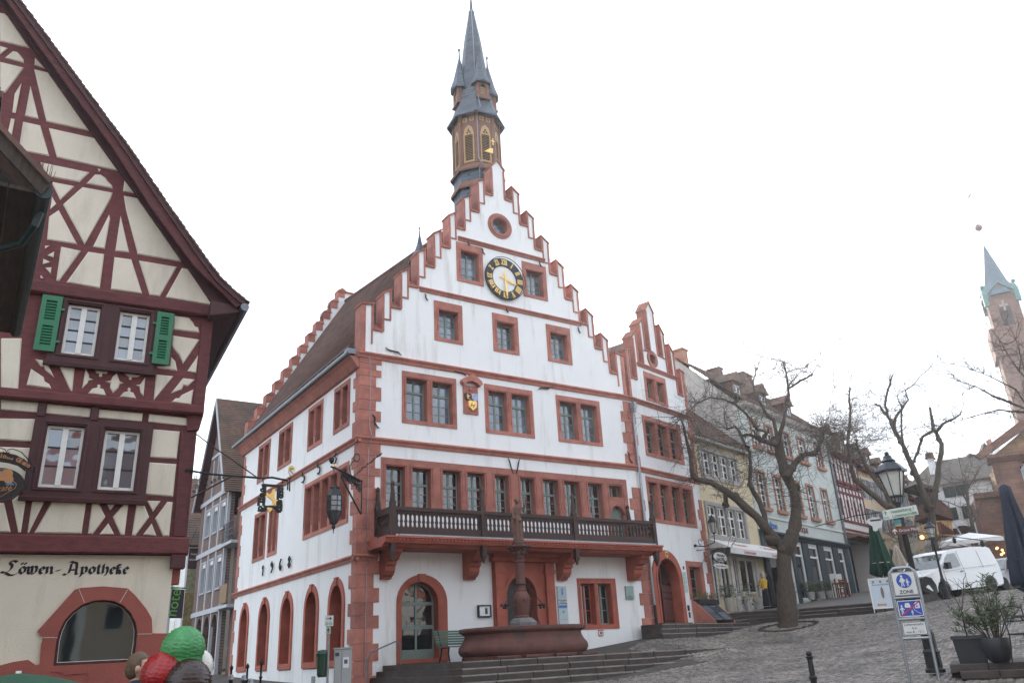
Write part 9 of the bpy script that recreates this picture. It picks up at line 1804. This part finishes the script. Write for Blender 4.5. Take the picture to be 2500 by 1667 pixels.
def pot_plant(name, label, s, n, z, r_, h, trail, seed, base=None):
    q = RW(s, n, z); T = thing(name, label, 'potted plant', q, 0, 'potted plants by the shops'); rnd = random.Random(seed)
    MB().lathe([(r_*.7, 0), (r_, h), (r_*.95, h), (r_*.8, h-.04)], n=14).build('pot', base or GREYST, T); lf = MB()
    for k in range(520):
        a = rnd.uniform(0, 6.28); rr = r_*rnd.uniform(0, 1.9)**.8; zz = h+rnd.uniform(0, .55)-.5*max(0, rr/r_-1)*trail; c = Vector((rr*math.cos(a), rr*math.sin(a), zz if not (trail and rnd.random() < .45) else h-rnd.uniform(0, h*.95))); 
        if c.z < h: c.x, c.y = r_*1.12*math.cos(a), r_*1.12*math.sin(a)
        d = Vector((rnd.gauss(0, 1), rnd.gauss(0, 1), rnd.gauss(.3, .8))).normalized(); sd = d.orthogonal().normalized(); L = rnd.uniform(.05, .13); lf.add([c, c+d*L*.5+sd*L*.25, c+d*L, c+d*L*.5-sd*L*.25], [(0, 1, 2, 3)])
    lf.build('leaves', mat('shrub_leaf', (0.045, 0.06, 0.028), 0.6, 0.35, 8, col2=(0.085, 0.095, 0.045)), T, kind='stuff')
pot_plant('potted_plant', 'green shrub in pale planter left of the gallery door', .9, .6, 2.95, .24, .6, 0, 1); pot_plant('potted_plant', 'ivy trailing from a tall grey planter beside the gallery steps', 2.4, .8, 2.95, .25, .7, 1, 2, GREYP); pot_plant('potted_plant', 'small evergreen in red pot before the teal shopfront', 7.2, .7, 3.3, .3, .5, 0, 3, TILEOR)
for i, s in enumerate((10.6, 12.0, 13.2)): pot_plant('potted_plant', ('leafy pot plant before the first tall shop pane', 'leafy pot plant before the middle tall shop pane', 'leafy pot plant beside the goods rack')[i], s, .5, 3.6+.06*i, .22, .4, 0, 5+i)
FB = thing('window_flower_box', 'flower box with grasses below the small window of the wing', 'flower box', (12.45, 0, 0), R(BAYA)); MB().box(3.3, 4.9, -.35, -.06, 3.25, 3.45).build('box', IRON, FB); lf = MB(); rnd = random.Random(6)
for k in range(420): c = Vector((rnd.uniform(3.3, 5.0), rnd.uniform(-.38, -.05), 3.42+rnd.uniform(0, .28))); d = Vector((rnd.gauss(0, .6), rnd.gauss(-.2, .6), rnd.gauss(.7, .6))).normalized(); sd = d.orthogonal().normalized(); L = rnd.uniform(.06, .2); lf.add([c, c+d*L*.5+sd*.014, c+d*L, c+d*L*.5-sd*.014], [(0, 1, 2, 3)])
lf.build('leaves', mat('grass_mix', (0.08, 0.085, 0.035), 0.7, 0.4, 9, col2=(0.16, 0.15, 0.05)), FB, kind='stuff')
CHt = thing('cellar_hatch', 'sloping glazed cellar hatch with red cheek beside the wing', 'cellar hatch', (12.45, 0, 0), R(BAYA))
MB().prism([(-.02, 2.3), (-.02, 3.42), (-.19, 3.36), (-1.02, 2.55), (-1.02, 2.3)], 3.27, 3.36, ax='x').build('red_cheek', SAND, CHt)
GP_ = glassmat('hatch_glass', (0.10, 0.11, 0.13), 0.1); v = lambda s, n: (3.37+1.5*n, -.15-.86*s, 3.36-.79*s)
for i in range(2):
    for j in range(7): q0, q1, n0, n1 = j/7+.008, (j+1)/7-.008, .02+.5*i, .47+.5*i; b = MB(); b.add([v(q0, n0), v(q1, n0), v(q1, n1), v(q0, n1)], [(0, 1, 2, 3)]); b.add([tuple(Vector(w)-Vector((0, 0, .02))) for w in (v(q0, n0), v(q1, n0), v(q1, n1), v(q0, n1))], [(3, 2, 1, 0)]); b.build('pane', GP_, CHt)
b = MB()
for n in (0, .5, 1.0): b.tube([v(0, n), v(1, n)], .03, 4)
for s in (0, 1): b.tube([v(s, 0), v(s, 1)], .03, 4)
b.build('frame', IRON, CHt); MB().prism([(-.02, 2.3), (-.02, 3.42), (-.19, 3.36), (-1.02, 2.55), (-1.02, 2.3)], 4.88, 4.97, ax='x').build('red_cheek', SAND, CHt)
# ---- oval hanging gallery signs and wall lamp on the wing's far corner
OS = thing('gallery_oval_signs', 'two white oval gallery signs hanging from an iron arm', 'sign', (12.45, 0, 0), R(BAYA)); SG = lambda px, py: onplane(px, py, (12.45+math.sin(R(BAYA))*.5, -.5*math.cos(R(BAYA))), BAYA); zd = lambda x, y: SG(1560+x*.16586, 1300+y*.16586)
c = zd(1187, 358); w1 = zd(1290, 358)[0]-c[0]; h1 = c[1]-zd(1187, 435)[1]; b = MB(); b.prism([(c[0]+w1*math.cos(2*PI*i/24), c[1]+h1*math.sin(2*PI*i/24)) for i in range(24)], -.53, -.47); b.build('oval_rim', IRON, OS); MB().prism([(c[0]+w1*.93*math.cos(2*PI*i/24), c[1]+h1*.91*math.sin(2*PI*i/24)) for i in range(24)], -.535, -.53).build('oval_face', SW, OS)
text('Altstadt', .2, SK, OS, (c[0], -.54, c[1]+.02), align='CENTER', depth=.002, bold=.004); text('GALERIE', .2, SK, OS, (c[0], -.54, c[1]-.17), align='CENTER', depth=.002, bold=.006)
c2 = zd(1205, 490); w2 = zd(1308, 490)[0]-c2[0]; b = MB(); b.prism([(c2[0]+w2*math.cos(2*PI*i/24), c2[1]+h1*.5*math.sin(2*PI*i/24)) for i in range(24)], -.52, -.48); b.build('small_oval', SW, OS); text('Schmuck & Kunsthandwerk', .085, SK, OS, (c2[0], -.525, c2[1]-.03), align='CENTER', depth=.002)
q0, q1 = zd(985, 240), zd(1180, 210); b = MB(); b.tube([(q0[0], -.02, q0[1]), (q1[0]+.3, -.5, q1[1])], .018, 5); b.tube([(q0[0], -.02, q0[1]-.9), (q0[0]+.3, -.2, q0[1]-.35), (q1[0], -.5, q1[1])], .012, 5); b.tube([(c[0], -.5, q1[1]), (c[0], -.5, c[1]+h1)], .01, 4); b.tube([(c[0], -.5, c[1]-h1), (c2[0], -.5, c2[1]+h1*.5)], .01, 4); b.tube([(q0[0]+.4+.12*math.cos(t), -.25, q0[1]-.18+.12*math.sin(t)) for t in [i*.6 for i in range(10)]], .01, 4); b.build('arm', IRON, OS)
WL = thing('wall_lamp', 'black wall lantern on a curved iron arm between the wing and yellow house', 'lamp', (12.45, 0, 0), R(BAYA)); q0 = zd(960, 170); q1 = zd(1105, 20); q2 = SG(1739, 1257); b = MB(); b.tube([(q0[0], -.04, q0[1]), (q0[0]+.35, -.35, q0[1]-.05), (q1[0]-.05, -.5, q0[1]+.15), (q1[0], -.5, q1[1])], .025, 6); b.ball((q0[0], -.05, q0[1]), .07, 8); b.tube([(q0[0]+.2+.13*math.cos(t), -.2, q0[1]+.15+.13*math.sin(t)) for t in [i*.6 for i in range(10)]], .015, 5); b.build('arm', IRON, WL)
zb3, zt3 = q1[1], q2[1]; k = (zt3-zb3)/1.0; b = MB()
for i in range(6): th = PI/3*i; b.tube([(q1[0]+.09*math.cos(th), -.5+.09*math.sin(th), zb3+.08*k), (q1[0]+.19*math.cos(th), -.5+.19*math.sin(th), zb3+.62*k)], .013, 4)
b.lathe([(.04, zb3), (.1, zb3+.08*k)], (q1[0], -.5, 0), 6); b.build('lantern_frame', IRON, WL); MB().lathe([(.085, zb3+.08*k), (.18, zb3+.62*k)], (q1[0], -.5, 0), 6).build('lantern_glass', mat('milky_glass', (0.5, 0.5, 0.46)), WL); MB().lathe([(.24, zb3+.6*k), (.12, zb3+.82*k), (.08, zb3+.86*k), (.03, zt3)], (q1[0], -.5, 0), 6).build('lantern_roof', IRON, WL)
# ---- tree kerb ring at the big tree
p = at(1925, 1530, 36); TK = structure('tree_kerb', (p[0], p[1], 0))
for i in range(22): a = 2*PI*i/22; x_, y_ = 1.25*math.cos(a), 1.0*math.sin(a); piece_z = gnd(p[0]+x_, p[1]+y_); o = MB().bbox(-.16, .16, -.07, .07, -.1, .035, .01).build('kerb_stone', STEP, TK, loc=(x_, y_, piece_z+.03)); o.rotation_euler = (0, 0, a+PI/2)
# ---- thin bright haze in the air (backlit morning)
hz_ = MB().box(-60, 140, -60, 120, -3, 62).build('haze', mat('haze_tmp', (1, 1, 1))); hm = bpy.data.materials.new('haze_air'); hm.use_nodes = True; ht = hm.node_tree; ht.nodes.clear(); ho = ht.nodes.new('ShaderNodeOutputMaterial'); hv = ht.nodes.new('ShaderNodeVolumePrincipled')
hv.inputs['Color'].default_value = (0.9, 0.93, 1, 1); hv.inputs['Density'].default_value = 0.0007; hv.inputs['Anisotropy'].default_value = 0.6; ht.links.new(hv.outputs[0], ho.inputs['Volume']); hz_.data.materials.clear(); hz_.data.materials.append(hm); hz_['kind'] = 'stuff'; hz_['label'] = 'thin bright haze over the whole square'
